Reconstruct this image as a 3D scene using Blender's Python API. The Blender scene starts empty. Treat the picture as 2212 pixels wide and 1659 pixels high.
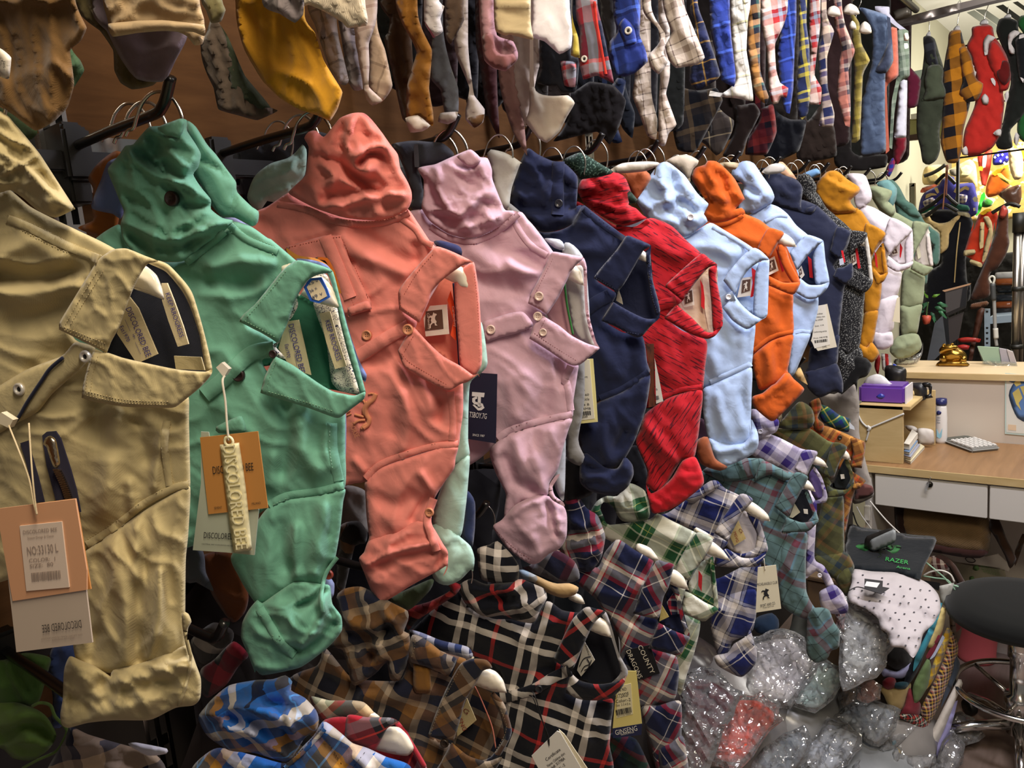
import bpy, bmesh, math, random
import numpy as np
from mathutils import Vector, Matrix, noise
from mathutils.geometry import delaunay_2d_cdt
random.seed(7)
scene = bpy.context.scene
COL = scene.collection
PI = math.pi
# ------------------------------------------------------------------ camera
IW, IH, FPX = 2212.0, 1659.0, 1661.0
CAM = np.array([1.05, 0.0, 1.5])
_yaw, _pit, _rol = math.radians(39.594), math.radians(9.239), math.radians(-4.928)
_a = np.array([-math.sin(_yaw), math.cos(_yaw), 0.0])
_r = np.array([math.cos(_yaw), math.sin(_yaw), 0.0])
_u = np.array([0, 0, 1.0])
FWD = math.cos(_pit) * _a - math.sin(_pit) * _u
_up = math.sin(_pit) * _a + math.cos(_pit) * _u
RGT = math.cos(_rol) * _r + math.sin(_rol) * _up
UPV = -math.sin(_rol) * _r + math.cos(_rol) * _up
cd = bpy.data.cameras.new('camera')
cam = bpy.data.objects.new('camera', cd)
COL.objects.link(cam)
cd.sensor_fit = 'HORIZONTAL'
cd.sensor_width = 36.0
cd.lens = 36.0 * FPX / IW
cd.clip_start = 0.02
cam.matrix_world = Matrix(((RGT[0], UPV[0], -FWD[0], CAM[0]), (RGT[1], UPV[1], -FWD[1], CAM[1]),
                           (RGT[2], UPV[2], -FWD[2], CAM[2]), (0, 0, 0, 1)))
scene.camera = cam
# ------------------------------------------------------------------ light
vs = scene.view_settings
vs.view_transform = 'Standard'
vs.look = 'None'
vs.gamma = 1.0
vs.use_curve_mapping = False
vs.exposure = 0.35
wd = bpy.data.worlds.new('world')
scene.world = wd
wd.use_nodes = True
wd.node_tree.nodes['Background'].inputs[0].default_value = (1.0, 0.93, 0.84, 1)
wd.node_tree.nodes['Background'].inputs[1].default_value = 0.11
def area(name, loc, target, sx, sy, power, col):
 l = bpy.data.lights.new(name, 'AREA')
 l.shape = 'RECTANGLE'
 l.size, l.size_y, l.energy, l.color = sx, sy, power, col
 o = bpy.data.objects.new(name, l)
 o.location = loc
 o.rotation_euler = (Vector(target) - Vector(loc)).to_track_quat('-Z', 'Y').to_euler()
 COL.objects.link(o)
 return o
area('ceiling_tube_light', (1.35, 0.15, 2.55), (0.9, 0.3, 0.8), 0.25, 1.1, 25, (1.0, 0.86, 0.66))
area('ceiling_tube_light', (1.15, 1.35, 2.55), (0.6, 1.3, 0.8), 0.25, 1.1, 32, (0.92, 0.90, 1.0))
area('ceiling_tube_light', (1.2, 2.7, 2.55), (0.7, 2.6, 0.8), 0.25, 1.1, 26, (1.0, 0.96, 0.9))
area('ceiling_tube_light', (1.3, 4.7, 2.6), (0.9, 5.2, 1.2), 0.5, 1.6, 42, (1.0, 0.93, 0.8))
area('stall_lamp', (0.95, 4.7, 2.25), (0.75, 5.6, 1.65), 0.4, 0.4, 45, (1.0, 0.95, 0.85))
# ------------------------------------------------------------------ helpers: pixels to points
COLX = {'A': 0, 'B': 550, 'C': 1100, 'D': 1612}
ROWY = [0, 400, 800, 1209]
ZF = 600.0 / 2212.0
ZX = {'G': (1912, 280, 300 / 2212), 'K': (1912, 0, 300 / 2212), 'L': (1962, 480, 250 / 2206), 'M': (1812, 1150, 400 / 2212)}
def P(s):
 """'A1 900,500 1200,600c ...' -> list of [x, y, w or None, corner]"""
 ox = oy = 0.0
 k = 1.0
 out = []
 for t in s.split():
  if t[0] == 'F':
   ox = oy = 0.0
   k = 1.0
   continue
  if t in ZX:
   ox, oy, k = ZX[t]
   continue
  if t[0] in COLX:
   ox, oy, k = COLX[t[0]], ROWY[int(t[1])], ZF
   continue
  c = t.endswith('c')
  v = [float(q) for q in t.rstrip('c').split(',')]
  out.append([ox + v[0] * k, oy + v[1] * k, v[2] if len(v) > 2 else None, c])
 return out
def ray(px, py):
 return FWD + RGT * (px - IW / 2) / FPX - UPV * (py - IH / 2) / FPX
def on_axis(px, py, ax, val):
 d = ray(px, py)
 return CAM + d * (val - CAM[ax]) / d[ax]
def on_x(px, py, x): return on_axis(px, py, 0, x)
def on_y(px, py, y): return on_axis(px, py, 1, y)
def on_z(px, py, z): return on_axis(px, py, 2, z)
def srgb(h):
 h = h.lstrip('#')
 c = [int(h[i:i + 2], 16) / 255 for i in (0, 2, 4)]
 return tuple(x / 12.92 if x <= 0.04045 else ((x + 0.055) / 1.055) ** 2.4 for x in c)
# ------------------------------------------------------------------ materials
MATS = {}
class NT:
 def __init__(s, m):
  s.t = m.node_tree
  s.t.nodes.clear()
 def n(s, typ, **kw):
  nd = s.t.nodes.new(typ)
  for k, v in kw.items():
   if k.startswith('i_'):
    nd.inputs[k[2:].replace('_', ' ')].default_value = v
   elif k.startswith('n_'):
    nd.inputs[int(k[2:])].default_value = v
   else:
    setattr(nd, k, v)
  return nd
 def l(s, a, b):
  s.t.links.new(a, b)
def newmat(key):
 m = bpy.data.materials.new(key)
 m.use_nodes = True
 MATS[key] = m
 return m, NT(m)
def solid(col, rough=0.5, metal=0.0, bump=0.0, bscale=200.0, emit=0.0, coat=0.0, var=0.0):
 key = 's_%s_%g_%g_%g_%g_%g_%g' % (col, rough, metal, bump, emit, coat, var)
 if key in MATS:
  return MATS[key]
 m, t = newmat(key)
 o = t.n('ShaderNodeOutputMaterial')
 b = t.n('ShaderNodeBsdfPrincipled')
 c = srgb(col)
 b.inputs['Base Color'].default_value = (*c, 1)
 b.inputs['Roughness'].default_value = rough
 b.inputs['Metallic'].default_value = metal
 b.inputs['Coat Weight'].default_value = coat
 if emit:
  b.inputs['Emission Color'].default_value = (*c, 1)
  b.inputs['Emission Strength'].default_value = emit
 if var or bump:
  tc = t.n('ShaderNodeTexCoord')
  nz = t.n('ShaderNodeTexNoise', i_Scale=bscale, i_Detail=4.0)
  t.l(tc.outputs['Object'], nz.inputs['Vector'])
  if var:
   mx = t.n('ShaderNodeMix', data_type='RGBA', blend_type='MULTIPLY')
   mx.inputs[0].default_value = 1
   cr = t.n('ShaderNodeMapRange', n_3=1 - var, n_4=1 + var)
   t.l(nz.outputs[0], cr.inputs[0])
   mx.inputs[6].default_value = (*c, 1)
   t.l(cr.outputs[0], mx.inputs[7])
   t.l(mx.outputs[2], b.inputs['Base Color'])
  if bump:
   bp = t.n('ShaderNodeBump', i_Strength=bump, i_Distance=0.002)
   t.l(nz.outputs[0], bp.inputs['Height'])
   t.l(bp.outputs[0], b.inputs['Normal'])
 t.l(b.outputs[0], o.inputs[0])
 return m
def finish_fabric(t, colsock, weave, tw, rough=0.88, bump=0.25, blot=0.10, sheen=0.15):
 """weave bump, slight blotchiness; colsock is the colour socket"""
 o = t.n('ShaderNodeOutputMaterial')
 b = t.n('ShaderNodeBsdfPrincipled')
 b.inputs['Roughness'].default_value = rough
 b.inputs['Sheen Weight'].default_value = sheen
 b.inputs['Specular IOR Level'].default_value = 0.12
 uv = t.n('ShaderNodeUVMap')
 mp = t.n('ShaderNodeMapping')
 t.l(uv.outputs[0], mp.inputs[0])
 mp.inputs['Rotation'].default_value = (0, 0, tw)
 wv = t.n('ShaderNodeTexWave', i_Scale=weave, i_Distortion=0.6, i_Detail=1.0)
 t.l(mp.outputs[0], wv.inputs['Vector'])
 nz = t.n('ShaderNodeTexNoise', i_Scale=16.0, i_Detail=5.0, i_Roughness=0.62)
 t.l(uv.outputs[0], nz.inputs['Vector'])
 mr = t.n('ShaderNodeMapRange', n_1=0.25, n_2=0.75, n_3=1 - blot, n_4=1 + blot)
 t.l(nz.outputs[0], mr.inputs[0])
 mw = t.n('ShaderNodeMapRange', n_3=0.97, n_4=1.03)
 t.l(wv.outputs[1], mw.inputs[0])
 ml = t.n('ShaderNodeMath', operation='MULTIPLY')
 t.l(mr.outputs[0], ml.inputs[0])
 t.l(mw.outputs[0], ml.inputs[1])
 mx = t.n('ShaderNodeMix', data_type='RGBA', blend_type='MULTIPLY')
 mx.inputs[0].default_value = 1
 t.l(colsock, mx.inputs[6])
 t.l(ml.outputs[0], mx.inputs[7])
 t.l(mx.outputs[2], b.inputs['Base Color'])
 n2 = t.n('ShaderNodeTexNoise', i_Scale=90.0, i_Detail=3.0)
 t.l(uv.outputs[0], n2.inputs['Vector'])
 ad = t.n('ShaderNodeMath', operation='MULTIPLY_ADD', n_1=2.5)
 t.l(n2.outputs[0], ad.inputs[0])
 t.l(wv.outputs[1], ad.inputs[2])
 bp = t.n('ShaderNodeBump', i_Strength=bump * 0.55, i_Distance=0.0014)
 t.l(ad.outputs[0], bp.inputs['Height'])
 n3 = t.n('ShaderNodeTexNoise', i_Scale=38.0, i_Detail=4.0, i_Roughness=0.5, i_Distortion=0.8)
 t.l(uv.outputs[0], n3.inputs['Vector'])
 b2 = t.n('ShaderNodeBump', i_Strength=0.35, i_Distance=0.004)
 t.l(n3.outputs[0], b2.inputs['Height'])
 t.l(bp.outputs[0], b2.inputs['Normal'])
 t.l(b2.outputs[0], b.inputs['Normal'])
 t.l(b.outputs[0], o.inputs[0])
def fabric(col, weave=330.0, tw=0.7, bump=0.25, blot=0.10, col2=None, streak=None):
 key = 'f_%s_%g_%g_%g_%g_%s_%s' % (col, weave, tw, bump, blot, col2, streak)
 if key in MATS:
  return MATS[key]
 m, t = newmat(key)
 rgb = t.n('ShaderNodeRGB')
 rgb.outputs[0].default_value = (*srgb(col), 1)
 sock = rgb.outputs[0]
 if col2:            # second colour in large soft patches or streaks of the yarn
  uv = t.n('ShaderNodeUVMap')
  mp = t.n('ShaderNodeMapping')
  mp.inputs['Scale'].default_value = streak or (60, 60, 1)
  t.l(uv.outputs[0], mp.inputs[0])
  nz = t.n('ShaderNodeTexNoise', i_Scale=1.0, i_Detail=3.0)
  t.l(mp.outputs[0], nz.inputs['Vector'])
  mr = t.n('ShaderNodeMapRange', n_1=0.56, n_2=0.60)
  t.l(nz.outputs[0], mr.inputs[0])
  mx = t.n('ShaderNodeMix', data_type='RGBA')
  t.l(mr.outputs[0], mx.inputs[0])
  t.l(sock, mx.inputs[6])
  mx.inputs[7].default_value = (*srgb(col2), 1)
  sock = mx.outputs[2]
 finish_fabric(t, sock, weave, tw, bump=bump, blot=blot)
 return m
def ramp_stripes(t, src, stops):
 cr = t.n('ShaderNodeValToRGB')
 cr.color_ramp.interpolation = 'CONSTANT'
 e = cr.color_ramp.elements
 while len(e) > 1:
  e.remove(e[-1])
 e[0].position = 0
 e[0].color = (*srgb(stops[0][1]), 1)
 for p, c in stops[1:]:
  q = e.new(p)
  q.color = (*srgb(c), 1)
 t.l(src, cr.inputs[0])
 return cr.outputs[0]
def plaid(key, period, warp, weft=None, weave=500.0, blot=0.08, over=None):
 """warp / weft: [(start 0..1, colour), ...] over one repeat of `period` metres"""
 key = 'plaid_' + key
 if key in MATS:
  return MATS[key]
 m, t = newmat(key)
 weft = weft or warp
 uv = t.n('ShaderNodeUVMap')
 nz = t.n('ShaderNodeTexNoise', i_Scale=14.0, i_Detail=1.0)
 t.l(uv.outputs[0], nz.inputs['Vector'])
 vm = t.n('ShaderNodeVectorMath', operation='MULTIPLY_ADD')
 t.l(nz.outputs[1], vm.inputs[0])
 vm.inputs[1].default_value = (0.010, 0.010, 0)
 t.l(uv.outputs[0], vm.inputs[2])
 sp = t.n('ShaderNodeSeparateXYZ')
 t.l(vm.outputs[0], sp.inputs[0])
 cols = []
 for i, st in ((0, warp), (1, weft)):
  dv = t.n('ShaderNodeMath', operation='DIVIDE', n_1=period)
  t.l(sp.outputs[i], dv.inputs[0])
  fr = t.n('ShaderNodeMath', operation='FRACT')
  t.l(dv.outputs[0], fr.inputs[0])
  cols.append(ramp_stripes(t, fr.outputs[0], st))
 mx = t.n('ShaderNodeMix', data_type='RGBA')
 mx.inputs[0].default_value = 0.5
 t.l(cols[0], mx.inputs[6])
 t.l(cols[1], mx.inputs[7])
 finish_fabric(t, mx.outputs[2], weave, 0.7, bump=0.2, blot=blot)
 return m
def floral(key, base, ink):
 if key in MATS:
  return MATS[key]
 m, t = newmat(key)
 uv = t.n('ShaderNodeUVMap')
 vo = t.n('ShaderNodeTexVoronoi', i_Scale=290.0)
 t.l(uv.outputs[0], vo.inputs['Vector'])
 nz = t.n('ShaderNodeTexNoise', i_Scale=430.0, i_Detail=2.0)
 t.l(uv.outputs[0], nz.inputs['Vector'])
 a = t.n('ShaderNodeMath', operation='MULTIPLY_ADD', n_1=0.9)
 t.l(nz.outputs[0], a.inputs[0])
 t.l(vo.outputs[0], a.inputs[2])
 cr = t.n('ShaderNodeValToRGB')
 cr.color_ramp.interpolation = 'CONSTANT'
 e = cr.color_ramp.elements
 e[0].position, e[0].color = 0, (*srgb(base), 1)
 e[1].position, e[1].color = 0.84, (*srgb(ink), 1)
 for p, c in ((0.95, base), (1.02, ink), (1.12, base)):
  if p <= 1.0:
   q = e.new(p)
   q.color = (*srgb(c), 1)
 t.l(a.outputs[0], cr.inputs[0])
 finish_fabric(t, cr.outputs[0], 500, 0.7)
 return m
# ------------------------------------------------------------------ objects
def tag(o, label, cat, group=None, kind=None):
 if label:
  o['label'] = label
 if cat:
  o['category'] = cat
 if group:
  o['group'] = group
 if kind:
  o['kind'] = kind
 return o
def link(name, me, mat, parent=None, origin=(0, 0, 0), smooth=True):
 if mat is not None:
  me.materials.append(mat)
 if smooth:
  me.shade_smooth()
 o = bpy.data.objects.new(name, me)
 COL.objects.link(o)
 if parent is not None:
  o.parent = parent
 else:
  o.location = origin
 return o
class Thing:
 """An upright cloth thing lying about one vertical plane that stands at point O and runs along u."""
 def __init__(s, name, label, cat, O, alpha=25.0, group=None, kind=None, u=None, nrm=None):
  s.O = np.array(O, float)
  if u is None:
   a = math.radians(alpha)
   s.u = np.array([math.cos(a), math.sin(a), 0])
   s.n = np.array([math.sin(a), -math.cos(a), 0])
  else:
   s.u, s.n = np.array(u, float), np.array(nrm, float)
  s.v = np.cross(s.n, s.u)
  s.e = bpy.data.objects.new(name, None)
  s.e.empty_display_size = 0.05
  s.e.location = tuple(s.O)
  COL.objects.link(s.e)
  tag(s.e, label, cat, group, kind)
  s.sp, s.sw = [], []
 def at(s, px, py, w=0.0):
  """pixel -> point on the plane pushed w mm towards its front (relative to O); arrays allowed"""
  px, py, w = np.broadcast_arrays(np.asarray(px, float), np.asarray(py, float), np.asarray(w, float))
  d = FWD[None] + np.outer((px.ravel() - IW / 2) / FPX, RGT) - np.outer((py.ravel() - IH / 2) / FPX, UPV)
  t = ((s.O - CAM) @ s.n + w.ravel() * 0.001) / (d @ s.n)
  return CAM + d * t[:, None] - s.O
 def surf(s, px, py, rad=9.0, dflt=20.0):
  if not s.sp:
   return dflt
  A = np.concatenate(s.sp)
  W = np.concatenate(s.sw)
  d = np.hypot(A[:, 0] - px, A[:, 1] - py)
  k = d < rad
  if not k.any():
   return float(W[np.argmin(d)])
  return float(W[k].max())
def outline(pl, res, closed=True, w0=0.0, sm=0.5):
 """smooth the control polygon (Catmull-Rom, sharp at corners)"""
 n = len(pl)
 out = []
 Q = [np.array([p[0], p[1], w0 if p[2] is None else p[2]]) for p in pl]
 rng = range(n) if closed else range(n - 1)
 for i in rng:
  p1, p2 = Q[i], Q[(i + 1) % n]
  p0 = Q[i - 1] if (closed or i > 0) else p1
  p3 = Q[(i + 2) % n] if (closed or i + 2 < n) else p2
  m1 = (p2 - p1) if pl[i][3] else (p2 - p0) * sm
  m2 = (p2 - p1) if pl[(i + 1) % n][3] else (p3 - p1) * sm
  L = np.hypot(*(p2 - p1)[:2])
  lim = 1.2 * max(L, 1e-6)
  for m in (m1, m2):
   q = np.hypot(*m[:2])
   if q > lim:
    m *= lim / q
  k = max(1, int(round(L / res)))
  for j in range(k):
   t = j / k
   t2, t3 = t * t, t * t * t
   out.append((2 * t3 - 3 * t2 + 1) * p1 + (t3 - 2 * t2 + t) * m1 + (-2 * t3 + 3 * t2) * p2 + (t3 - t2) * m2)
 if not closed:
  out.append(Q[-1])
 return np.array(out)
def seg_dist(pt, A, Bv):
 """distance of points to each segment -> (N,M)"""
 d = Bv - A
 L2 = np.maximum((d * d).sum(1), 1e-9)
 q = pt[:, None, :] - A[None]
 t = np.clip((q * d[None]).sum(2) / L2[None], 0, 1)
 r = q - t[..., None] * d[None]
 return np.hypot(r[..., 0], r[..., 1])
def inside(pt, poly):
 x, y = pt[:, 0:1], pt[:, 1:2]
 x0, y0 = poly[:, 0][None], poly[:, 1][None]
 x1, y1 = np.roll(poly[:, 0], -1)[None], np.roll(poly[:, 1], -1)[None]
 c = ((y0 > y) != (y1 > y)) & (x < (x1 - x0) * (y - y0) / (y1 - y0 + 1e-12) + x0)
 return c.sum(1) % 2 == 1
def min_dist(pt, line, closed):
 A = line
 Bv = np.roll(line, -1, 0) if closed else line[1:]
 A = A if closed else line[:-1]
 out = np.empty(len(pt))
 for i in range(0, len(pt), 3000):
  out[i:i + 3000] = seg_dist(pt[i:i + 3000], A, Bv).min(1)
 return out
def cloth(T, name, ol, mat, w=0.0, puff=14.0, back=10.0, R=30.0, res=9.0, folds=(), nz=None, uvrot=0.0,
          uvs=1.0, label=None, parent=None, sample=True, smooth=True, uvo=(0, 0), sm=0.36, cr=0, nzs=True):
 """a soft piece: traced outline (pixels) on T's plane, rounded front and back, folds pressed in.
       R: pixel width over which the edge rounds off; nz=(amp mm, cell px, stretch, angle deg)"""
 pl = P(ol) if isinstance(ol, str) else ol
 ds = float(np.clip(1.0 / ((T.O - CAM) @ FWD), 0.3, 1.1)) if nzs else 1.0
 R = max(6.0, R * ds)
 O3 = outline(pl, res, True, w, sm)
 keep = [0]
 for i in range(1, len(O3)):
  if np.hypot(*(O3[i] - O3[keep[-1]])[:2]) > 0.3:
   keep.append(i)
 O3 = O3[keep]
 poly = O3[:, :2]
 lo, hi = poly.min(0), poly.max(0)
 gx = np.arange(lo[0], hi[0] + res, res)
 gy = np.arange(lo[1], hi[1] + res, res * 0.87)
 G = np.array([(x + (res * 0.5 if j % 2 else 0), y) for j, y in enumerate(gy) for x in gx])
 if len(G):
  G = G[inside(G, poly)]
 if len(G):
  G = G[min_dist(G, poly, True) > res * 0.55]
 n = len(poly)
 vin = [Vector((float(x), float(y))) for x, y in poly] + [Vector((float(x), float(y))) for x, y in G]
 ed = [(i, (i + 1) % n) for i in range(n)]
 vc, _, fc, _, _, _ = delaunay_2d_cdt(vin, ed, [], 1, 1e-4)
 V = np.array([(v.x, v.y) for v in vc])
 d = min_dist(V, poly, True)
 bnd = d < 1e-2
 if np.ptp(O3[:, 2]) > 1e-6:
  wb = np.empty(len(V))
  for i in range(0, len(V), 2000):
   dd = np.hypot(V[i:i + 2000, None, 0] - poly[None, :, 0], V[i:i + 2000, None, 1] - poly[None, :, 1]) + 0.5
   k = dd ** -2.0
   wb[i:i + 2000] = (k * O3[None, :, 2]).sum(1) / k.sum(1)
 else:
  wb = np.full(len(V), O3[0, 2])
 e = np.clip(d / min(R, 11.0 * ds), 0, 1)
 dm = np.clip(d / (R * 2.6), 0, 1)
 dm = dm * dm * (3 - 2 * dm)
 sq = np.sqrt(np.clip(1 - (1 - e) ** 2, 0, 1))
 th = min(1.0, 5.0 / max(abs(puff), 1e-6))
 prof = th * sq + (1 - th) * dm
 disp = np.zeros(len(V))
 for f in folds:
  ln = outline(P(f[0]), 6.0, False)[:, :2]
  q = min_dist(V, ln, False) / f[1]
  disp += f[2] * np.exp(-q * q)
 if nz:
  amp, cell, st, ang = nz
  cell = max(cell * ds, res * 1.6)
  a = math.radians(ang)
  ca, sa = math.cos(a), math.sin(a)
  sd = (sum(ord(ch) for ch in name) * 7 + int(lo[0])) % 100
  for i, (x, y) in enumerate(V):
   p = (x * ca + y * sa) / (cell * st)
   q = (-x * sa + y * ca) / cell
   wv = noise.noise((x / 150.0, y / 150.0, sd + 3.0)) * 0.9
   f1 = noise.noise((p + wv, q + wv, sd))
   f2 = noise.noise((p * 2.3, q * 2.3 - wv, sd + 9.0))
   r1 = max(0.0, 1.0 - 2.6 * abs(f1))
   r2 = max(0.0, 1.0 - 3.0 * abs(f2))
   disp[i] += amp * (1.25 * r1 * r1 + 0.45 * r2 * r2 + 0.5 * f2 - 0.45)
 if cr:              # sharp random creases of stiff film
  rc = random.Random(int(lo[0] * 7 + lo[1]))
  for _ in range(cr):
   c0 = V[rc.randrange(len(V))]
   a = rc.uniform(0, PI)
   L = rc.uniform(0.1, 0.5) * max(hi - lo)
   dv = np.array([math.cos(a), math.sin(a)]) * L / 2
   q = seg_dist(V, (c0 - dv)[None], (c0 + dv)[None])[:, 0] / rc.uniform(3.0, 9.0)
   disp += rc.choice((-1, 1, 1)) * rc.uniform(3, 9) * np.maximum(0, 1 - q)
 edge = np.clip(d / (R * 0.45), 0, 1)
 wf = wb + puff * prof + disp * edge
 fr = T.at(V[:, 0], V[:, 1], wf)
 bk = T.at(V[:, 0], V[:, 1], wb - back * prof)
 nv = len(V)
 bi = {}
 verts = [tuple(p) for p in fr]
 for i in range(nv):
  if bnd[i]:
   bi[i] = i
  else:
   bi[i] = len(verts)
   verts.append(tuple(bk[i]))
 faces = []
 for f in fc:
  f = list(f)
  a, b, c = V[f[0]], V[f[1]], V[f[2]]
  if (b[0] - a[0]) * (c[1] - a[1]) - (b[1] - a[1]) * (c[0] - a[0]) > 0:
   f.reverse()
  faces.append(tuple(f))
  g = tuple(bi[i] for i in reversed(f))
  if len(set(g)) == 3 and set(g) != set(f):
   faces.append(g)
 par = parent or T.e
 base = np.array([0, 0, 0.0])
 me = bpy.data.meshes.new(name)
 me.from_pydata(verts, [], faces)
 ca, sa = math.cos(math.radians(uvrot)), math.sin(math.radians(uvrot))
 va = np.array(verts)
 uu, vv = va @ T.u, va @ T.v
 U = np.stack([(uu * ca + vv * sa) * uvs + uvo[0], (-uu * sa + vv * ca) * uvs + uvo[1]], 1)
 li = np.empty(len(me.loops), dtype=np.int32)
 me.loops.foreach_get('vertex_index', li)
 uvl = me.uv_layers.new(name='UVMap')
 uvl.data.foreach_set('uv', U[li].astype(np.float32).ravel())
 o = link(name, me, mat, par, smooth=smooth)
 if label:
  o['label'] = label
 if sample:
  T.sp.append(V)
  T.sw.append(wf)
 return o
def slab(T, name, ol, mat, w=None, th=1.2, parent=None, label=None, lift=0.8, res=14.0, sample=True, uvrot=0.0):
 """thin flat piece (tag, label, patch); w None: laid on whatever surface is below"""
 pl = P(ol) if isinstance(ol, str) else ol
 if w is None:
  c = np.mean([[p[0], p[1]] for p in pl], 0)
  w = T.surf(*c, rad=25.0) + lift
 for p in pl:
  p[3] = True
 pts = np.array([[p[0], p[1], w if p[2] is None else p[2]] for p in pl])
 f = T.at(pts[:, 0], pts[:, 1], pts[:, 2])
 b = f - T.n[None] * th * 0.001
 n = len(f)
 me = bpy.data.meshes.new(name)
 bm = bmesh.new()
 fv = [bm.verts.new(tuple(p)) for p in f]
 bv = [bm.verts.new(tuple(p)) for p in b]
 bm.faces.new(fv)
 bm.faces.new(list(reversed(bv)))
 for i in range(n):
  j = (i + 1) % n
  bm.faces.new((fv[j], fv[i], bv[i], bv[j]))
 bmesh.ops.recalc_face_normals(bm, faces=bm.faces)
 uvl = bm.loops.layers.uv.new('UVMap')
 for fc in bm.faces:
  for lp in fc.loops:
   c = np.array(lp.vert.co)
   lp[uvl].uv = (c @ T.u, c @ T.v)
 bm.to_mesh(me)
 bm.free()
 o = link(name, me, mat, parent or T.e, smooth=False)
 if label:
  o['label'] = label
 if sample:
  cx = np.linspace(0, 1, 6)
  lo, hi = pts[:, :2].min(0), pts[:, :2].max(0)
  G = np.array([[lo[0] + (hi[0] - lo[0]) * a, lo[1] + (hi[1] - lo[1]) * b_] for a in np.linspace(0, 1, 12) for b_ in np.linspace(0, 1, 12)])
  G = G[inside(G, pts[:, :2])]
  if len(G):
   T.sp.append(G)
   T.sw.append(np.full(len(G), w))
 return o
def ribbon(T, name, ln, width, mat, h=1.6, lift=0.4, res=7.0, parent=None, w=None, prof=(0.0, 1.0, 1.0, 0.0), sample=False):
 """raised strip that follows the cloth below it; width in px"""
 L = outline(P(ln) if isinstance(ln, str) else ln, res, False, -999)
 if 'seam' in name or 'hem' in name:
  h, width = h * 0.4, width * 1.15
 n = len(L)
 tg = np.gradient(L[:, :2], axis=0)
 tg /= np.maximum(np.hypot(tg[:, 0], tg[:, 1]), 1e-6)[:, None]
 nm = np.stack([-tg[:, 1], tg[:, 0]], 1)
 offs = (-0.5, -0.42, 0.42, 0.5)
 verts, faces, uvs = [], [], []
 ws = []
 for i in range(n):
  ws.append((T.surf(L[i, 0], L[i, 1], rad=6.0) if w is None else w))
 if w is None and n > 4:
  k = np.convolve(np.pad(ws, 2, mode='edge'), np.ones(5) / 5, 'valid')
  ws = np.maximum(k, np.array(ws) * 0.5 + k * 0.5)
 for i in range(n):
  for q, o_ in enumerate(offs):
   x, y = L[i, :2] + nm[i] * o_ * width
   ww = ws[i] if w is not None else max(ws[i] - 3, min(ws[i] + 3, T.surf(x, y, rad=5.0)))
   verts.append(T.at(x, y, ww + lift - 1.2 + (h + 1.2) * prof[q])[0])
 for i in range(n - 1):
  for q in range(3):
   a = i * 4 + q
   faces.append((a, a + 1, a + 5, a + 4))
 me = bpy.data.meshes.new(name)
 me.from_pydata([tuple(v) for v in verts], [], faces)
 va = np.array(verts)
 li = np.empty(len(me.loops), dtype=np.int32)
 me.loops.foreach_get('vertex_index', li)
 U = np.stack([va @ T.u, va @ T.v], 1)
 uvl = me.uv_layers.new(name='UVMap')
 uvl.data.foreach_set('uv', U[li].astype(np.float32).ravel())
 if me.polygons and np.array(me.polygons[1].normal) @ T.n < 0:
  me.flip_normals()
 o = link(name, me, mat, parent or T.e)
 if sample:
  T.sp.append(L[:, :2])
  T.sw.append(np.array(ws) + h + lift)
 return o
def stitches(T, lines, mat, ln=5.0, gap=3.5, wd=1.5, lift=0.5, parent=None, name='stitching'):
 """runs of little raised thread dashes along the given pixel lines, one mesh"""
 verts, faces = [], []
 for s in lines:
  off = 0.0
  if isinstance(s, tuple):
   s, off = s
  L = outline(P(s), 2.0, False)[:, :2]
  if off:
   tg = np.gradient(L, axis=0)
   tg /= np.maximum(np.hypot(tg[:, 0], tg[:, 1]), 1e-6)[:, None]
   L = L + np.stack([-tg[:, 1], tg[:, 0]], 1) * off
  sl = np.concatenate([[0], np.cumsum(np.hypot(*np.diff(L, axis=0).T))])
  p = 0.0
  while p + ln < sl[-1]:
   a = np.array([np.interp(p, sl, L[:, 0]), np.interp(p, sl, L[:, 1])])
   b = np.array([np.interp(p + ln, sl, L[:, 0]), np.interp(p + ln, sl, L[:, 1])])
   t = (b - a) / max(np.hypot(*(b - a)), 1e-6)
   m = np.array([-t[1], t[0]]) * wd * 0.5
   wa = T.surf(*((a + b) / 2), rad=6.0)
   k = len(verts)
   for q, hh in ((a - m, -0.6), (a + m, -0.6), (b + m, -0.6), (b - m, -0.6)):
    verts.append(T.at(q[0], q[1], wa + hh)[0])
   mid = (a + b) / 2
   for q in (a * 0.75 + b * 0.25, a * 0.25 + b * 0.75):
    verts.append(T.at(q[0], q[1], wa + lift)[0])
   faces += [(k, k + 1, k + 4), (k + 1, k + 2, k + 5, k + 4), (k + 2, k + 3, k + 5), (k + 3, k, k + 4, k + 5)]
   p += ln + gap
 me = bpy.data.meshes.new(name)
 me.from_pydata([tuple(v) for v in verts], [], faces)
 o = link(name, me, mat, parent or T.e, smooth=False)
 o['kind'] = 'stuff'
 return o
def lathe_mesh(name, profile, seg=20):
 bm = bmesh.new()
 rings = []
 for r, z in profile:
  if r < 1e-6:
   rings.append([bm.verts.new((0, 0, z))])
  else:
   rings.append([bm.verts.new((r * math.cos(2 * PI * i / seg), r * math.sin(2 * PI * i / seg), z)) for i in range(seg)])
 for a, b in zip(rings, rings[1:]):
  for i in range(seg):
   j = (i + 1) % seg
   if len(a) == 1 and len(b) == 1:
    continue
   if len(a) == 1:
    bm.faces.new((a[0], b[i], b[j]))
   elif len(b) == 1:
    bm.faces.new((a[i], a[j], b[0]))
   else:
    bm.faces.new((a[i], a[j], b[j], b[i]))
 bmesh.ops.recalc_face_normals(bm, faces=bm.faces)
 me = bpy.data.meshes.new(name)
 bm.to_mesh(me)
 bm.free()
 return me
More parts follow.
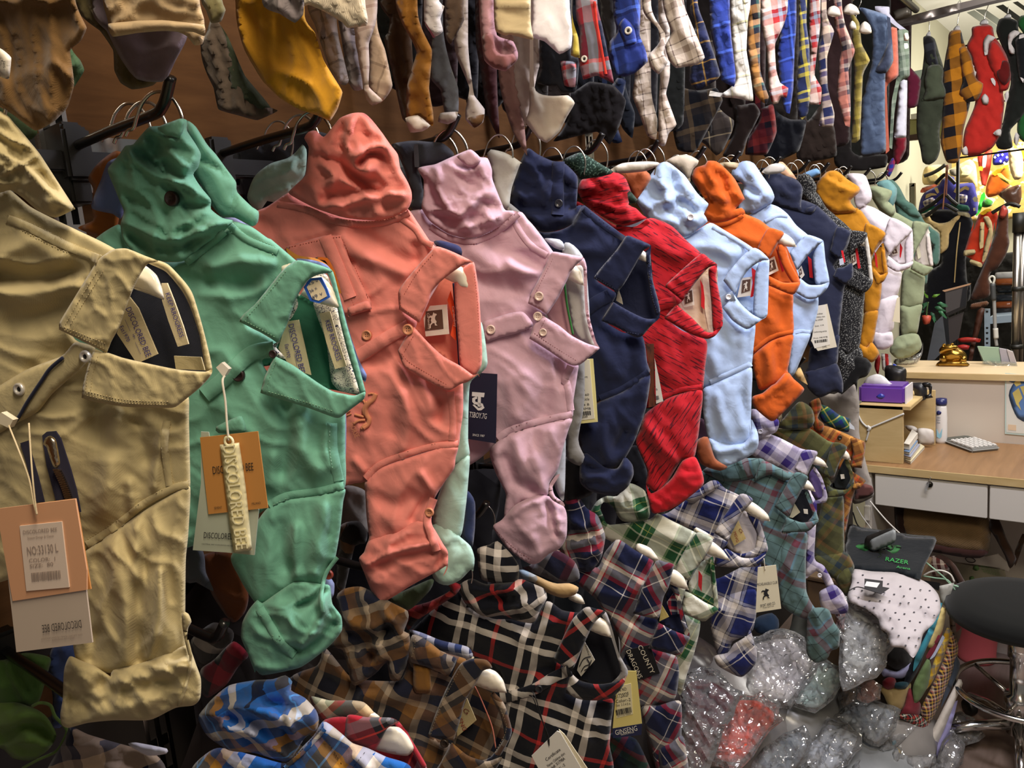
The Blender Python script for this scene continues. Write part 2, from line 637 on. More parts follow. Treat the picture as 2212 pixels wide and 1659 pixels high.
def button(T, s, r, mat, hole=None, ring=False, parent=None, lift=0.6, tilt=0.0):
 """round button seen face on; r in px of the photo"""
 p = P(s)[0]
 w = T.surf(p[0], p[1], rad=10) + lift
 c = T.at(p[0], p[1], w)[0]
 R = np.linalg.norm(T.at(p[0] + r, p[1], w)[0] - c)
 if ring:
  prof = [(0, 0.0), (R * 0.42, 0.0), (R * 0.5, R * 0.3), (R * 0.8, R * 0.42), (R, R * 0.2), (R, -R * 0.2), (0, -R * .2)]
 else:
  prof = [(0, R * 0.16), (R * 0.62, R * 0.18), (R * 0.72, R * 0.34), (R * 0.9, R * 0.36), (R, R * 0.2), (R, -R * 0.2), (0, -R * .2)]
 me = lathe_mesh('button', prof, 22)
 M = Matrix((tuple(T.u), tuple(T.v), tuple(T.n))).transposed().to_4x4()
 M.translation = Vector(c)
 me.transform(M)
 o = link('button', me, mat, parent or T.e)
 if hole is not None:
  bm = bmesh.new()
  for dx, dy in ((-.2, -.2), (.2, -.2), (-.2, .2), (.2, .2)) if not ring else ((0, 0),):
   q = bmesh.ops.create_circle(bm, cap_ends=True, segments=10, radius=R * (0.1 if not ring else 0.4))
   bmesh.ops.translate(bm, verts=q['verts'], vec=(dx * R, dy * R, R * (0.19 if not ring else 0.06)))
  m2 = bpy.data.meshes.new('button_hole')
  bm.to_mesh(m2)
  bm.free()
  m2.transform(M)
  link('button_hole', m2, hole, o, smooth=False)
 return o
def tube_mesh(name, pts, rad, seg=8, cap=True):
 pts = [np.array(p, float) for p in pts]
 n = len(pts)
 rads = rad if hasattr(rad, '__len__') else [rad] * n
 tg = [pts[min(i + 1, n - 1)] - pts[max(i - 1, 0)] for i in range(n)]
 tg = [t / max(np.linalg.norm(t), 1e-9) for t in tg]
 ref = np.array([0, 0, 1.0]) if abs(tg[0][2]) < 0.9 else np.array([1.0, 0, 0])
 nx = np.cross(ref, tg[0])
 nx /= np.linalg.norm(nx)
 verts, faces = [], []
 for i in range(n):
  nx = nx - tg[i] * (nx @ tg[i])
  nx /= max(np.linalg.norm(nx), 1e-9)
  ny = np.cross(tg[i], nx)
  for k in range(seg):
   a = 2 * PI * k / seg
   verts.append(tuple(pts[i] + (nx * math.cos(a) + ny * math.sin(a)) * rads[i]))
 for i in range(n - 1):
  for k in range(seg):
   j = (k + 1) % seg
   faces.append((i * seg + k, i * seg + j, (i + 1) * seg + j, (i + 1) * seg + k))
 if cap:
  faces.append(tuple(reversed(range(seg))))
  faces.append(tuple((n - 1) * seg + k for k in range(seg)))
 me = bpy.data.meshes.new(name)
 me.from_pydata(verts, [], faces)
 return me
def spline3(pts, sub=6):
 pts = [np.array(p, float) for p in pts]
 out = []
 n = len(pts)
 for i in range(n - 1):
  p0, p1, p2, p3 = pts[max(i - 1, 0)], pts[i], pts[i + 1], pts[min(i + 2, n - 1)]
  for j in range(sub):
   t = j / sub
   out.append(0.5 * ((2 * p1) + (-p0 + p2) * t + (2 * p0 - 5 * p1 + 4 * p2 - p3) * t * t + (-p0 + 3 * p1 - 3 * p2 + p3) * t ** 3))
 out.append(pts[-1])
 return out
def tube(T, name, s, r_px, mat, w=None, lift=1.0, parent=None, sub=5, seg=7):
 """thread, cord or rod along pixel points on T (each point may carry its own w)"""
 pl = P(s)
 pts = []
 for p in pl:
  ww = p[2] if p[2] is not None else (w if w is not None else T.surf(p[0], p[1]) + lift)
  pts.append(T.at(p[0], p[1], ww)[0])
 R = np.linalg.norm(T.at(pl[0][0] + r_px, pl[0][1], 0)[0] - T.at(pl[0][0], pl[0][1], 0)[0])
 return link(name, tube_mesh(name, spline3(pts, sub), R, seg), mat, parent or T.e)
TXT = {}
def text_mesh(body):
 if body not in TXT:
  cu = bpy.data.curves.new('t', 'FONT')
  cu.body = body
  cu.resolution_u = 2
  ob = bpy.data.objects.new('t', cu)
  COL.objects.link(ob)
  dg = bpy.context.evaluated_depsgraph_get()
  me = ob.evaluated_get(dg).to_mesh()
  v = np.array([tuple(x.co)[:2] for x in me.vertices])
  f = [tuple(p.vertices) for p in me.polygons]
  ob.evaluated_get(dg).to_mesh_clear()
  bpy.data.objects.remove(ob)
  bpy.data.curves.remove(cu)
  TXT[body] = (v, f)
 return TXT[body]
def text(T, body, a, b, height, mat, w=None, lift=0.35, mirror=False, parent=None, bold=0.0, th=0.0, name='lettering'):
 """printed lettering: baseline from pixel a to pixel b, cap height in px"""
 pa, pb = P(a)[0], P(b.replace('~', a.split()[0]))[0]
 v, f = text_mesh(body)
 A, Bp = np.array(pa[:2]), np.array(pb[:2])
 d = Bp - A
 L = np.hypot(*d)
 up = np.array([d[1], -d[0]]) / L * height
 x0, x1 = v[:, 0].min(), v[:, 0].max()
 cap = 0.7
 tx = (v[:, 0] - x0) / (x1 - x0)
 if mirror:
  tx = 1 - tx
 px = A[0] + d[0] * tx + up[0] * v[:, 1] / cap
 py = A[1] + d[1] * tx + up[1] * v[:, 1] / cap
 c = (A + Bp) / 2 + up / 2
 if w is None:
  w = T.surf(c[0], c[1], rad=20) + lift
 pts = T.at(px, py, w)
 me = bpy.data.meshes.new(name)
 if th:
  n = len(pts)
  bk = T.at(px, py, w - th)
  vv = [tuple(p) for p in pts] + [tuple(p) for p in bk]
  ff = list(f)
  ec = {}
  for q in f:
   for i in range(len(q)):
    e = (q[i], q[(i + 1) % len(q)])
    ec[tuple(sorted(e))] = ec.get(tuple(sorted(e)), []) + [e]
  for k, es in ec.items():
   if len(es) == 1:
    i, j = es[0]
    ff.append((j, i, i + n, j + n))
  me.from_pydata(vv, [], ff)
 else:
  me.from_pydata([tuple(p) for p in pts], [], f)
 if len(me.polygons) and np.array(me.polygons[0].normal) @ T.n < 0:
  me.flip_normals()
 return link(name, me, mat, parent or T.e, smooth=False)
def lines_print(T, spec, mat, w=None, lift=0.35, parent=None, name='printed_lines'):
 """flat printed bars: list of (x0,y0,x1,y1,thickness px) as 'Z x0,y0 x1,y1' strings with thickness"""
 verts, faces = [], []
 for s, th in spec:
  q = P(s)
  a, b = np.array(q[0][:2]), np.array(q[1][:2])
  t = (b - a) / max(np.hypot(*(b - a)), 1e-6)
  m = np.array([-t[1], t[0]]) * th / 2
  ww = w if w is not None else T.surf(*((a + b) / 2), rad=20) + lift
  k = len(verts)
  for p in (a - m, b - m, b + m, a + m):
   verts.append(tuple(T.at(p[0], p[1], ww)[0]))
  faces.append((k + 3, k + 2, k + 1, k))
 me = bpy.data.meshes.new(name)
 me.from_pydata(verts, [], faces)
 if np.array(me.polygons[0].normal) @ T.n < 0:
  me.flip_normals()
 o = link(name, me, mat, parent or T.e, smooth=False)
 o['kind'] = 'stuff'
 return o
def barcode(T, a, b, height, mat, n=26, **kw):
 """vertical bars between pixel a and b (one region tag)"""
 pa, pb = P(a)[0], P(b)[0]
 A, Bp = np.array(pa[:2]), np.array(pb[:2])
 d = Bp - A
 L = np.hypot(*d)
 up = np.array([d[1], -d[0]]) / L * height
 rnd = random.Random(n)
 spec = []
 x = 0.0
 while x < 1:
  wdt = rnd.choice((0.4, 0.6, 1.0)) / n
  p = A + d * x
  q = p + up
  spec.append(('F %g,%g %g,%g' % (p[0], p[1], q[0], q[1]), wdt * L))
  x += wdt + rnd.choice((0.4, 0.6)) / n
 return lines_print(T, spec, mat, name='barcode', **kw)
def box_mesh(name, lo, hi, bev=0.0):
 bm = bmesh.new()
 bmesh.ops.create_cube(bm, size=1)
 lo, hi = np.array(lo, float), np.array(hi, float)
 for v in bm.verts:
  v.co = Vector(tuple(lo + (np.array(v.co) + 0.5) * (hi - lo)))
 if bev:
  bmesh.ops.bevel(bm, geom=list(bm.edges), offset=bev, segments=2, affect='EDGES')
 me = bpy.data.meshes.new(name)
 bm.to_mesh(me)
 bm.free()
 return me
def empty(name, loc, label, cat, group=None, rz=0.0, kind=None):
 o = bpy.data.objects.new(name, None)
 o.empty_display_size = 0.05
 o.location = tuple(loc)
 o.rotation_euler = (0, 0, rz)
 COL.objects.link(o)
 return tag(o, label, cat, group, kind)
def box(parent, name, lo, hi, mat, bev=0.0):
 return link(name, box_mesh(name, lo, hi, bev), mat, parent, smooth=False)
CHROME = solid('#d8d6d2', 0.16, 1.0)
WIRE = solid('#c9c6bf', 0.22, 1.0)
BLACK = solid('#0b0b0c', 0.45)
HANG = solid('#eee6d3', 0.22, coat=0.4)
INK = solid('#17171c', 0.7)
# ================================================================== setting
def wood(key, c1, c2, scale=(1.5, 14, 1.5), rough=0.55):
 if key in MATS:
  return MATS[key]
 m, t = newmat(key)
 o = t.n('ShaderNodeOutputMaterial')
 b = t.n('ShaderNodeBsdfPrincipled')
 b.inputs['Roughness'].default_value = rough
 b.inputs['Specular IOR Level'].default_value = 0.5 if rough < 0.7 else 0.1
 tc = t.n('ShaderNodeTexCoord')
 mp = t.n('ShaderNodeMapping')
 mp.inputs['Scale'].default_value = scale
 t.l(tc.outputs['Object'], mp.inputs[0])
 nz = t.n('ShaderNodeTexNoise', i_Scale=3.0, i_Detail=6.0, i_Roughness=0.6, i_Distortion=0.6)
 t.l(mp.outputs[0], nz.inputs['Vector'])
 cr = t.n('ShaderNodeValToRGB')
 cr.color_ramp.elements[0].position, cr.color_ramp.elements[1].position = 0.3, 0.72
 cr.color_ramp.elements[0].color = (*srgb(c1), 1)
 cr.color_ramp.elements[1].color = (*srgb(c2), 1)
 t.l(nz.outputs[0], cr.inputs[0])
 t.l(cr.outputs[0], b.inputs['Base Color'])
 bp = t.n('ShaderNodeBump', i_Strength=0.12, i_Distance=0.002)
 t.l(nz.outputs[0], bp.inputs['Height'])
 t.l(bp.outputs[0], b.inputs['Normal'])
 t.l(b.outputs[0], o.inputs[0])
 return m
def struct(name, lo, hi, mat, label=None, bev=0.0):
 o = link(name, box_mesh(name, lo, hi, bev), mat, smooth=False)
 o['kind'] = 'structure'
 if label:
  o['label'] = label
 return o
struct('wall_left', (-0.04, -1.6, 0), (0, 3.75, 2.75), wood('w_panel', '#472e18', '#5a3d22', (2, 2, 14), 0.85), 'brown wood veneer display wall behind the shirts')
struct('gap_darkening_panel', (0, -1.6, 0), (0.012, 3.75, 0.98), solid('#1d1613', 0.8), 'dark panel added to darken the gaps behind the lower row')  # added panel: its dark colour stands in for shade between the lower shirts
struct('floor', (-0.04, -1.6, -0.05), (5.0, 9.0, 0), wood('w_floor', '#6a5a50', '#85746a', (9, 1.2, 1), 0.42), 'grey brown wood plank floor')
struct('ceiling', (-0.04, -1.6, 2.75), (5.0, 9.0, 2.8), solid('#dcdcd6', 0.9), 'pale ceiling above the stalls')
HOOKY = [0.23, 0.421, 0.609, 0.839, 1.011, 1.219, 1.426, 1.638, 1.831, 2.099, 2.329, 2.513, 2.75, 2.98, 3.22, 3.443]
HZ = 1.703
LZ = 1.14     # lower rail
for i, yy in enumerate((0.42, 1.62, 2.82)):
 up = empty('trim_%d' % (i + 1), (0, yy, 0), 'slotted chrome upright %s on the wood wall' % ('nearest the camera', 'midway along the rail', 'farthest along the rail')[i], 'upright', kind='structure')
 bm = bmesh.new()
 for (x0, x1) in ((-0.0175, -0.012), (-0.0035, 0.0035), (0.012, 0.0175)):
  bmesh.ops.create_cube(bm, size=1, matrix=Matrix.Translation((0.007, (x0 + x1) / 2, 1.3)) @ Matrix.Diagonal((0.014, x1 - x0, 2.3, 1)))
 z = 0.18
 while z < 2.42:
  bmesh.ops.create_cube(bm, size=1, matrix=Matrix.Translation((0.007, 0, z)) @ Matrix.Diagonal((0.0135, 0.034, 0.016, 1)))
  z += 0.05
 me = bpy.data.meshes.new('channel')
 bm.to_mesh(me)
 bm.free()
 link('channel', me, CHROME, up, smooth=False)
 box(up, 'channel_back', (0.0005, -0.017, 0.15), (0.002, 0.017, 2.45), BLACK)
for nm, zz, lab in (('rail', HZ - 0.045, 'black peg rail of the middle shirt row'), ('rail', LZ - 0.045, 'black peg rail of the lower plaid row')):
 rl = empty('peg_rail', (0.05, 0, zz), lab, 'rail')
 box(rl, 'bar', (-0.012, -0.6, -0.012), (0.012, 3.72, 0.012), solid('#141212', 0.35), 0.002)
 for yy in (0.42, 1.62, 2.82):
  box(rl, 'bracket', (-0.05, yy - 0.012, -0.05), (0.014, yy + 0.012, 0.045), solid('#15130f', 0.4), 0.003)
ms = struct('trim_4', (0.0, -0.5, HZ - 0.075), (0.006, 3.7, HZ - 0.005), solid('#c8ccd0', 0.08, 1.0), 'polished metal strip behind the pegs')
PEGM = solid('#0d0d0f', 0.3, coat=0.3)
def peg(y, z, label, r=0.0056, group='black display pegs'):
 e = empty('display_peg', (0.06, y, z - 0.028), label, 'peg', group)
 pts = spline3([(0, 0, 0), (0.1, 0, 0.002), (0.195, 0, 0.002), (0.215, 0, 0.006), (0.226, 0, 0.014), (0.24, 0, 0.03)], 4)
 link('arm', tube_mesh('arm', pts, r, 12), PEGM, e)
 box(e, 'bracket', (-0.014, -0.016, -0.04), (0.012, 0.016, 0.022), solid('#15130f', 0.4), 0.004)
 return e
ORD = ['first', 'second', 'third', 'fourth', 'fifth', 'sixth', 'seventh', 'eighth', 'ninth', 'tenth', 'eleventh', 'twelfth']
def hook_px(T, cx, cy, r, w=0.0, parent=None, mat=None, rad=None):
 """wire hanger hook seen about face on, its arch centred near pixel cx,cy"""
 q = [(-1.28, 0.95), (-1.16, 0.72), (-0.95, 0.62), (-0.82, 0.2), (-0.62, -0.35), (-0.2, -0.78), (0.3, -0.8), (0.72, -0.42), (0.98, 0.15), (1.02, 0.8), (0.9, 1.5)]
 s = 'F ' + ' '.join('%g,%g,%g' % (cx + a * r, cy + b * r, w) for a, b in q)
 return tube(T, 'hook', s, rad or max(1.3, r * 0.062), mat or WIRE, parent=parent, sub=5, seg=8)
def hanger(y, z, label, hook, tip=None, alpha=25.0, w=4.0, group='white plastic hangers with wire hooks', arm=True, ox=0.27, tipmat=None):
 """white moulded hanger: wire hook (cx,cy,r px), visible arm tip traced from the photo"""
 T = Thing('shirt_hanger', label, 'hanger', (ox, y, z - 0.01), alpha, group)
 if hook:
  hook_px(T, hook[0], hook[1], hook[2], hook[3] if len(hook) > 3 else 0.0)
 if tip:
  cloth(T, 'arm', tip, tipmat or HANG, w=w, puff=13, back=10, R=20, res=6, sample=False)
 return T
# ================================================================== middle row of plain shirts
GM = 'plain shirts hung sideways on the middle row of pegs'
def mid(k, name, label, y=None, group=GM, alpha=25.0):
 return Thing(name, label, 'shirt', (0.27, HOOKY[k] if y is None else y, HZ - 0.01), alpha, group)
def shirt(T, fab, body=None, up=None, low=None, cuff=None, leaf1=None, leaf2=None, rim=None, inner=None, inmat=None,
          res=9.0, f_up=(), f_body=(), f_low=(), f_cuff=(), uvr=-35.0, nzu=(8, 48, 2.4, 35), nzb=(3.2, 90, 3.0, 40), nzl=(3.8, 70, 3.0, 80),
          cuffmat=None, leafmat=None, rimmat=None, wb=0, uvl=None, sc=1.0):
 o = {}
 if inner:
  o['inner'] = cloth(T, 'neck_lining', inner, inmat or fab, w=wb - 22, puff=-6, back=4, R=40 * sc, res=res, uvrot=uvr)
 if body:
  o['body'] = cloth(T, 'body', body, fab, w=wb + 2, puff=11, back=16, R=42 * sc, res=res, folds=f_body, nz=nzb, uvrot=uvr)
 if low:
  o['low'] = cloth(T, 'sleeve', low, fab, w=wb + 8, puff=13, back=18, R=40 * sc, res=res, folds=f_low, nz=nzl, uvrot=uvr if uvl is None else uvl)
 if cuff:
  o['cuff'] = cloth(T, 'rolled_cuff', cuff, cuffmat or fab, w=wb + 15, puff=15, back=20, R=30 * sc, res=res * 0.9, folds=f_cuff, nz=(4.5, 55, 2.0, 30), uvrot=uvr + 60)
 if up:
  o['up'] = cloth(T, 'gathered_sleeve', up, fab, w=wb + 15, puff=15, back=20, R=38 * sc, res=res, folds=f_up, nz=nzu, uvrot=uvr + 40)
 if rim:
  o['rim'] = cloth(T, 'collar_stand', rim, rimmat or leafmat or fab, w=wb + 5, puff=3, back=2, R=8 * sc, res=res * 0.8, uvrot=uvr)
 for key, q in (('leaf1', leaf1), ('leaf2', leaf2)):
  if q:
   o[key] = cloth(T, 'collar_leaf', q, leafmat or fab, w=wb + 25, puff=3, back=2, R=9 * sc, res=res * 0.8, nz=(1.8, 45, 2, 50), uvrot=uvr + 55)
 return o
def plug(T, quad, mat, w):
 return slab(T, 'tag_plug', quad, mat, w=w, th=5)
for k, yy in enumerate(HOOKY):
 peg(yy, HZ, 'black peg on the middle rail, %s' % ('nearest one, left of the green shirt' if k == 0 else ('holding the ' + ['', 'green', 'salmon', 'lavender pink', 'navy', 'red', 'first pale blue', 'orange', 'second pale blue', 'dark navy', 'black tweed', 'mustard', 'white', 'sage', 'teal', 'last'][k] + ' shirt' if k < 15 else 'farthest one at the wall end')))
# ---- 0 khaki
KH = fabric('#b7a87e', 240, 0.15, 0.10)
T = mid(0, 'khaki_shirt', 'khaki twill shirt with zip pocket and navy lined collar, nearest at left')
o = shirt(T, KH,
  inner='A1 1150,600 1300,640 1450,800 1530,950 1620,1250 1660,1480 1400,1500 1000,1420 820,1350 900,1150 1050,800', inmat=fabric('#1f2230', 400),
  body='A1 -700,0 0,60 80,40 240,170 420,265 620,360 800,445 920,510 1000,560 900,640 740,850 560,1080 600,1230 820,1330 760,1380 800,1600 A2 1100,150 1400,240 1500,210 1505,400 1515,850 1510,935 1440,950 1200,1090 1000,1230 680,1450 300,1600 -700,1600',
  up='A0 -500,840 0,885 130,1000 240,1130 320,1230 430,1400 520,1540 A1 600,190c 440,258 300,200 180,100 80,40 0,60 -500,60',
  low='A2 1515,930 1440,950 1200,1085 1000,1220 680,1440 560,1640 A3 560,300 580,660 620,820 800,900 1200,880 1470,720 1475,420 1480,0 A2 1500,1300',
  cuff='A3 555,770 640,800 760,850 880,930c 900,880 1100,830 1300,760 1480,680 1520,720 1560,830 1600,950 1595,1100 1540,1160 1400,1180 1240,1260 1160,1280 900,1280 700,1300 540,1340 490,1310 480,1230 500,1100 510,880',
  leaf1='A1 910,510 1010,505 1150,560 1260,605 1180,625 1130,690 1060,830 1010,960 950,1130 890,1240 850,1340c 470,1150c 475,1090 620,850 770,610 850,540',
  leaf2='A1 740,1330c 860,1335 1000,1380 1400,1465 1640,1485 1690,1460 A2 1680,40 1600,130 1480,230 1400,290 1340,300 1000,290 750,250 650,220c 660,120 700,-40',
  rim='A1 1180,620 1260,600 1350,640 1480,780 1540,880 1620,1150 1690,1460 1640,1490 1590,1200 1510,960 1440,830 1320,690',
  f_up=(('A0 0,1390 150,1320 320,1225', 5, 6), ('A1 380,255 500,180', 6, -3)),
  f_body=(('A1 0,720 300,740 560,700', 22, -14), ('A1 0,850 300,840 600,790', 18, 9), ('A1 0,560 250,470 500,600', 20, 7), ('A1 100,1100 350,1050 500,950', 26, -8),
          ('A2 830,250 800,400 850,600', 26, -10), ('A2 900,330 870,600 860,900 830,1100', 26, 10), ('A2 1290,500 1250,700 1230,920', 10, 7), ('A2 1100,420 1180,700', 20, -8),
          ('A2 1030,900 1060,1100', 12, 6), ('A1 300,1450 500,1350', 30, -9)),
  f_low=(('A2 1080,1130 1090,1400 1100,1640', 14, 9), ('A2 900,1250 950,1600 A3 1000,400 1020,800', 16, 7), ('A3 1140,0 1120,400 1100,800', 18, -9), ('A3 1280,100 1260,500 1180,780', 10, 7), ('A3 760,600 720,800', 14, -8)),
  f_cuff=(('A3 900,900 700,1080 560,1100', 16, -9), ('A3 600,900 700,1000 760,1080', 18, 8), ('A3 900,950 1200,920 1450,830', 16, 7), ('A3 700,1150 1000,1050 1400,950', 16, -7), ('A3 1000,1180 1250,1120', 14, 6)),
  nzb=(2.6, 95, 3, 15), res=6.5)
THR = solid('#d8caa4', 0.8)
ribbon(T, 'shoulder_seam', 'A1 60,270 220,330 480,460 780,590', 18, KH, 2.2)
ribbon(T, 'armhole_seam', 'A2 1330,400 1310,600 1350,920', 15, KH, 2.0)
ribbon(T, 'armhole_seam', 'A2 1500,910 1400,930 1150,1060 1000,1180 850,1290 690,1390', 15, KH, 2.0)
stitches(T, ['A1 60,240 250,300 520,440 830,570', 'A1 40,300 200,370 450,500 760,610', 'A2 1300,420 1285,600 1320,900', 'A2 1360,420 1335,600 1380,900',
             'A2 1500,880 1400,900 1150,1030 1000,1150 690,1350', 'A1 520,1110 640,900 790,660', 'A1 560,1110 680,910 830,670', 'A1 510,1130 860,1270', 'A1 510,1150 840,1310',
             'A1 780,1360 740,1500 A2 720,170', 'A1 740,1350 700,1500 A2 680,200', 'A2 700,170 1000,235 1350,250', 'A2 690,200 1000,260 1350,275', 'A2 480,520 560,850 640,1100'], THR, 4, 2.6, 1.3)
pk = cloth(T, 'button_placket', 'A1 490,1360 600,1250 760,1290 740,1340 700,1400 600,1500 420,1659 A2 300,330 120,430 -200,600 -500,500 -200,250 200,0', KH, w=16, puff=6, back=4, R=10, res=8, uvrot=20)
tube(T, 'navy_piping', 'A1 500,1375 400,1460 330,1560 A2 220,250 150,370 90,440', 3.2, fabric('#20233a', 400), lift=2)
for s in ('A1 680,1365', 'A2 155,150'):
 button(T, s, 11.5, solid('#e7e2da', 0.3, 0.6), BLACK, ring=True)
zp = slab(T, 'zip_tape', 'A2 335,520 370,490 440,485 480,545 560,790 605,950 640,1130 560,1100 450,1060 370,760', fabric('#25223a', 400), lift=1.0)
vv, ff = [], []
for i in range(30):
 tt = i / 29
 cx, cy = 455 + 95 * tt + 8 * math.sin(tt * 3), 790 + 240 * tt
 p = P('A2 %g,%g' % (cx + (8 if i % 2 else -8), cy))[0]
 c = T.at(p[0], p[1], T.surf(p[0], p[1]) + 1.0)[0]
 k = len(vv)
 for du, dv in ((-0.0025, -0.0007), (0.0025, -0.0007), (0.0025, 0.0007), (-0.0025, 0.0007)):
  vv.append(tuple(c + T.u * du + T.v * dv + T.n * 0.001))
 for du, dv in ((-0.0025, -0.0007), (0.0025, -0.0007), (0.0025, 0.0007), (-0.0025, 0.0007)):
  vv.append(tuple(c + T.u * du + T.v * dv - T.n * 0.001))
 ff += [(k, k + 1, k + 2, k + 3), (k, k + 4, k + 5, k + 1), (k + 2, k + 6, k + 7, k + 3), (k + 1, k + 5, k + 6, k + 2), (k + 3, k + 7, k + 4, k)]
me = bpy.data.meshes.new('zip_teeth')
me.from_pydata(vv, [], ff)
BRASS = solid('#cdbda6', 0.25, 1.0)
link('zip_teeth', me, BRASS, T.e, smooth=False)['kind'] = 'stuff'
zs = cloth(T, 'zip_slider', 'A2 345,590 360,540 400,520 440,545 455,590 480,740 455,780 425,765 395,690 370,610', BRASS, w=30, puff=5, back=4, R=5, res=5)
slab(T, 'pocket_slit', 'A2 160,580 220,560 250,680 300,850 350,1050 290,1050 215,760', fabric('#25223a', 400), lift=0.8)
lbm = fabric('#d9c9a2', 500, 0.7, 0.1)
PUR = solid('#3a338c', 0.8)
lb = slab(T, 'neck_label', 'A1 1030,890 1100,980 1255,1345 1090,1420 930,1180', lbm, w=-12)
text(T, 'DISCOLORED BEE', 'A1 1000,985', 'A1 1165,1370', 12.5, PUR, w=-11, parent=lb)
text(T, '— * —', 'A1 985,1075', 'A1 1110,1350', 8, PUR, w=-11, parent=lb)
text(T, 'Est1970', 'A1 950,1130', 'A1 1010,1250', 9, PUR, w=-11, parent=lb)
lb = slab(T, 'collar_label', 'A1 1285,780 1330,780 1385,920 1460,1130 1500,1265 1415,1287 1340,1080 1290,920', lbm, w=-6)
text(T, 'KEEP RROGRESS', 'A1 1315,865', 'A1 1432,1215', 10, PUR, w=-5, parent=lb)
stitches(T, ['A1 1225,900 1300,1100 1370,1400'], solid('#cfcfd6', 0.8), 4, 3, 1.2)
slab(T, 'collar_facing', 'A1 1385,1360 1600,1370 1630,1475 1400,1465', KH, w=-6)
cloth(T, 'cuff_tab', 'A3 1450,415 1500,430 1525,495 1500,540 1490,640 1520,760 1500,760 1470,640 1450,520', KH, w=26, puff=4, back=3, R=8, res=6)
ribbon(T, 'cuff_hem', 'A3 1490,640 1520,800 1480,1000 1420,1170', 6, KH, 2.5)
hanger(HOOKY[0], HZ, 'glossy white hanger tip inside the navy lined khaki collar', (-40, 190, 52), 'A1 1180,655 1250,720 1290,820 1312,918c 1190,870 1050,820 900,760 800,640 900,560 1080,600')
TG = Thing('hang_tag', 'peach card hang tag with white size sticker on the khaki shirt', 'tag', T.O + T.n * 0.06, 25, 'clothing hang tags')
slab(TG, 'brown_card', 'A2 300,1060 600,1022 640,1250 A3 722,235 560,240', solid('#c98a4c', 0.6), w=-3)
cd0 = slab(TG, 'vellum_card', 'A2 0,1100 600,1025 A3 735,660 130,737', solid('#c9b8a8', 0.45), w=0)
slab(TG, 'peach_card', 'A2 -30,1104 598,1026 690,1590 A3 690,240 100,330', solid('#dca57e', 0.5), w=1.2)
st = slab(TG, 'size_sticker', 'A2 155,1240 490,1205 A3 550,220 210,250', solid('#e6d2c2', 0.5), w=2.2)
GRY = solid('#9b8a80', 0.8)
for s, a, b, h in (('DISCOLORED BEE', 'A2 185,1305', 'A2 455,1280', 8), ('Season Design & Classic', 'A2 220,1345', 'A2 430,1325', 5), ('NO:33130 L', 'A2 220,1475', 'A2 465,1445', 19),
                   ('COLOR:  1', 'A2 232,1530', 'A2 440,1512', 8), ('SIZE:  80', 'A2 238,1575', 'A2 425,1555', 8)):
 text(TG, s, a, b, h, GRY, w=2.8, parent=st)
barcode(TG, 'A3 258,172', 'A3 485,150', 18, GRY, 30, w=2.8, parent=st)
text(TG, 'DISCOLORED BEE', 'A3 340,582', 'A3 652,540', 17, solid('#4b4440', 0.8), w=1.4, mirror=True, parent=cd0)
text(TG, 'FOR STRONG ADMIT OF EXPLORATION', 'A3 330,640', 'A3 655,605', 4, GRY, w=1.4, mirror=True, parent=cd0)
text(TG, 'NEED YOUR CONFIDENCE', 'A3 415,648', 'A3 590,628', 4, GRY, w=1.4, mirror=True, parent=cd0)
for s in ('A2 295,1150,6 270,1060,6 230,860,4 150,640,3 70,440,-6', 'A2 295,1150,6 280,1050,6 255,800,4 230,420,-8'):
 tube(TG, 'string', s, 1.5, solid('#d7c4a0', 0.8), w=5)
slab(TG, 'plug', 'A2 -20,360 10,335 105,395 70,460 -15,420', solid('#e2d6bb', 0.4), w=-6, th=5)
me = lathe_mesh('eyelet', [(0.0022, 0), (0.0045, 0.001), (0.005, 0), (0.0045, -0.001), (0.0022, 0)], 16)
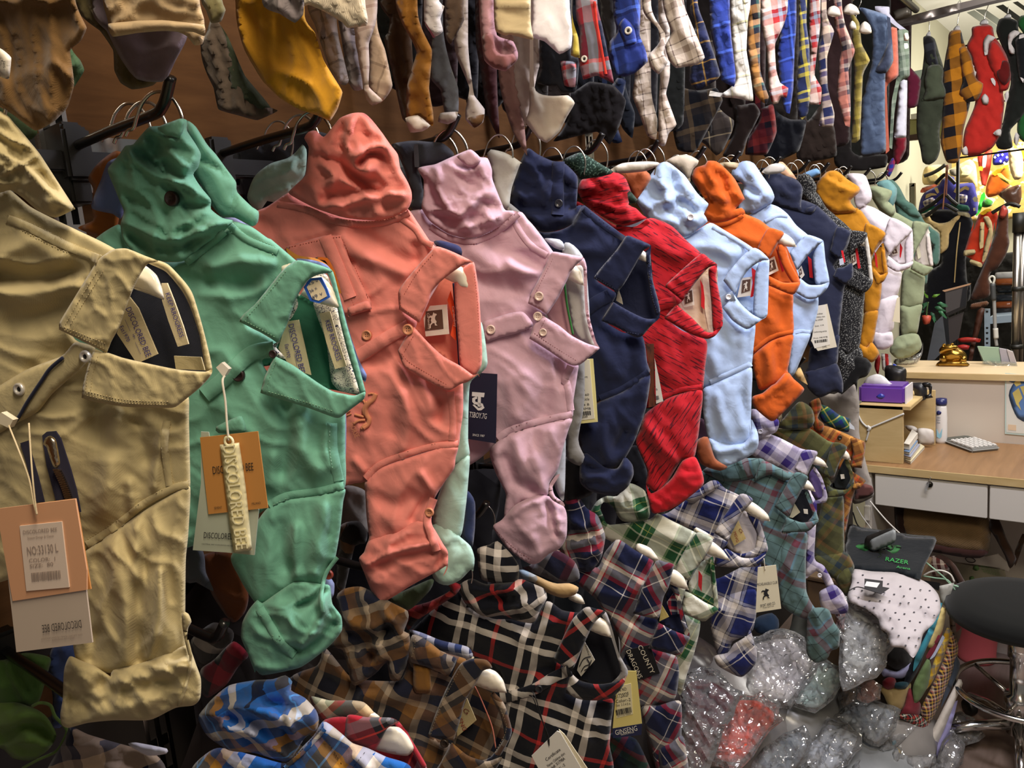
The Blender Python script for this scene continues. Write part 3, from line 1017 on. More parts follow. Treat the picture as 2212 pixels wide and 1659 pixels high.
# ---- 1 green
GR = fabric('#6da490', 240, 0.15, 0.10, 0.12)
T = mid(1, 'green_shirt', 'green twill shirt with floral collar lining and rolled cuff')
o = shirt(T, GR,
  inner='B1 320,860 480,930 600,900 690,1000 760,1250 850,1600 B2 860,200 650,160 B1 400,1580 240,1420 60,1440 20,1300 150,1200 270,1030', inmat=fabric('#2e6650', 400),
  body='A1 780,410 900,330 960,320 1080,560 1250,605 1460,605 1620,480 1780,370 1860,290 2000,330 2130,420 B1 130,430 330,600 380,650 250,720 100,880 0,1000 -60,1110 60,1180 180,1260 150,1330 60,1400 120,1500 300,1560 B2 400,150 700,300 722,340 722,600 715,940 500,990 240,1025 100,1100 A2 1800,1300 1300,1450 700,1300 A1 500,1000 600,600',
  up='A0 1120,1080 1190,1010 1290,1000 1430,945 1490,960 1490,1040 1560,1150 1600,1230 1580,1330 1540,1390 1600,1490 1680,1590 A1 1680,190 1770,260 1860,285 1780,370 1620,480 1460,605 1250,600 1080,560 980,430 960,310 985,210 950,120 910,20 A0 870,1400 860,1340 950,1230 1000,1160 1060,1150',
  low='B2 715,940 500,995 240,1030 100,1100 0,1230 A2 1840,1480 1900,1640 A3 1960,240 2050,360 2150,330 B3 330,200 530,210 560,120 590,40 B2 640,1500 680,1280 705,1050',
  cuff='B3 310,180 420,180 540,195 600,210 620,350 690,450 695,560 640,640 560,720 380,850 240,890 60,920 10,880 A3 2030,900 1970,740 1920,620 1930,500 1980,400 2050,320 B3 60,345 170,270',
  leaf1='B1 330,600 430,610 560,650 620,690 500,715 430,755 360,850 320,930 280,1050 250,1130 190,1255c 60,1180 -127,1085c -90,1030 0,950 100,830 220,680',
  leaf2='B1 160,1360c 300,1430 500,1570 620,1640 B2 700,185 800,200 880,170 870,230 780,300 690,370 640,377 400,290 200,230 45,180c 80,50',
  rim='B1 560,650 625,690 690,940 740,1130 830,1440 886,1650 B2 885,180 840,185 B1 820,1590 740,1330 680,1090 640,880 590,720',
  f_up=(('A0 1040,1170 1060,1260 1250,1400 1480,1470 1660,1570', 7, 17), ('A0 1250,1180 1200,1260 1300,1330', 24, -18), ('A0 1300,1150 1420,1270 1540,1400', 9, 9), ('A0 1150,1130 1300,1120 1450,1080', 10, 6),
  ('A0 1560,1380 1590,1450', 10, -16), ('A1 990,290 1300,430 1500,400 1760,290', 9, 12), ('A1 1060,430 1300,520 1500,470 1680,400', 14, -8), ('A1 990,90 1150,150 1300,250', 16, -9), ('A1 1480,160 1600,170 1670,150', 7, -9), ('A0 900,1380 960,1550', 20, 8)),
  f_body=(('A1 1480,760 1700,790 2000,790', 22, -11), ('A1 1700,640 1950,600 2150,620', 16, 9), ('A1 1600,850 1850,880 2100,830', 14, 7), ('B2 250,300 270,500 220,800', 18, -9), ('B2 330,400 400,650 500,800', 20, 9), ('B2 580,450 560,620 600,760', 10, 7), ('B2 150,700 130,900', 16, 6)),
  f_low=(('B2 330,1250 320,1450 340,1640', 10, 10), ('B2 560,1100 520,1350 480,1600', 18, 8), ('B2 200,1250 230,1500 B3 260,60', 18, -8), ('B2 620,1000 600,1300', 12, -5)),
  f_cuff=(('B3 350,370 480,310 540,240', 9, -12), ('B3 380,680 480,560 540,420 540,300', 8, 12), ('B3 300,730 450,690 560,600 620,520', 10, -10), ('B3 620,420 650,500', 8, -9), ('B3 200,400 330,500', 26, 8)), res=6.5)
cloth(T, 'sleeve_roll', 'A0 1490,960 1560,1010 1650,1150 1720,1230 1800,1340 1880,1450 1890,1530 2010,1650 A1 2060,210 2055,290 2010,330 1870,260 1760,250 1640,100 1600,0 A0 1500,1350 1530,1200 1480,1050', GR, w=-6, puff=14, back=12, R=22, res=8, folds=(('A0 1600,1280 1720,1330 1850,1420', 6, -6), ('A0 1560,1050 1650,1200', 8, 6), ('A1 1850,230 1870,120 1880,30', 5, -5)))
cloth(T, 'sleeve_tab', 'A0 1255,1015 1440,945 1470,970 1460,1040 1430,1100c 1370,1090 1330,1080', GR, w=30, puff=5, back=3, R=6, res=6)
button(T, 'A0 1370,1582', 14.5, solid('#2a1b1e', 0.4), BLACK)
ribbon(T, 'shoulder_seam', 'A1 1830,320 1950,420 2080,480 2212,530', 14, GR, 2.0)
ribbon(T, 'armhole_seam', 'A1 1790,370 1640,500 1480,620', 14, GR, 2.0)
ribbon(T, 'armhole_seam', 'B2 620,420 625,650 670,880', 20, GR, 2.0)
ribbon(T, 'armhole_seam', 'B2 710,915 500,965 260,1000 110,1070', 15, GR, 2.0)
ribbon(T, 'cuff_hem', 'B3 40,390 120,520 220,680 320,760', 18, GR, 2.4)
GTH = solid('#a6cdb2', 0.8)
stitches(T, ['A1 1850,300 1970,400 2100,450 2212,500', 'A1 1810,340 1930,440 2060,500 2200,560', 'A1 1810,390 1660,520 1500,640', 'B2 600,430 600,650 640,880', 'B2 650,430 655,650 695,880', 'B2 710,890 500,940 260,975 110,1045',
             'B2 710,940 500,985 260,1020 110,1095', 'B3 20,400 100,530 200,690 300,770', 'B3 60,380 140,510 240,670 340,750', 'B2 110,170 400,250 640,330', 'B1 170,1400 110,1560 B2 100,150', 'B1 -80,1080 160,1210', 'B1 -60,1050 100,870 260,670'], GTH, 4, 3, 1.2)
FL = floral('floral_navy', '#d9d3c6', '#2c2c4c')
cloth(T, 'floral_collar_lining', 'B1 470,930 600,920 665,970 700,1100 760,1350 835,1600 B2 850,185 690,170 640,130 B1 610,1560 570,1250 500,1050', FL, w=-18, puff=4, back=3, R=10, res=8)
cloth(T, 'floral_collar_lining', 'B1 440,750 520,690 580,720 600,790 540,760', FL, w=-6, puff=3, back=2, R=8, res=6)
cloth(T, 'floral_collar_edge', 'B1 330,900 345,960 300,1050 230,1130 200,1250 170,1290 250,1380 B1 150,1360 100,1290 190,1240 260,1090', FL, w=12, puff=3, back=2, R=6, res=6)
lb = slab(T, 'neck_label', 'B1 250,1085 350,1072 400,1290 448,1512 380,1490 260,1410 190,1300', lbm, w=-14)
text(T, 'DISCOLORED BEE', 'B1 268,1112', 'B1 362,1500', 12, PUR, w=-13, parent=lb)
text(T, '— * —', 'B1 262,1150', 'B1 330,1440', 7, PUR, w=-13, parent=lb)
text(T, 'Est1970', 'B1 240,1270', 'B1 258,1375', 8, PUR, w=-13, parent=lb)
lb = slab(T, 'collar_label', 'B1 515,1020 600,1005 660,1220 732,1440 640,1465 570,1250', lbm, w=-10)
text(T, 'KEEP RROGRESS', 'B1 560,1083', 'B1 655,1400', 11, PUR, w=-9, parent=lb)
ribbon(T, 'button_placket', 'B1 150,1310 0,1330 -130,1430 -260,1560 B2 -400,200', 36, GR, 3.5, sample=True)
button(T, 'A1 1900,1512', 13, solid('#2a1b1e', 0.4), BLACK)
button(T, 'B1 145,1345', 8, solid('#2a1b1e', 0.4))
cloth(T, 'pocket_flap', 'A2 1720,450 1850,385 1925,365 1955,490 1740,500', GR, w=20, puff=3, back=2, R=6, res=7)
ribbon(T, 'cuff_tab', 'B2 660,1490 590,1580 B3 555,150 530,300 540,420', 9, GR, 5, parent=None)
button(T, 'B3 588,118', 10, solid('#7a2f22', 0.4))
H1 = hanger(HOOKY[1], HZ, 'white hanger tip with blue edged price sticker in the green collar', (340, 243, 54), 'B1 350,885 400,800 450,735 520,725 580,765 640,850 695,990c 560,955 450,915 250,800 200,650 330,620')
s4 = Thing('price_sticker', 'handwritten price sticker with blue border on the white hanger tip', 'sticker', H1.O + H1.n * 0.021, 25)
slab(s4, 'border', 'B1 390,812 440,742 530,732 575,820 600,892 512,942 442,922', solid('#2a5fc4', 0.5), w=0)
slab(s4, 'paper', 'B1 415,812 455,760 512,755 555,830 575,885 510,920 460,905', solid('#ead9bb', 0.6), w=0.6)
PEN = solid('#33406a', 0.8)
for s, a, b, h in (('x5 v', 'B1 430,800', 'B1 510,765', 6), ('36 x', 'B1 445,860', 'B1 500,825', 7), ('49 v', 'B1 460,915', 'B1 545,870', 8)):
 text(s4, s, a, b, h, PEN, w=1.1)
TG = Thing('hang_tag', 'kraft card hang tag with cream rubber letter strip on the green shirt', 'tag', T.O + T.n * 0.062, 25, 'clothing hang tags')
slab(TG, 'vellum_card', 'A2 1600,488 1660,492 1700,700 2060,1110 2025,1472 1800,1450 1535,1432 1600,900', solid('#aab0a2', 0.4), w=-2)
kc = slab(TG, 'kraft_card', 'A2 1592,535 2052,486 2132,1096 1660,1146', solid('#b87f41', 0.65), w=0)
text(TG, 'DISCOLORED BEE', 'A2 1697,828', 'A2 2020,796', 17, INK, w=1.0, parent=kc)
text(TG, 'SEVENT', 'A2 1706,1106', 'A2 1768,1100', 5, INK, w=1.0, parent=kc)
text(TG, 'MILANO', 'A2 2006,1072', 'A2 2076,1064', 5, INK, w=1.0, parent=kc)
text(TG, 'DISCOLORED BEE', 'A2 1622,1335', 'A2 1930,1352', 13, INK, w=-0.8)
text(TG, 'OUR ETERNAL SPIRIT OF EXPLORATION AND NEED', 'A2 1605,1388', 'A2 1860,1404', 3, INK, w=-0.8)
RUB = solid('#e4dcb6', 0.5)
cloth(TG, 'rubber_strip', 'A2 1750,592c 1905,575c 1960,950 2008,1432c 1860,1450c 1800,1000', RUB, w=3, puff=2.5, back=2, R=4, res=7)
text(TG, 'DISCOLORED BEE', 'A2 1775,605', 'A2 1880,1430', 27, solid('#efe7c4', 0.5), w=7.2, th=2)
me = lathe_mesh('eyelet', [(0.003, 0), (0.0045, 0.0014), (0.0062, 0), (0.0045, -0.0014), (0.003, 0)], 16)
M = Matrix((tuple(TG.u), tuple(TG.v), tuple(TG.n))).transposed().to_4x4()
q = P('A2 1822,566')[0]
M.translation = Vector(TG.at(q[0], q[1], 5)[0])
me.transform(M)
link('eyelet', me, RUB, TG.e)
tube(TG, 'string', 'A2 1822,560,5 1808,440,5 1795,250,3 1772,90,2 1790,45,-10', 2.2, solid('#cfc6b4', 0.8), w=4)
slab(TG, 'plug', 'A1 1720,1452 1765,1412 1822,1465 1790,1518 1775,1522', solid('#e4dcd2', 0.4), w=-8, th=5)
# ---- 2 salmon
SA = fabric('#dd847a', 420, 0.0, 0.28, 0.08)
T = mid(2, 'salmon_shirt', 'salmon pink shirt with embroidered horse and chest pocket')
o = shirt(T, SA,
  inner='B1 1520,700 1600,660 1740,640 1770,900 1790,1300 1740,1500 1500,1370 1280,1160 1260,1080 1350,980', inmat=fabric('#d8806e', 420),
  body='B1 100,170 270,60 340,110 500,190 700,255 850,275 1000,280 1150,235 1220,190 1300,300 1400,450 1440,490 1480,540 1400,600 1260,720 1200,860 1200,1000 1290,1080 1280,1140 1240,1240 1200,1330 1280,1400 1500,1480 1640,1520 B2 1660,110 1660,330 1640,480 1620,610 1530,590 1400,630 1150,710 1000,770 880,885 800,900 720,915 400,920 -200,1000 B1 -400,800 -150,300',
  up='B0 620,1010 680,940 780,900 870,900 930,950 1010,1050 1080,1150 1140,1230 1160,1340 1220,1450 1250,1530 1250,1600 B1 1220,190 1150,235 1000,278 850,272 700,252 500,190 340,110 270,60 B0 330,1470 400,1400 420,1290 430,1170 395,1100 430,1050 490,1040 550,1090',
  low='B2 1620,610 1530,600 1400,640 1150,720 1000,780 880,890 880,960 890,1150 910,1330 900,1420 1200,1370 1400,1300 1400,1100 1450,990 1520,880 1590,780 1600,700',
  cuff='B2 910,1360 1050,1310 1180,1250 1300,1200 1400,1220 1500,1380 1540,1450 1535,1580 1500,1640 B3 1530,50 1460,90 1240,210 1130,280 990,362c 930,250 870,100 B2 830,1500 870,1450',
  leaf1='B1 1440,490 1500,500 1600,540 1740,612 1680,625 1580,690 1480,770 1410,850 1390,920 1350,1010 1310,1097c 1150,990c 1145,850 1200,760 1300,640 1370,560',
  leaf2='B1 1270,1130c 1380,1250 1500,1360 1640,1440 1740,1512 1780,1500 1790,1530 B2 1780,30 1700,90 1640,110 1540,160 1400,100 1220,0 B1 1180,1430 1140,1320c 1200,1210',
  rim='B1 1740,610 1762,680 1790,900 1812,1300 1805,1440 1750,1512 1640,1440 1620,1240 1600,1000 1590,830 1600,720 1670,650',
  f_up=(('B0 790,910 735,1080 740,1200 800,1330 870,1385', 10, 16), ('B0 690,1000 700,1150 760,1330 900,1430', 16, -16), ('B0 810,1240 930,1175 1050,1165', 8, 15), ('B0 850,1290 900,1240 1000,1230', 9, -14), ('B0 430,1130 520,1260 620,1380 620,1450', 10, 13),
  ('B0 500,1250 650,1300 800,1400 1000,1510', 14, -14), ('B0 900,1330 930,1450 1080,1530', 9, 12), ('B1 540,175 700,150 950,90 1170,80', 10, 14), ('B1 560,100 800,40 1050,50', 12, -9), ('B0 1060,1170 1110,1290 1180,1430', 9, 9), ('B0 400,1430 500,1560', 14, 8), ('B0 880,950 940,1080', 10, 8)),
  f_body=(('B1 700,420 900,600 1200,720', 20, 9), ('B1 800,360 1000,480 1280,640', 16, -8), ('B1 1280,480 1300,600', 9, -9), ('B1 720,620 900,640 1150,760', 16, -7), ('B2 1180,200 1220,400 1180,640', 16, 8), ('B2 1480,250 1460,380', 10, -10), ('B2 1080,250 1100,500', 18, -6), ('B2 800,720 870,800', 8, 8), ('B1 60,300 160,350', 16, -8), ('B1 950,1420 1150,1350', 20, -8), ('B2 1330,120 1400,300', 16, 7)),
  f_low=(('B2 950,1010 1100,1080 1250,1020', 24, -9), ('B2 1330,830 1400,930 1430,1050', 9, 9), ('B2 1250,1190 1320,1080 1400,1000', 8, -9), ('B2 930,950 920,1200', 16, 7), ('B2 1050,1150 1150,1250', 20, 7)),
  f_cuff=(('B2 860,1560 1100,1450 1400,1380', 7, 11), ('B2 900,1600 1150,1500 1400,1440', 12, -10), ('B2 1000,1420 1200,1300', 14, 7), ('B2 1440,1600 1500,1480', 8, -10), ('B3 900,60 1000,200', 20, 6)), res=6.5)
STS = solid('#eeb09a', 0.8)
ribbon(T, 'armhole_seam', 'B1 180,150 400,190 620,280 850,310 1060,290 1230,220', 13, SA, 1.8)
ribbon(T, 'armhole_seam', 'B2 1620,585 1400,610 1150,690 1000,750 880,860', 13, SA, 1.8)
ribbon(T, 'shoulder_seam', 'B1 1160,260 1280,350 1340,440 1420,480', 12, SA, 1.5)
ribbon(T, 'shoulder_seam', 'B2 1560,170 1580,400 1570,560', 14, SA, 1.5)
cloth(T, 'chest_pocket', 'B1 240,490c 560,400 690,395c 760,600 930,930c 930,990c 740,1048c 560,950 400,760', SA, w=16, puff=2.5, back=2, R=6, res=8, nz=(1.2, 40, 2, 60))
ribbon(T, 'pocket_trim', 'B1 560,410 640,600 760,900', 30, SA, 1.5)
cloth(T, 'pocket_flap_end', 'B1 740,975c 900,920 935,985c 745,1048c', SA, w=22, puff=3, back=2, R=5, res=6)
stitches(T, ['B1 250,500 560,430 690,410', 'B1 590,470 690,700 800,980', 'B1 700,430 800,660 910,910', 'B1 1160,880 1170,970 1310,1060', 'B1 1190,870 1300,690 1430,540', 'B1 1170,1340 1230,1410 B2 1540,120', 'B1 1190,1330 1270,1190', 'B1 1750,700 1780,1000 1790,1430'], solid('#a8503e', 0.8), 3.5, 2.6, 1.1)
stitches(T, ['B1 200,130 420,170 640,260 860,290 1060,270 1220,200', 'B1 170,170 380,210 600,300 850,330 1060,310 1230,240', 'B2 1620,560 1400,590 1140,670 990,730 870,840'], STS, 3.5, 2.6, 1.2)
ribbon(T, 'button_placket', 'B1 1230,1120 1050,1220 850,1350 600,1500', 30, SA, 3, sample=True)
WB = solid('#c98462', 0.45)
button(T, 'B1 895,1195', 10.5, WB, solid('#3a2018', .8))
button(T, 'B1 1222,1150', 11.5, WB, solid('#3a2018', .8))
tube(T, 'navy_tape', 'B1 1583,780,-8 1600,1000,-8 1618,1250,-8 1630,1440,-6', 2.2, fabric('#20223c', 400), w=-8)
ob_ = slab(T, 'orange_tab', 'B1 1560,840 1592,960 1600,1100 1605,1240 1560,1195 1582,1080 1535,915', fabric('#e2502a', 400), w=-7)
text(T, 'Cardanboy', 'B1 1572,965', 'B1 1592,1130', 5, solid('#f0d8c8', .8), w=-6, parent=ob_)
HORSE = [(0.46, 0.02), (0.52, 0.1), (0.66, 0.12), (0.72, 0.2), (0.62, 0.25), (0.58, 0.38), (0.62, 0.5), (0.72, 0.6), (0.68, 0.75), (0.8, 0.86), (0.62, 0.84), (0.58, 0.7), (0.45, 0.68), (0.3, 0.8), (0.3, 0.98), (0.2, 0.96), (0.22, 0.76), (0.34, 0.62), (0.28, 0.5), (0.32, 0.36), (0.2, 0.3), (0.12, 0.4), (0.08, 0.3), (0.2, 0.2), (0.38, 0.22)]
def horse_label(T, quad, brown, w, parent=None, white='#e6ddd0', br='#5c4032'):
 """woven neck label: white cloth, brown square, pale horse"""
 lab = slab(T, 'neck_label', quad, fabric(white, 500, .7, .1), w=w, parent=parent)
 slab(T, 'label_square', brown, solid(br, 0.8), w=w + 0.8, parent=lab)
 b = P(brown)
 a0, ax, ay = np.array(b[0][:2]), np.array(b[1][:2]) - np.array(b[0][:2]), np.array(b[3][:2]) - np.array(b[0][:2])
 q = [a0 + ax * (0.12 + 0.8 * h[0]) + ay * (0.08 + 0.84 * h[1]) for h in HORSE]
 slab(T, 'label_horse', [[x, y, None, True] for x, y in q], solid('#e8dccb', 0.8), w=w + 1.5, th=0.4, parent=lab, sample=False)
 return lab
lb = horse_label(T, 'B1 1395,962 1530,950 1547,1185 1362,1205 1345,1060', 'B1 1362,1005 1492,990 1503,1142 1355,1160', -12)
text(T, 'Cardanboy', 'B1 1372,1020', 'B1 1385,1150', 5, solid('#e8dccb', .8), w=-10.2, parent=lb)
EMB = fabric('#cf8564', 600, 0.2, 0.5)
for s, r in (('B2 965,185 945,230 910,260 885,300 890,350 912,390 900,430 860,460', 5.2), ('B2 905,190 940,185 965,215', 2.2), ('B2 870,370 830,360 795,350', 2.6), ('B2 880,395 830,400 790,425', 2.6), ('B2 845,235 870,245 890,290', 2.0),
             ('B2 905,420 870,440 850,465', 3.2), ('B2 900,250 870,310 880,350', 4.2), ('B2 740,335 760,320', 1.5), ('B2 735,360 770,345', 1.5)):
 tube(T, 'embroidered_horse', s, r, EMB, lift=0.5)
text(T, 'HORSE', 'B2 752,425', 'B2 800,540', 11, EMB, lift=1.2)
ribbon(T, 'cuff_tab', 'B2 1425,1020 1375,1180 1400,1290 1450,1440', 18, SA, 5)
button(T, 'B2 1392,1130', 9.5, WB, solid('#3a2018', .8), lift=5)
hanger(HOOKY[2], HZ, 'white hanger tip inside the salmon collar', (672, 280, 46), 'B1 1640,645 1690,690 1715,780 1720,838c 1640,825 1590,780 1480,720 1440,620 1540,610')
# ---- 3 lavender pink
LP = fabric('#c5a3b3', 420, 0.9, 0.16, 0.14)
T = mid(3, 'lavender_shirt', 'dusty lavender pink shirt with button down collar and grey neck band')
o = shirt(T, LP,
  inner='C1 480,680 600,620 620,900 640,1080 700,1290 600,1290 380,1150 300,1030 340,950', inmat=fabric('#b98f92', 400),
  body='B1 1150,250 1330,190 1400,290 1550,390 1700,425 1800,405 1950,330 2110,210 2180,280 C1 200,330 350,530 380,580 300,640 230,780 170,900 300,1020 260,1060 220,1120 190,1210 300,1290 480,1400 550,1430 C2 545,20 510,250 500,375 350,405 150,455 0,500 B2 1930,560 1880,630 1700,760 1400,800 900,700 B1 800,1200 950,500',
  up='B0 1480,1290 1590,1240 1720,1190 1790,1250 1855,1260 1890,1350 1895,1430 1985,1659 B1 2000,200 2100,215 1950,330 1800,402 1700,422 1550,388 1400,290 1330,180 1345,80 B0 1345,1500 1345,1430 1300,1340 1430,1310',
  low='C2 500,378 350,408 150,458 0,500 B2 1930,570 1870,650 1920,820 2000,980 1990,1100 1995,1180 C2 100,1060 300,1000 320,900 390,780 430,620 470,480',
  cuff='C2 -130,1250 -60,1190 50,1070 200,1000 310,1000 430,1080 460,1160 455,1330 400,1420 320,1460 240,1530 160,1540 0,1430',
  leaf1='C1 350,530 450,545 590,575 540,630 490,690 450,780 390,900 350,960 300,1033c 240,990 150,942c 170,870 250,720 320,570',
  leaf2='C1 270,1040c 400,1120 500,1200 620,1260 690,1282 720,1300 640,1370 560,1430 480,1430 300,1310 160,1222c 200,1110',
  rim='C1 590,575 617,650 622,900 642,1060 690,1240 722,1300 690,1295 635,1150 607,1000 595,800 588,660 555,620',
  f_up=(('B0 1440,1310 1465,1450 1500,1600 B1 1540,140', 8, 11), ('B0 1800,1270 1820,1420 1760,1560', 10, 8), ('B0 1370,1480 1450,1600', 14, -9), ('B1 1370,190 1550,200 1640,245', 6, 11), ('B1 1420,240 1560,270 1650,260', 7, -11), ('B1 1560,370 1700,330 1940,255', 7, 11), ('B1 1500,330 1620,360', 9, -8), ('B1 1640,230 1750,130 1840,60', 8, 10), ('B1 1720,250 1850,150', 10, -9), ('B0 1600,1450 1750,1500', 20, -6)),
  f_body=(('B1 1700,520 1900,640 2150,700', 18, 9), ('B1 1600,650 1800,780 2050,830', 18, -8), ('C1 -100,480 100,560 260,680', 18, -7), ('C1 0,620 120,690 230,700', 10, 8), ('C2 100,50 130,250 60,430', 18, 8), ('C2 300,100 280,350', 16, -7), ('B2 2030,100 2060,350', 14, 6), ('C1 380,1430 420,1600', 8, -7)),
  f_low=(('C2 40,560 120,750 260,930', 14, 10), ('C2 -40,700 40,880 180,960', 12, -10), ('C2 300,500 240,750', 18, 8), ('C2 -90,600 -50,850', 12, 6), ('C2 180,700 300,930', 8, 6)),
  f_cuff=(('C2 -100,1310 60,1440 190,1530', 5, -5), ('C2 100,1080 160,1250 260,1440', 22, 8), ('C2 300,1050 330,1180 360,1300', 8, -11), ('C2 380,1120 400,1280', 8, 8), ('C2 20,1150 150,1060 280,1030', 9, 6)), res=6.5)
cloth(T, 'sleeve_tab', 'B0 1605,1245c 1720,1192 1800,1260 1785,1305 1720,1330 1670,1310', LP, w=32, puff=4, back=3, R=6, res=6)
ribbon(T, 'armhole_seam', 'B1 2100,230 1960,350 1820,425 1700,450 1540,415 1400,330', 12, LP, 1.8)
ribbon(T, 'armhole_seam', 'C2 500,350 350,380 150,430 0,480 B2 1935,545', 13, LP, 2)
ribbon(T, 'shoulder_seam', 'B1 2060,270 2120,380 2212,490 C1 300,560', 13, LP, 1.6)
ribbon(T, 'shoulder_seam', 'C1 490,1440 440,1560 C2 460,100 490,320', 14, LP, 1.6)
DTH = solid('#8d5a60', 0.8)
stitches(T, ['B1 2110,245 1970,370 1830,445 1700,470 1540,435', 'B1 2090,215 1950,330 1815,405', 'C2 500,335 350,365 150,415 0,465', 'C2 500,365 350,395 150,445 0,495', 'C1 190,900 280,720 350,580', 'C1 170,950 290,1010', 'C1 200,1180 330,1270 540,1400', 'C1 220,1200 290,1060', 'B1 1830,1190 2027,1120 C1 110,1030', 'B1 1840,1230 2027,1190 C1 180,1140', 'C1 480,850 500,1000 560,1210', 'C1 600,640 608,850 640,1100 690,1250', 'C2 -110,1270 20,1400 190,1520'], DTH, 3.2, 2.6, 1.2)
cloth(T, 'grey_neck_band', 'C1 540,640 590,650 600,800 615,1000 685,1285 600,1250 520,1190 480,1000 450,775 500,680', fabric('#a9a6a2', 400), w=-16, puff=3, back=3, R=8, res=7)
tube(T, 'green_tape', 'C1 440,780,-10 460,950,-10 485,1080,-10 508,1190,-8', 2.6, fabric('#2c642e', 400), w=-10)
cloth(T, 'button_placket', 'B1 1810,1100 1900,1060 2027,1020 C1 110,1010 190,1115 60,1180 -80,1215 B1 1840,1245', LP, w=17, puff=3, back=3, R=6, res=7)
SB = solid('#d9c3b8', 0.3)
for s, r in (('C1 238,885', 10), ('C1 228,1045', 10), ('C1 270,1172', 8.5), ('B1 1882,1150', 10)):
 button(T, s, r, SB, solid('#7a6058', .8))
cloth(T, 'cuff_tab', 'C2 405,825 370,838 325,900 310,980 345,1035 440,1085 430,1050 365,1000 345,930 380,870', LP, w=34, puff=4, back=3, R=6, res=6)
hanger(HOOKY[3], HZ, 'white hanger tip inside the lavender pink collar', (968, 315, 42), 'C1 530,640 570,690 598,802c 530,780 460,740 400,680 420,580 500,600')
TG = Thing('hang_tag', 'dark navy brand tag with a white shield monogram on the lavender shirt', 'tag', T.O + T.n * 0.036, 25, 'clothing hang tags')
cd1 = slab(TG, 'navy_card', 'B2 1700,14 1932,30 1921,582 1690,545', solid('#191b33', .5), w=0)
WI = solid('#d4d2d6', .6)
for q_ in ('B2 1732,172 1832,180 1826,215 1802,212 1800,290 1776,288 1778,210 1730,205', 'B2 1733,222 1770,205 1772,225 1757,232 1757,250 1815,265 1830,300 1805,318 1780,320 1735,275 1748,272 1782,300 1805,294 1806,283 1748,268 1733,250'):
 slab(TG, 'monogram', q_, WI, w=.9, th=.3, parent=cd1, sample=False)
text(TG, 'TSBOY.7G', 'B2 1708,372', 'B2 1846,388', 12, WI, w=.9, parent=cd1)
text(TG, 'SINCE 1987', 'B2 1735,522', 'B2 1830,532', 5, WI, w=.9, parent=cd1)
tube(TG, 'string', 'B2 1795,45,2 1800,0,0 B1 1830,1400,-6', 1.0, INK)
# ---- 4 navy
NV = fabric('#1e2440', 420, 0.9, 0.2, 0.08)
T = mid(4, 'navy_shirt', 'navy blue shirt with buttoned sleeve tab between the lavender and red shirts')
o = shirt(T, NV,
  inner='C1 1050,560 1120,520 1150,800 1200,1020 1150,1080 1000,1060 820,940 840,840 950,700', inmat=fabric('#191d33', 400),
  body='C1 -200,200 100,280 250,372 380,365 500,310 580,160 650,200 780,300 910,400 960,450 860,540 740,700 700,760 850,860 820,940 790,1000 760,1080 900,1170 1060,1200 C2 1100,-60 1115,25 900,165 720,245 600,300 300,300 C1 200,1300 0,800',
  up='C0 150,1180 230,1230 340,1280 440,1300 540,1400 545,1500 530,1659 C1 480,190 580,160 500,310 380,362 250,370 100,270 0,150 C0 0,1600 30,1450 90,1280',
  low='C2 1115,30 900,170 720,250 600,350 545,440 560,600 590,690 760,790 900,730 1000,560 1060,400 1100,250',
  cuff='C2 570,690 620,660 760,770 860,780 920,690 980,750 990,830 950,920 880,980 780,995 640,960 560,880',
  leaf1='C1 930,405 1000,420 1130,480 1070,520 990,660 920,780 860,857c 670,740c 720,670 850,520',
  leaf2='C1 830,930c 950,1000 1080,1060 1170,1060 1200,1010 1195,1060 1130,1120 1060,1200 1000,1210 850,1130 730,1080c 780,1000',
  rim='C1 1130,480 1125,560 1142,750 1182,900 1202,1000 1180,1060 1130,900 1100,700 1085,560',
  f_up=(('C0 80,1550 250,1560 330,1480', 12, 9), ('C1 200,250 350,290 470,240', 10, 10), ('C1 120,180 300,200', 12, -8), ('C0 460,1450 490,1600', 10, -7), ('C1 480,300 540,220', 8, 8)),
  f_body=(('C1 300,480 500,520 750,520', 18, 8), ('C1 400,560 600,600', 14, -7), ('C1 540,300 650,330', 10, 8), ('C1 700,1250 850,1500', 16, 7), ('C1 950,1250 980,1500', 14, -6)),
  f_low=(('C2 760,350 740,550 800,720', 14, 10), ('C2 880,600 920,500', 10, -12), ('C2 650,450 660,600', 12, 7)), f_cuff=(('C2 620,860 780,830 900,770', 8, 10), ('C2 640,780 800,810', 9, -9)), res=8.0)
ribbon(T, 'sleeve_tab', 'C0 392,1285 385,1500 388,1659 C1 388,200 385,235', 27, NV, 3, sample=True)
button(T, 'C1 395,145', 9, solid('#2b2d36', 0.25), BLACK)
ribbon(T, 'shoulder_seam', 'C1 590,190 750,320 910,425', 12, NV, 1.8)
ribbon(T, 'armhole_seam', 'C2 1110,10 900,145 720,220', 12, NV, 1.8)
ribbon(T, 'button_placket', 'C1 800,880 700,930 600,1000 400,1100', 30, NV, 2.5)
NTH = solid('#3d4464', .8)
stitches(T, ['C1 690,740 850,830', 'C1 690,715 870,500', 'C1 750,1090 900,1160 1050,1190', 'C1 1110,600 1130,850 1180,1020', 'C1 600,180 760,300 900,400'], NTH, 3.2, 2.4, 1.0)
slab(T, 'neck_label', 'C1 870,830 895,900 905,950 850,920', fabric('#b8ad96', 500), w=-10)
hanger(HOOKY[4], HZ, 'cream hanger tip just showing under the navy collar', (1133, 300, 33), 'C1 1080,530 1098,570 1097,617c 1035,592 960,560 1000,500')
TG = Thing('hang_tag', 'cream certificate tag with barcode behind the lavender collar', 'tag', T.O + T.n * 0.05, 25, 'clothing hang tags')
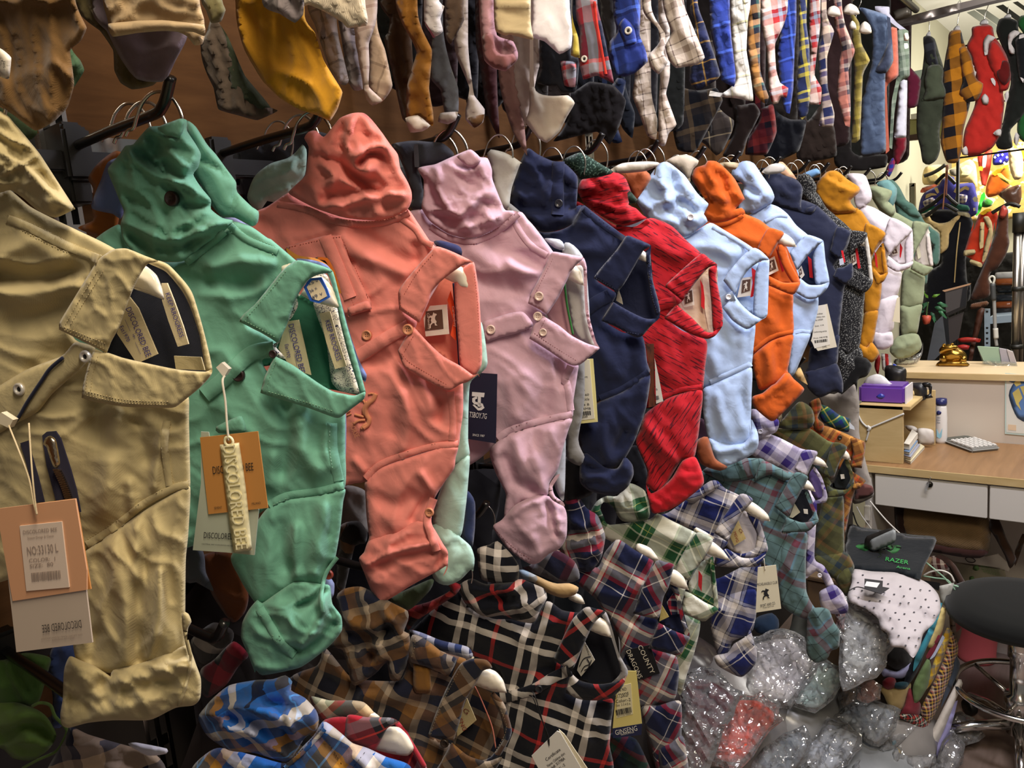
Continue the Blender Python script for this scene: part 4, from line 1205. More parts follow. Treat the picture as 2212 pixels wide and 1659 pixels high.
slab(TG, 'yellow_card', 'C1 600,1385 668,1383 690,1659 C2 705,410 490,432 545,0', solid('#dfd796', 0.6), w=0)
cd1 = slab(TG, 'white_card', 'C1 580,1390 640,1388 660,1640 C2 680,385 490,408 545,0', solid('#dcd8c8', 0.6), w=1)
for s, a, b, h in (('Certificate', 'C2 450,28', 'C2 595,24', 6), ('Children shirt', 'C2 440,68', 'C2 625,60', 5), ('No:ML811A', 'C2 470,106', 'C2 588,104', 6), ('Color:-4', 'C2 470,138', 'C2 578,138', 5), ('Size:  90', 'C2 470,172', 'C2 603,170', 6), ('Std: GB/T2660', 'C2 440,210', 'C2 635,202', 5),
                   ('Conforming article', 'C2 440,246', 'C2 638,238', 6), ('Type: Class B', 'C2 440,284', 'C2 638,280', 5), ('Price: 298 RMB', 'C2 440,324', 'C2 650,312', 5), ('002303049', 'C2 520,388', 'C2 624,378', 5)):
 text(TG, s, a, b, h, INK, w=1.8, parent=cd1)
barcode(TG, 'C2 515,368', 'C2 652,355', 9, INK, 24, w=1.8, parent=cd1)
# ---- 5 red
RD = fabric('#b3202a', 420, 0.9, 0.2, 0.06, col2='#5a1420', streak=(30, 300, 1))
RD2 = fabric('#c2202b', 420, 0.9, 0.2, 0.06)
T = mid(5, 'red_shirt', 'bright red shirt with fine dark streaks and cream collar lining')
o = shirt(T, RD,
  inner='C1 1520,680 1650,640 1660,800 1700,1080 1640,1190 1570,1190 1400,1060 1310,940 1400,850', inmat=fabric('#d9c0a8', 400),
  body='C1 300,150 480,180 545,130 700,225 850,320 1000,330 1100,265 1180,270 1300,330 1400,430 1530,545 1540,590 1420,660 1280,800 1380,920 1330,960 1260,1060 1380,1160 1570,1240 1560,1450 1540,1659 C2 1535,155 1350,185 1230,235 1100,300 900,200 700,0 C1 600,900 400,500',
  up='C0 650,1380 730,1330 830,1360 920,1410 960,1500 975,1560 950,1630 1010,1659 C1 1065,240 1100,260 950,322 850,312 700,222 600,150 545,50 C0 545,1500 570,1440',
  low='C2 1535,160 1350,190 1230,240 1080,350 1040,480 1010,580 1100,800 1090,910 1200,970 1370,720 1470,700 1500,560 1520,400',
  cuff='C2 1090,910 1130,980 1220,930 1300,850 1380,720 1480,690 1530,790 1550,870 1540,920 1420,1020 1280,1110 1150,1140 1120,1080', cuffmat=RD2,
  leaf1='C1 1530,545 1600,590 1655,632 1590,655 1520,730 1450,820 1380,922c 1235,805c 1270,770 1400,650',
  leaf2='C1 1330,950c 1450,1050 1570,1168 1640,1160 1695,1080 1700,1120 1640,1200 1570,1225 1430,1180 1230,1060c',
  rim='C1 1655,632 1652,750 1692,950 1702,1080 1640,1185 1620,1130 1610,950 1590,750 1590,665',
  f_up=(('C0 600,1500 800,1440 900,1520', 10, 12), ('C0 650,1420 750,1480', 9, -10), ('C0 750,1600 900,1560', 9, 11), ('C1 620,80 780,100 880,40', 9, -12), ('C1 700,140 850,180 960,180', 8, 11), ('C1 800,230 950,280', 8, 9), ('C1 600,60 680,130', 8, 9)),
  f_body=(('C1 950,420 1150,480 1350,560', 16, 9), ('C1 1150,560 1300,680', 14, -7), ('C1 1000,330 1150,400', 10, 8), ('C1 1350,1300 1380,1500', 14, -6), ('C1 1200,1200 1250,1500', 16, 7)),
  f_low=(('C2 1080,420 1200,600 1330,720', 12, 12), ('C2 1040,560 1150,720 1200,850', 9, -11), ('C2 1350,320 1400,600', 18, 7)), f_cuff=(('C2 1130,990 1220,1050 1300,1100', 6, -5), ('C2 1250,900 1380,850', 14, 6)), uvl=55, res=7.5)
slab(T, 'red_tab', 'C1 1518,745 1545,800 1557,900 1555,992 1528,965 1530,850', fabric('#c8262c', 400), w=-14)
horse_label(T, 'C1 1390,850 1462,825 1475,955 1390,972 1370,920', 'C1 1398,855 1455,835 1463,925 1400,948', -15)
ribbon(T, 'armhole_seam', 'C1 850,335 1000,350 1110,285', 9, RD, 1.6)
ribbon(T, 'armhole_seam', 'C2 1535,130 1350,160 1220,215', 10, RD, 1.6)
ribbon(T, 'button_placket', 'C1 1330,930 1200,960 1000,1080', 24, RD, 2.5)
slab(T, 'collar_facing', 'C1 1535,720 1588,680 1600,900 1632,1130 1590,1160 1560,1000', fabric('#dcc9b0', 400), w=-20)
hanger(HOOKY[5], HZ, 'wire hanger hook above the red shirt', (1285, 325, 27))
TG = Thing('hang_tag', 'dark brown and white card hang tag on the red shirt', 'tag', T.O + T.n * 0.05, 25, 'clothing hang tags')
slab(TG, 'brown_card', 'C1 1085,1265 1152,1263 1158,1659 C2 1165,285 1110,295 1115,0', wood('w_tag', '#2a1a14', '#7a3b22', (40, 40, 12)), w=0)
cd1 = slab(TG, 'white_card', 'C1 1158,1380 C2 1190,50 1226,245 1170,266 1162,0', solid('#d8d4cb', 0.6), w=1)
text(TG, '5', 'C2 1168,160', 'C2 1182,158', 4, INK, w=1.8, parent=cd1)
barcode(TG, 'C2 1168,238', 'C2 1195,232', 9, INK, 8, w=1.8, parent=cd1)
# ---- 6 pale blue
PB = fabric('#a9c0e2', 420, 0.9, 0.2, 0.06)
T = mid(6, 'pale_blue_shirt', 'pale blue shirt with brown horse label and rolled cuff beside the red shirt')
o = shirt(T, PB,
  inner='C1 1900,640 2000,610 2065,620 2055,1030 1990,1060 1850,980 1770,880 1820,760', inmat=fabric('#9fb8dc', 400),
  body='C1 900,300 1100,270 1250,372 1400,412 1480,370 1600,300 1700,350 1850,440 1940,500 1960,540 1850,610 1740,740 1800,870 1740,960 1780,1060 1890,1140 1960,1110 1945,1300 1930,1440 1900,1475 C2 1800,25 1600,115 1550,140 1400,100 C1 1300,1400 1200,800',
  up='C0 1120,1400 1200,1300 1260,1290 1320,1330 1400,1400 1500,1540 1585,1620 C1 1585,160 1550,230 1580,290 1450,390 1400,410 1250,370 1100,270 1060,210 1010,120 C0 1050,1530',
  low='C2 1930,-20 1800,30 1600,120 1545,150 1540,300 1560,450 1600,580 1750,640 1920,560 1925,380 1930,200',
  cuff='C2 1590,540 1700,580 1860,580 1930,500 1930,390 1980,500 1985,590 1950,660 1840,720 1740,760 1690,760 1620,690 1600,600',
  leaf1='C1 1940,500 2000,520 2070,592 2000,605 1900,680 1830,790 1800,882c 1705,760c 1740,700 1850,570',
  leaf2='C1 1790,870c 1850,950 1940,1030 2020,1067 2052,1040 1960,1110 1890,1147 1780,1080 1700,980c',
  rim='C1 2070,592 2062,800 2057,1030 2020,1067 1945,1030 1950,850 1962,690 1995,615',
  f_up=(('C0 1200,1320 1230,1500 1290,1640', 8, 11), ('C0 1320,1380 1300,1480 1360,1600', 9, -11), ('C1 1080,180 1250,120 1350,90', 9, 11), ('C1 1250,200 1350,150 1500,200', 9, -9), ('C1 1150,250 1350,290 1550,240', 8, 10), ('C0 1130,1500 1200,1600', 10, -8), ('C0 1400,1480 1500,1600', 10, 7)),
  f_body=(('C1 1450,480 1650,500 1800,560', 14, 8), ('C1 1560,560 1700,620', 12, -7), ('C1 1600,1200 1650,1500', 12, 7), ('C1 1800,1200 1780,1400', 12, -7), ('C1 1890,1180 1910,1350', 6, -6)),
  f_low=(('C2 1650,200 1700,400 1760,560', 10, 8), ('C2 1850,200 1900,400', 9, -7), ('C2 1780,150 1850,450', 9, 7)), f_cuff=(('C2 1640,640 1780,630 1950,560', 7, 8), ('C2 1650,700 1800,690', 8, -6)), res=7.5)
button(T, 'C1 1445,255', 7.5, solid('#dfe3ea', .3), solid('#8089a0', .8))
button(T, 'C1 1747,890', 6.5, solid('#dfe3ea', .3))
horse_label(T, 'C1 1850,740 1935,728 1925,880 1815,895', 'C1 1858,758 1922,748 1918,840 1848,862', -12)
slab(T, 'red_tab', 'C1 1930,655 1965,680 1955,800 1945,885 1920,895 1938,780', fabric('#c8262c', 400), w=-9)
ribbon(T, 'shoulder_seam', 'C1 1620,330 1780,420 1920,510', 9, PB, 1.6)
ribbon(T, 'armhole_seam', 'C1 1930,1420 C2 1800,5 1600,95', 10, PB, 1.6)
ribbon(T, 'button_placket', 'C1 1790,880 1700,920 1600,1000', 22, PB, 2.5)
hanger(HOOKY[6], HZ, 'wire hanger hook above the first pale blue shirt', (1410, 335, 25))
# ---- 7 orange
OR = fabric('#c65a1e', 420, 0.9, 0.2, 0.07)
T = mid(7, 'orange_shirt', 'burnt orange shirt between two pale blue shirts')
o = shirt(T, OR,
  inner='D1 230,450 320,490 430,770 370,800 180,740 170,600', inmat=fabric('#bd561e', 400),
  body='C1 1450,250 1620,300 1740,285 1840,230 1880,230 2000,280 2080,340 2180,370 2160,430 2090,520 2060,620 2068,720 D1 180,790 280,840 370,860 372,1000 370,1190 200,1235 60,1345 -100,1300 -250,900 C1 1500,500',
  up='C0 1480,1340 1560,1310 1580,1280 1650,1285 1720,1340 1800,1430 1880,1590 C1 1880,110 1800,190 1850,180 1880,225 1740,282 1620,300 1540,240 1585,160 C0 1540,1560 1450,1420',
  low='D1 370,1190 200,1240 60,1350 50,1420 80,1560 D2 120,160 330,60 D1 330,1470 345,1400 360,1300',
  cuff='D1 230,1580 320,1485 360,1520 D2 380,70 462,150 400,230 280,350 200,405 60,290 50,210 130,180 200,120',
  leaf1='D1 180,340 300,380 260,450 220,520 180,592c 85,510c 120,430', leaf2='D1 175,720c 300,775 420,772 432,780 370,872 180,800c',
  rim='D1 260,465 312,490 355,620 432,770 375,785 310,690 250,540',
  f_up=(('C0 1580,1300 1600,1420 1680,1550', 8, 11), ('C0 1500,1420 1600,1530 1700,1600', 8, 11), ('C0 1520,1500 1620,1600', 8, -11), ('C0 1690,1380 1720,1500', 7, -11), ('C1 1620,80 1720,120', 8, 10), ('C0 1760,1460 1850,1600', 8, 6)),
  f_body=(('C1 1750,400 1900,420 2050,470', 10, 7), ('D1 150,900 200,1150', 12, 6), ('D1 300,900 280,1100', 8, -6)), f_low=(('D1 150,1300 200,1450 D2 200,80', 9, 9), ('D1 240,1280 250,1450', 8, -8)),
  f_cuff=(('D2 60,230 250,130 330,40', 7, 10), ('D2 150,280 300,200', 12, -6)), res=7.0, sc=0.85)
ribbon(T, 'armhole_seam', 'C1 1640,320 1750,300 1860,245', 8, OR, 1.5)
ribbon(T, 'armhole_seam', 'D1 370,1165 200,1210 60,1315', 8, OR, 1.5)
horse_label(T, 'D1 180,590 225,565 258,680 180,718', 'D1 182,605 222,590 240,665 185,690', -12)
slab(T, 'red_tab', 'D1 233,490 275,570 302,680 285,695 255,580', fabric('#c8262c', 400), w=-9)
hanger(HOOKY[7], HZ, 'white hanger arm sticking far out of the orange collar', (1505, 345, 22), 'D1 310,385 370,430 403,492c 330,490 250,465 180,430 220,370')
# ---- 8 second pale blue
T = mid(8, 'pale_blue_shirt', 'pale blue shirt with navy collar lining between the orange and dark navy shirts')
o = shirt(T, PB,
  inner='D1 470,560 560,500 610,480 650,770 550,800 420,750 390,680', inmat=fabric('#222c48', 400),
  body='D1 -100,200 0,250 150,150 250,170 330,230 400,320 490,395 500,430 400,500 360,560 420,700 400,800 420,860 500,905 570,880 570,1000 510,1190 400,1185 300,1150 100,900 0,500',
  up='D0 -130,1400 -60,1300 0,1280 60,1300 130,1400 200,1500 225,1570 200,1620 160,1659 D1 170,160 60,220 -60,190 -20,0',
  low='D1 512,1185 400,1180 360,1190 340,1400 330,1520 380,1510 450,1350', leaf1='D1 490,395 612,440 560,490 490,560 400,682c 345,540c 420,450', leaf2='D1 430,740c 500,792 600,792 662,770 640,830 560,900 480,905 370,840c',
  rim='D1 612,440 632,600 662,770 600,792 552,785 540,700 530,570 560,500', f_up=(('D0 -20,1330 60,1420 140,1560', 8, 10), ('D0 -80,1450 40,1520', 8, -9), ('D1 -20,60 100,120 190,60', 8, 9)),
  f_body=(('D1 200,250 330,330 440,420', 8, 7), ('D1 480,1000 440,1150', 8, -6)), res=7.0, sc=0.8)
slab(T, 'red_tab', 'D1 490,565 520,590 532,740 505,735', fabric('#c8262c', 400), w=-14)
horse_label(T, 'D1 400,690 440,640 465,715 440,745', 'D1 412,690 436,660 445,705 425,720', -15)
ribbon(T, 'armhole_seam', 'D1 150,290 250,240 330,250', 7, PB, 1.5)
ribbon(T, 'armhole_seam', 'D1 510,1170 430,1160 370,1175', 7, PB, 1.5)
hanger(HOOKY[8], HZ, 'wire hanger hook above the second pale blue shirt', (1578, 352, 20))
cloth(T, 'sleeve_facing', 'D1 400,1480 430,1450 490,1590 D2 480,110 400,60 380,20', fabric('#c9a76e', 400), w=-10, puff=6, back=6, R=10, res=7)
# ---- 9 dark navy
N2 = fabric('#262a3e', 420, 0.9, 0.2, 0.08)
T = mid(9, 'dark_navy_shirt', 'dark navy shirt with a large cream certificate tag')
o = shirt(T, N2,
  body='D1 160,160 400,110 560,160 680,270 750,340 830,372 810,480 750,580 700,650 760,720 850,720 790,790 770,900 740,1190 730,1300 600,1360 480,1250 300,900',
  up='D0 130,1340 220,1350 290,1390 400,1430 450,1500 440,1659 D1 560,160 520,230 400,200 280,170 150,130 D0 160,1500',
  low='D1 740,1190 600,1250 510,1300 490,1450 470,1500 600,1500 720,1430 735,1300', cuff='D1 465,1490 600,1455 720,1420 770,1560 765,1659 D2 700,170 580,217 490,140 480,40',
  leaf1='D1 720,335 832,372 800,480 740,592c 665,530c', leaf2='D1 720,660c 780,650 842,620 852,720 790,792 690,730c', f_up=(('D0 200,1450 320,1560', 10, 9), ('D1 250,60 400,130', 10, -8)), f_body=(('D1 450,350 600,380', 10, 6),), res=7.0, sc=0.8)
slab(T, 'red_tab', 'D1 755,520 772,520 790,610 775,620', fabric('#c8262c', 400), lift=1)
slab(T, 'neck_label', 'D1 740,590 770,580 780,630 745,640', fabric('#b9bdc8', 400), lift=1)
hanger(HOOKY[9], HZ, 'wire hanger hook above the dark navy shirt', (1660, 355, 19))
TG = Thing('hang_tag', 'cream certificate tag with barcode on the dark navy shirt', 'tag', T.O + T.n * 0.05, 25, 'clothing hang tags')
slab(TG, 'back_card', 'D1 590,960 645,945 722,1288 570,1320 515,1240', solid('#d6cdb4', 0.6), w=0)
cd1 = slab(TG, 'front_card', 'D1 560,962 630,950 668,1270 545,1300 520,1240', solid('#dcd6c6', 0.6), w=1)
for s, a, b, h in (('Certificate', 'D1 560,1032', 'D1 610,1026', 3.4), ('Children shirt', 'D1 555,1056', 'D1 628,1050', 3), ('No: 63030A', 'D1 550,1082', 'D1 612,1074', 3.4), ('Size: 110', 'D1 548,1128', 'D1 618,1118', 3), ('Conforming article', 'D1 535,1176', 'D1 642,1166', 3.4), ('Price: 298 RMB', 'D1 538,1225', 'D1 648,1212', 3), ('LHL', 'D1 610,1295', 'D1 645,1288', 4)):
 text(TG, s, a, b, h, INK, w=1.8, parent=cd1)
barcode(TG, 'D1 548,1258', 'D1 650,1245', 6, INK, 18, w=1.8, parent=cd1)
# ---- 10 black tweed
TW = fabric('#1d1d1f', 420, 0.9, 0.4, 0.08, col2='#8c8c88', streak=(420, 190, 1))
T = mid(10, 'tweed_shirt', 'black and white flecked tweed shirt with white neck band')
o = shirt(T, TW, inner='D1 860,480 960,400 1005,760 940,760 850,650 820,560',
  body='D1 430,60 560,60 640,180 780,300 850,365 940,400 880,450 830,530 830,640 940,790 942,900 930,1000 900,1290 800,1350 735,1260 755,1000 700,700 500,300',
  up='D0 400,1400 500,1390 560,1480 550,1560 620,1659 D1 640,185 560,180 430,70', leaf1='D1 820,365 962,378 940,450 880,500 830,560c 820,480', leaf2='D1 830,640c 900,690 1008,765 942,855 790,790c',
  rim='D1 955,380 982,500 1010,760 980,765 962,600 940,450', rimmat=fabric('#c9c4ba', 300), low='D1 735,1260 800,1350 900,1290 930,1360 900,1500 850,1560 760,1659 740,1500 730,1350', cuff='D1 870,1360 960,1380 1000,1440 960,1520 890,1550 880,1650 D2 860,110 760,192 750,150 800,50 850,-80', cuffmat=fabric('#161617', 420), f_low=(('D1 740,1350 850,1450', 7, 8),), res=6.5, sc=0.75)
slab(T, 'red_tab', 'D1 865,490 885,500 912,660 890,665', fabric('#c8262c', 400), w=-15)
horse_label(T, 'D1 832,560 870,540 880,620 840,645', 'D1 838,570 868,555 872,605 842,625', -16)
hanger(HOOKY[10], HZ, 'white hanger tip inside the tweed collar', (1722, 360, 17), 'D1 925,420 945,450 950,490c 900,478 860,450 890,420')
# ---- 11 mustard
MU = fabric('#b67a1d', 420, 0.9, 0.2, 0.07)
T = mid(11, 'mustard_shirt', 'mustard yellow shirt behind the tweed shirt')
o = shirt(T, MU, inner='D1 1000,600 1090,460 1125,690 1080,720 1010,690', body='D1 600,250 700,220 890,190 950,250 1000,320 1105,380 1090,440 1000,560 990,640 1060,720 1080,800 1050,1000 940,1030 930,900 800,500',
  up='D0 560,1460 640,1370 720,1360 810,1430 900,1490 900,1530 830,1600 870,1659 D1 890,180 880,212 720,225 640,180 560,60', low='D1 1050,1000 945,1015 925,1120 900,1290 960,1300 1010,1250 1035,1120', cuff='D1 900,1260 960,1290 1000,1250 1060,1340 1000,1412 900,1350',
  leaf1='D1 960,300 1110,382 1050,480 1005,560c 940,400', leaf2='D1 1000,640c 1070,715 1130,690 1100,760 1040,800c 1010,720', rim='D1 1090,470 1130,690 1095,715 1075,560',
  f_up=(('D0 620,1400 720,1480 840,1520', 7, 10), ('D0 600,1520 760,1560', 7, -10), ('D1 620,60 800,80', 7, 9)), f_body=(('D1 760,210 880,200', 6, 6),), res=6.5, sc=0.75)
slab(T, 'red_tab', 'D1 1020,520 1040,560 1048,665 1030,640', fabric('#c8262c', 400), w=-12)
hanger(HOOKY[11], HZ, 'wire hanger hook above the mustard shirt', (1768, 366, 15))
# ---- 12 white
WH = fabric('#d9d0d8', 420, 0.9, 0.15, 0.05)
T = mid(12, 'white_shirt', 'white shirt with pink collar trim between the mustard and sage shirts')
o = shirt(T, WH, inner='D1 1160,520 1300,380 1330,600 1250,640 1130,590', body='D1 880,190 950,160 1020,180 1140,250 1320,350 1290,400 1140,540 1110,620 1200,680 1240,700 1200,880 1060,920 1050,700 950,400',
  up='D0 800,1390 880,1380 950,1400 1000,1540 990,1600 930,1659 D1 950,165 890,190 860,130 D0 850,1500', low='D1 1210,880 1060,920 1020,1050 1000,1180 1080,1210 1170,1150 1180,1050', cuff='D1 1000,1150 1080,1180 1160,1170 1168,1270 1100,1310 1040,1300 1000,1230',
  leaf1='D1 1150,260 1322,352 1230,460 1140,555c 1090,460', leaf2='D1 1130,560c 1230,630 1330,605 1300,660 1200,690 1110,640c', rim='D1 1322,352 1330,600 1270,635 1260,480 1280,420', f_up=(('D0 850,1420 930,1560', 7, 8),), res=6.5, sc=0.75)
slab(T, 'red_tab', 'D1 1225,455 1245,500 1230,580 1222,570', fabric('#c8262c', 400), w=-12)
horse_label(T, 'D1 1150,520 1200,490 1215,545 1165,560', 'D1 1158,525 1195,505 1205,540 1168,550', -14)
hanger(HOOKY[12], HZ, 'wire hanger hook above the white shirt', (1820, 372, 14))
TG = Thing('hang_tag', 'pale card tag hanging between the white and sage shirts', 'tag', T.O + T.n * 0.05, 25, 'clothing hang tags')
slab(TG, 'card', 'D1 1200,900 1222,890 1224,1095 1165,1085', solid('#d8ceb0', 0.6), w=0)
# ---- 13 sage
SG = fabric('#8b9476', 420, 0.9, 0.25, 0.08)
T = mid(13, 'sage_shirt', 'sage green shirt at the far end of the middle row')
o = shirt(T, SG, inner='D1 1340,560 1390,400 1450,340 1480,640 1400,640 1340,600', inmat=fabric('#c5bcb6', 400), body='D1 1000,100 1100,180 1200,220 1330,290 1450,310 1400,400 1320,480 1330,580 1310,660 1420,720 1420,800 1400,950 1300,980 1230,960 1240,720 1280,600 1150,350',
  up='D0 970,1490 1040,1480 1160,1520 1150,1570 1120,1620 D1 1130,130 1190,190 1160,250 1080,200 1000,90 960,30', low='D1 1400,950 1300,970 1230,960 1225,1080 1240,1200 1300,1190 1360,1180 1385,1050', cuff='D1 1150,1280 1200,1210 1300,1180 1370,1190 1400,1270 1380,1320 1300,1370 1200,1380 1145,1330',
  leaf1='D1 1330,290 1455,310 1440,360 1380,470 1330,560c 1320,450', leaf2='D1 1330,560 1340,600c 1430,640 1490,660 1420,722 1310,670c', rim='D1 1440,350 1465,420 1490,640 1460,640 1430,480', rimmat=fabric('#cfc5c0', 300), f_up=(('D0 1000,1500 1100,1580', 7, 9),), f_cuff=(('D1 1200,1300 1350,1250', 6, 7),), f_low=(('D1 1290,1000 1300,1150', 6, 6),), res=6.5, sc=0.75)
slab(T, 'neck_label', 'D1 1350,490 1375,480 1395,570 1370,590', fabric('#d8d2b8', 400), w=-10)
hanger(HOOKY[13], HZ, 'small white hanger tip inside the sage collar', (1878, 380, 13), 'D1 1445,345 1465,380 1450,390 1430,370')
# ---- 14 teal
TE = fabric('#4a6a60', 420, 0.9, 0.25, 0.08)
T = mid(14, 'teal_shirt', 'dark teal green shirt last in the middle row')
o = shirt(T, TE, body='D1 1180,80 1280,120 1380,220 1420,290 1500,360 1540,390 1500,450 1440,520 1450,600 1490,640 1450,700 1440,780 1400,800 1300,600 1200,250',
  up='D0 1080,1450 1160,1430 1220,1490 1280,1600 D1 1330,150 1390,250 1300,240 1200,150 1120,80 D0 1120,1540', leaf1='D1 1450,340 1535,385 1545,480 1540,600 1510,640 1470,600 1490,480 1440,440c', res=6.5, sc=0.7)
hanger(HOOKY[14], HZ, 'wire hanger hook above the teal shirt', (1905, 384, 12))
# ================================================================== shirts half hidden behind the middle row
GB = 'shirts half hidden behind the middle row'
def behind(y, name, label, parts, dx=0.0, alpha=25.0, z=HZ, group=GB, res=9.0):
 """parts: (part name, outline, material[, w, puff])"""
 T = Thing(name, label, 'shirt', (0.27 - dx, y, z - 0.01), alpha, group)
 for p in parts:
  cloth(T, p[0], p[1], p[2], w=p[3] if len(p) > 3 else 0, puff=(p[4] if len(p) > 4 else 14) * .6, back=7, R=20, res=res,
              nz=p[5] if len(p) > 5 else (4, 60, 2.2, 60), uvrot=p[6] if len(p) > 6 else -30)
 return T
DJ = fabric('#23242b', 420, 0.9, 0.25)
MINT = fabric('#a9cdc0', 400, 0.9, 0.25)
PERI = fabric('#6f7fb4', 400, 0.9, 0.25)
behind(0.49, 'steel_blue_shirt', 'steel blue shirt peeking out behind the green sleeve', [('sleeve', 'A0 860,1290 1000,1250 1100,1400 1000,1659 A1 960,270 900,230 730,185 760,60 A0 800,1440', PERI)])
behind(0.515, 'rust_orange_shirt', 'rust orange shirt behind the steel blue sleeve', [('sleeve', 'A0 700,1420 780,1300 930,1200 1050,1300 950,1500 A1 950,250 900,420 760,400 620,340 740,280 730,180 A0 740,1500', fabric('#9a5a24', 400))])
behind(0.50, 'periwinkle_shirt', 'periwinkle blue shirt behind the green floral collar', [('body', 'A1 1750,260 1800,225 1880,240 1990,320 2010,340 1900,330 1820,300', fabric('#9aa0d8', 400)), ('collar', 'B1 330,590 480,600 600,660 690,930 750,1150 830,1390 892,1510 880,1570 850,1540 750,1300 680,1000 600,720', PERI, 2, 6),
  ('sleeve', 'B2 640,300 725,330 725,700 690,900 640,700', fabric('#8a8fb8', 400)), ('cuff', 'B3 520,230 560,120 600,140 635,190 630,280 600,320 540,280', fabric('#8b97c4', 400), 4)], alpha=25)
behind(0.52, 'tan_shirt', 'tan orange shirt behind the periwinkle collar', [('collar', 'B1 250,500 350,560 480,580 560,620 600,660 690,860 640,830 560,680 400,620 280,560', fabric('#b0742f', 400), 0, 5)])
behind(0.535, 'charcoal_shirt', 'black shirt edged orange behind the tan collar', [('collar', 'B1 480,580 570,582 620,680 690,850 660,840 590,700', fabric('#2a2522', 400), 0, 5), ('edge', 'B1 500,575 580,580 640,690 692,860 680,862 620,700 560,600 505,595', fabric('#c46a24', 400), 3, 3)])
behind(0.66, 'mint_shirt', 'pale mint shirt behind the salmon shirt', [
 ('cuff', 'B0 -20,1440 30,1370 130,1300 260,1260 330,1210 380,1150 412,1190 415,1260 400,1390 330,1490 260,1560 150,1610 100,1600 60,1659 B1 0,190 -60,100', MINT, 6, 18, (7, 40, 2.2, -30)),
 ('body', 'B1 1700,1050 1810,1100 1855,1420 1800,1500 B2 1715,110 1700,540 1710,680 1600,760 1500,700 1500,200', MINT),
 ('sleeve', 'B2 1710,670 1600,750 1500,900 1430,1100 1420,1250 1500,1350 1640,1320 1680,1100 1700,900', MINT, 2, 16, (4, 60, 3, 80)),
 ('rolled_cuff', 'B2 1380,1260 1480,1215 1560,1230 1620,1310 1720,1400 1752,1500 1740,1600 B3 1720,80 1640,160 1540,205 1470,190 1420,140 1400,0', MINT, 6, 22, (6, 50, 2, 40))])
behind(0.68, 'navy_collar_shirt', 'navy collared shirt behind the salmon collar', [('collar', 'B1 1425,450 1480,440 1600,470 1645,500 1650,560 1560,560 1480,520', fabric('#2a3058', 400), 0, 7), ('sleeve', 'B2 1640,1000 1700,960 1755,1050 1755,1250 1730,1420 1650,1330 1660,1150', fabric('#27304f', 400)), ('body', 'B2 1560,100 1700,560 1700,760 1650,1000 1600,900', fabric('#27304f', 400), -8)])
behind(0.76, 'black_jean_shirt', 'black denim shirt behind the mint cuff', [('body', 'A0 1890,1150 2100,1110 B0 200,1080 400,1030 560,1060 620,1100 500,1250 400,1400 300,1500 150,1659 B1 -100,150 A0 1890,1380', DJ)], dx=0.10)
behind(0.80, 'charcoal_denim_shirt', 'charcoal denim shirt left of the lavender sleeve', [('body', 'B0 1090,1150 1250,1120 1400,1130 1500,1140 1590,1230 1480,1300 1320,1340 1340,1500 1340,1659 B1 1330,190 1260,200 1200,100 B0 1250,1600 1210,1400 1140,1230', fabric('#33353d', 420, .9, .25)), ('strip', 'B0 1270,1150 1300,1150 1310,1330 1275,1330', fabric('#4a4c55', 420), 16, 2)], dx=0.08)
behind(0.87, 'pale_grey_shirt', 'pale grey shirt behind the lavender collar', [('collar', 'C1 280,425 400,432 435,470 437,520 360,500', fabric('#b7bcca', 400), 4, 6), ('body', 'C1 430,480 600,600 640,1300 C2 450,100 450,600 445,900 430,1040 370,950 300,600', fabric('#a9adb4', 400), -10)])
behind(0.93, 'off_white_shirt', 'off white shirt between the lavender and navy sleeves', [('sleeve', 'B0 1850,1220 1880,1190 1980,1210 2060,1250 2130,1300 C0 90,1300 20,1500 0,1659 C1 0,200 -100,150 -150,0 B0 1900,1450', fabric('#c4c1b6', 400), 0, 16), ('body', 'C1 -60,160 200,330 560,900 C2 600,200 550,550 600,690 560,760 460,700 450,500', fabric('#7e7c78', 400), -10)])
behind(1.13, 'dark_green_check_shirt', 'dark green mesh check shirt behind the navy sleeve', [('sleeve', 'C0 430,1280 560,1215 640,1250 720,1300 830,1370 760,1400 560,1430 545,1400', fabric('#1f332b', 420, .9, .3, .1, col2='#5e7a6c', streak=(300, 300, 1)), 0, 12), ('cuff', 'C0 960,1520 1020,1590 1000,1630 C1 1020,130 960,150 940,60', fabric('#26372d', 400))])
behind(1.16, 'sand_shirt', 'light sand shirt behind the rust sleeve', [('sleeve', 'C0 800,1360 900,1300 1100,1285 1200,1300 1100,1360 900,1380', fabric('#c7bfb4', 400))])
behind(1.31, 'rust_shirt', 'rust coloured shirt between the red and pale blue sleeves', [('sleeve', 'C0 840,1370 960,1345 1090,1360 1130,1420 1060,1530 1000,1600 960,1500', fabric('#a35a38', 400), 0, 14, (8, 30, 2, 60)), ('rolled_cuff', 'C2 1490,560 1580,530 1640,700 1740,770 1680,800 1600,780 1520,740 1490,640', fabric('#8a4d30', 400), 0, 14)])
behind(1.50, 'oatmeal_shirt', 'oatmeal shirt behind the first pale blue sleeve', [('sleeve', 'C0 1240,1290 1330,1240 1430,1235 1510,1280 1500,1310 1460,1350 1430,1430 1350,1340', fabric('#c3b49e', 400), 0, 12)])
behind(1.72, 'beige_shirt', 'beige shirt behind the second pale blue sleeve', [('sleeve', 'C0 1670,1300 1750,1290 1830,1300 1800,1350 1730,1340', fabric('#b8a988', 400), 0, 10)])
behind(1.92, 'white_collar_shirt', 'white and beige shirt behind the dark navy sleeve', [('sleeve', 'C0 2010,1370 2080,1310 2160,1300 2212,1340 2150,1380 2050,1390', fabric('#c9c3b8', 400), 0, 10)])
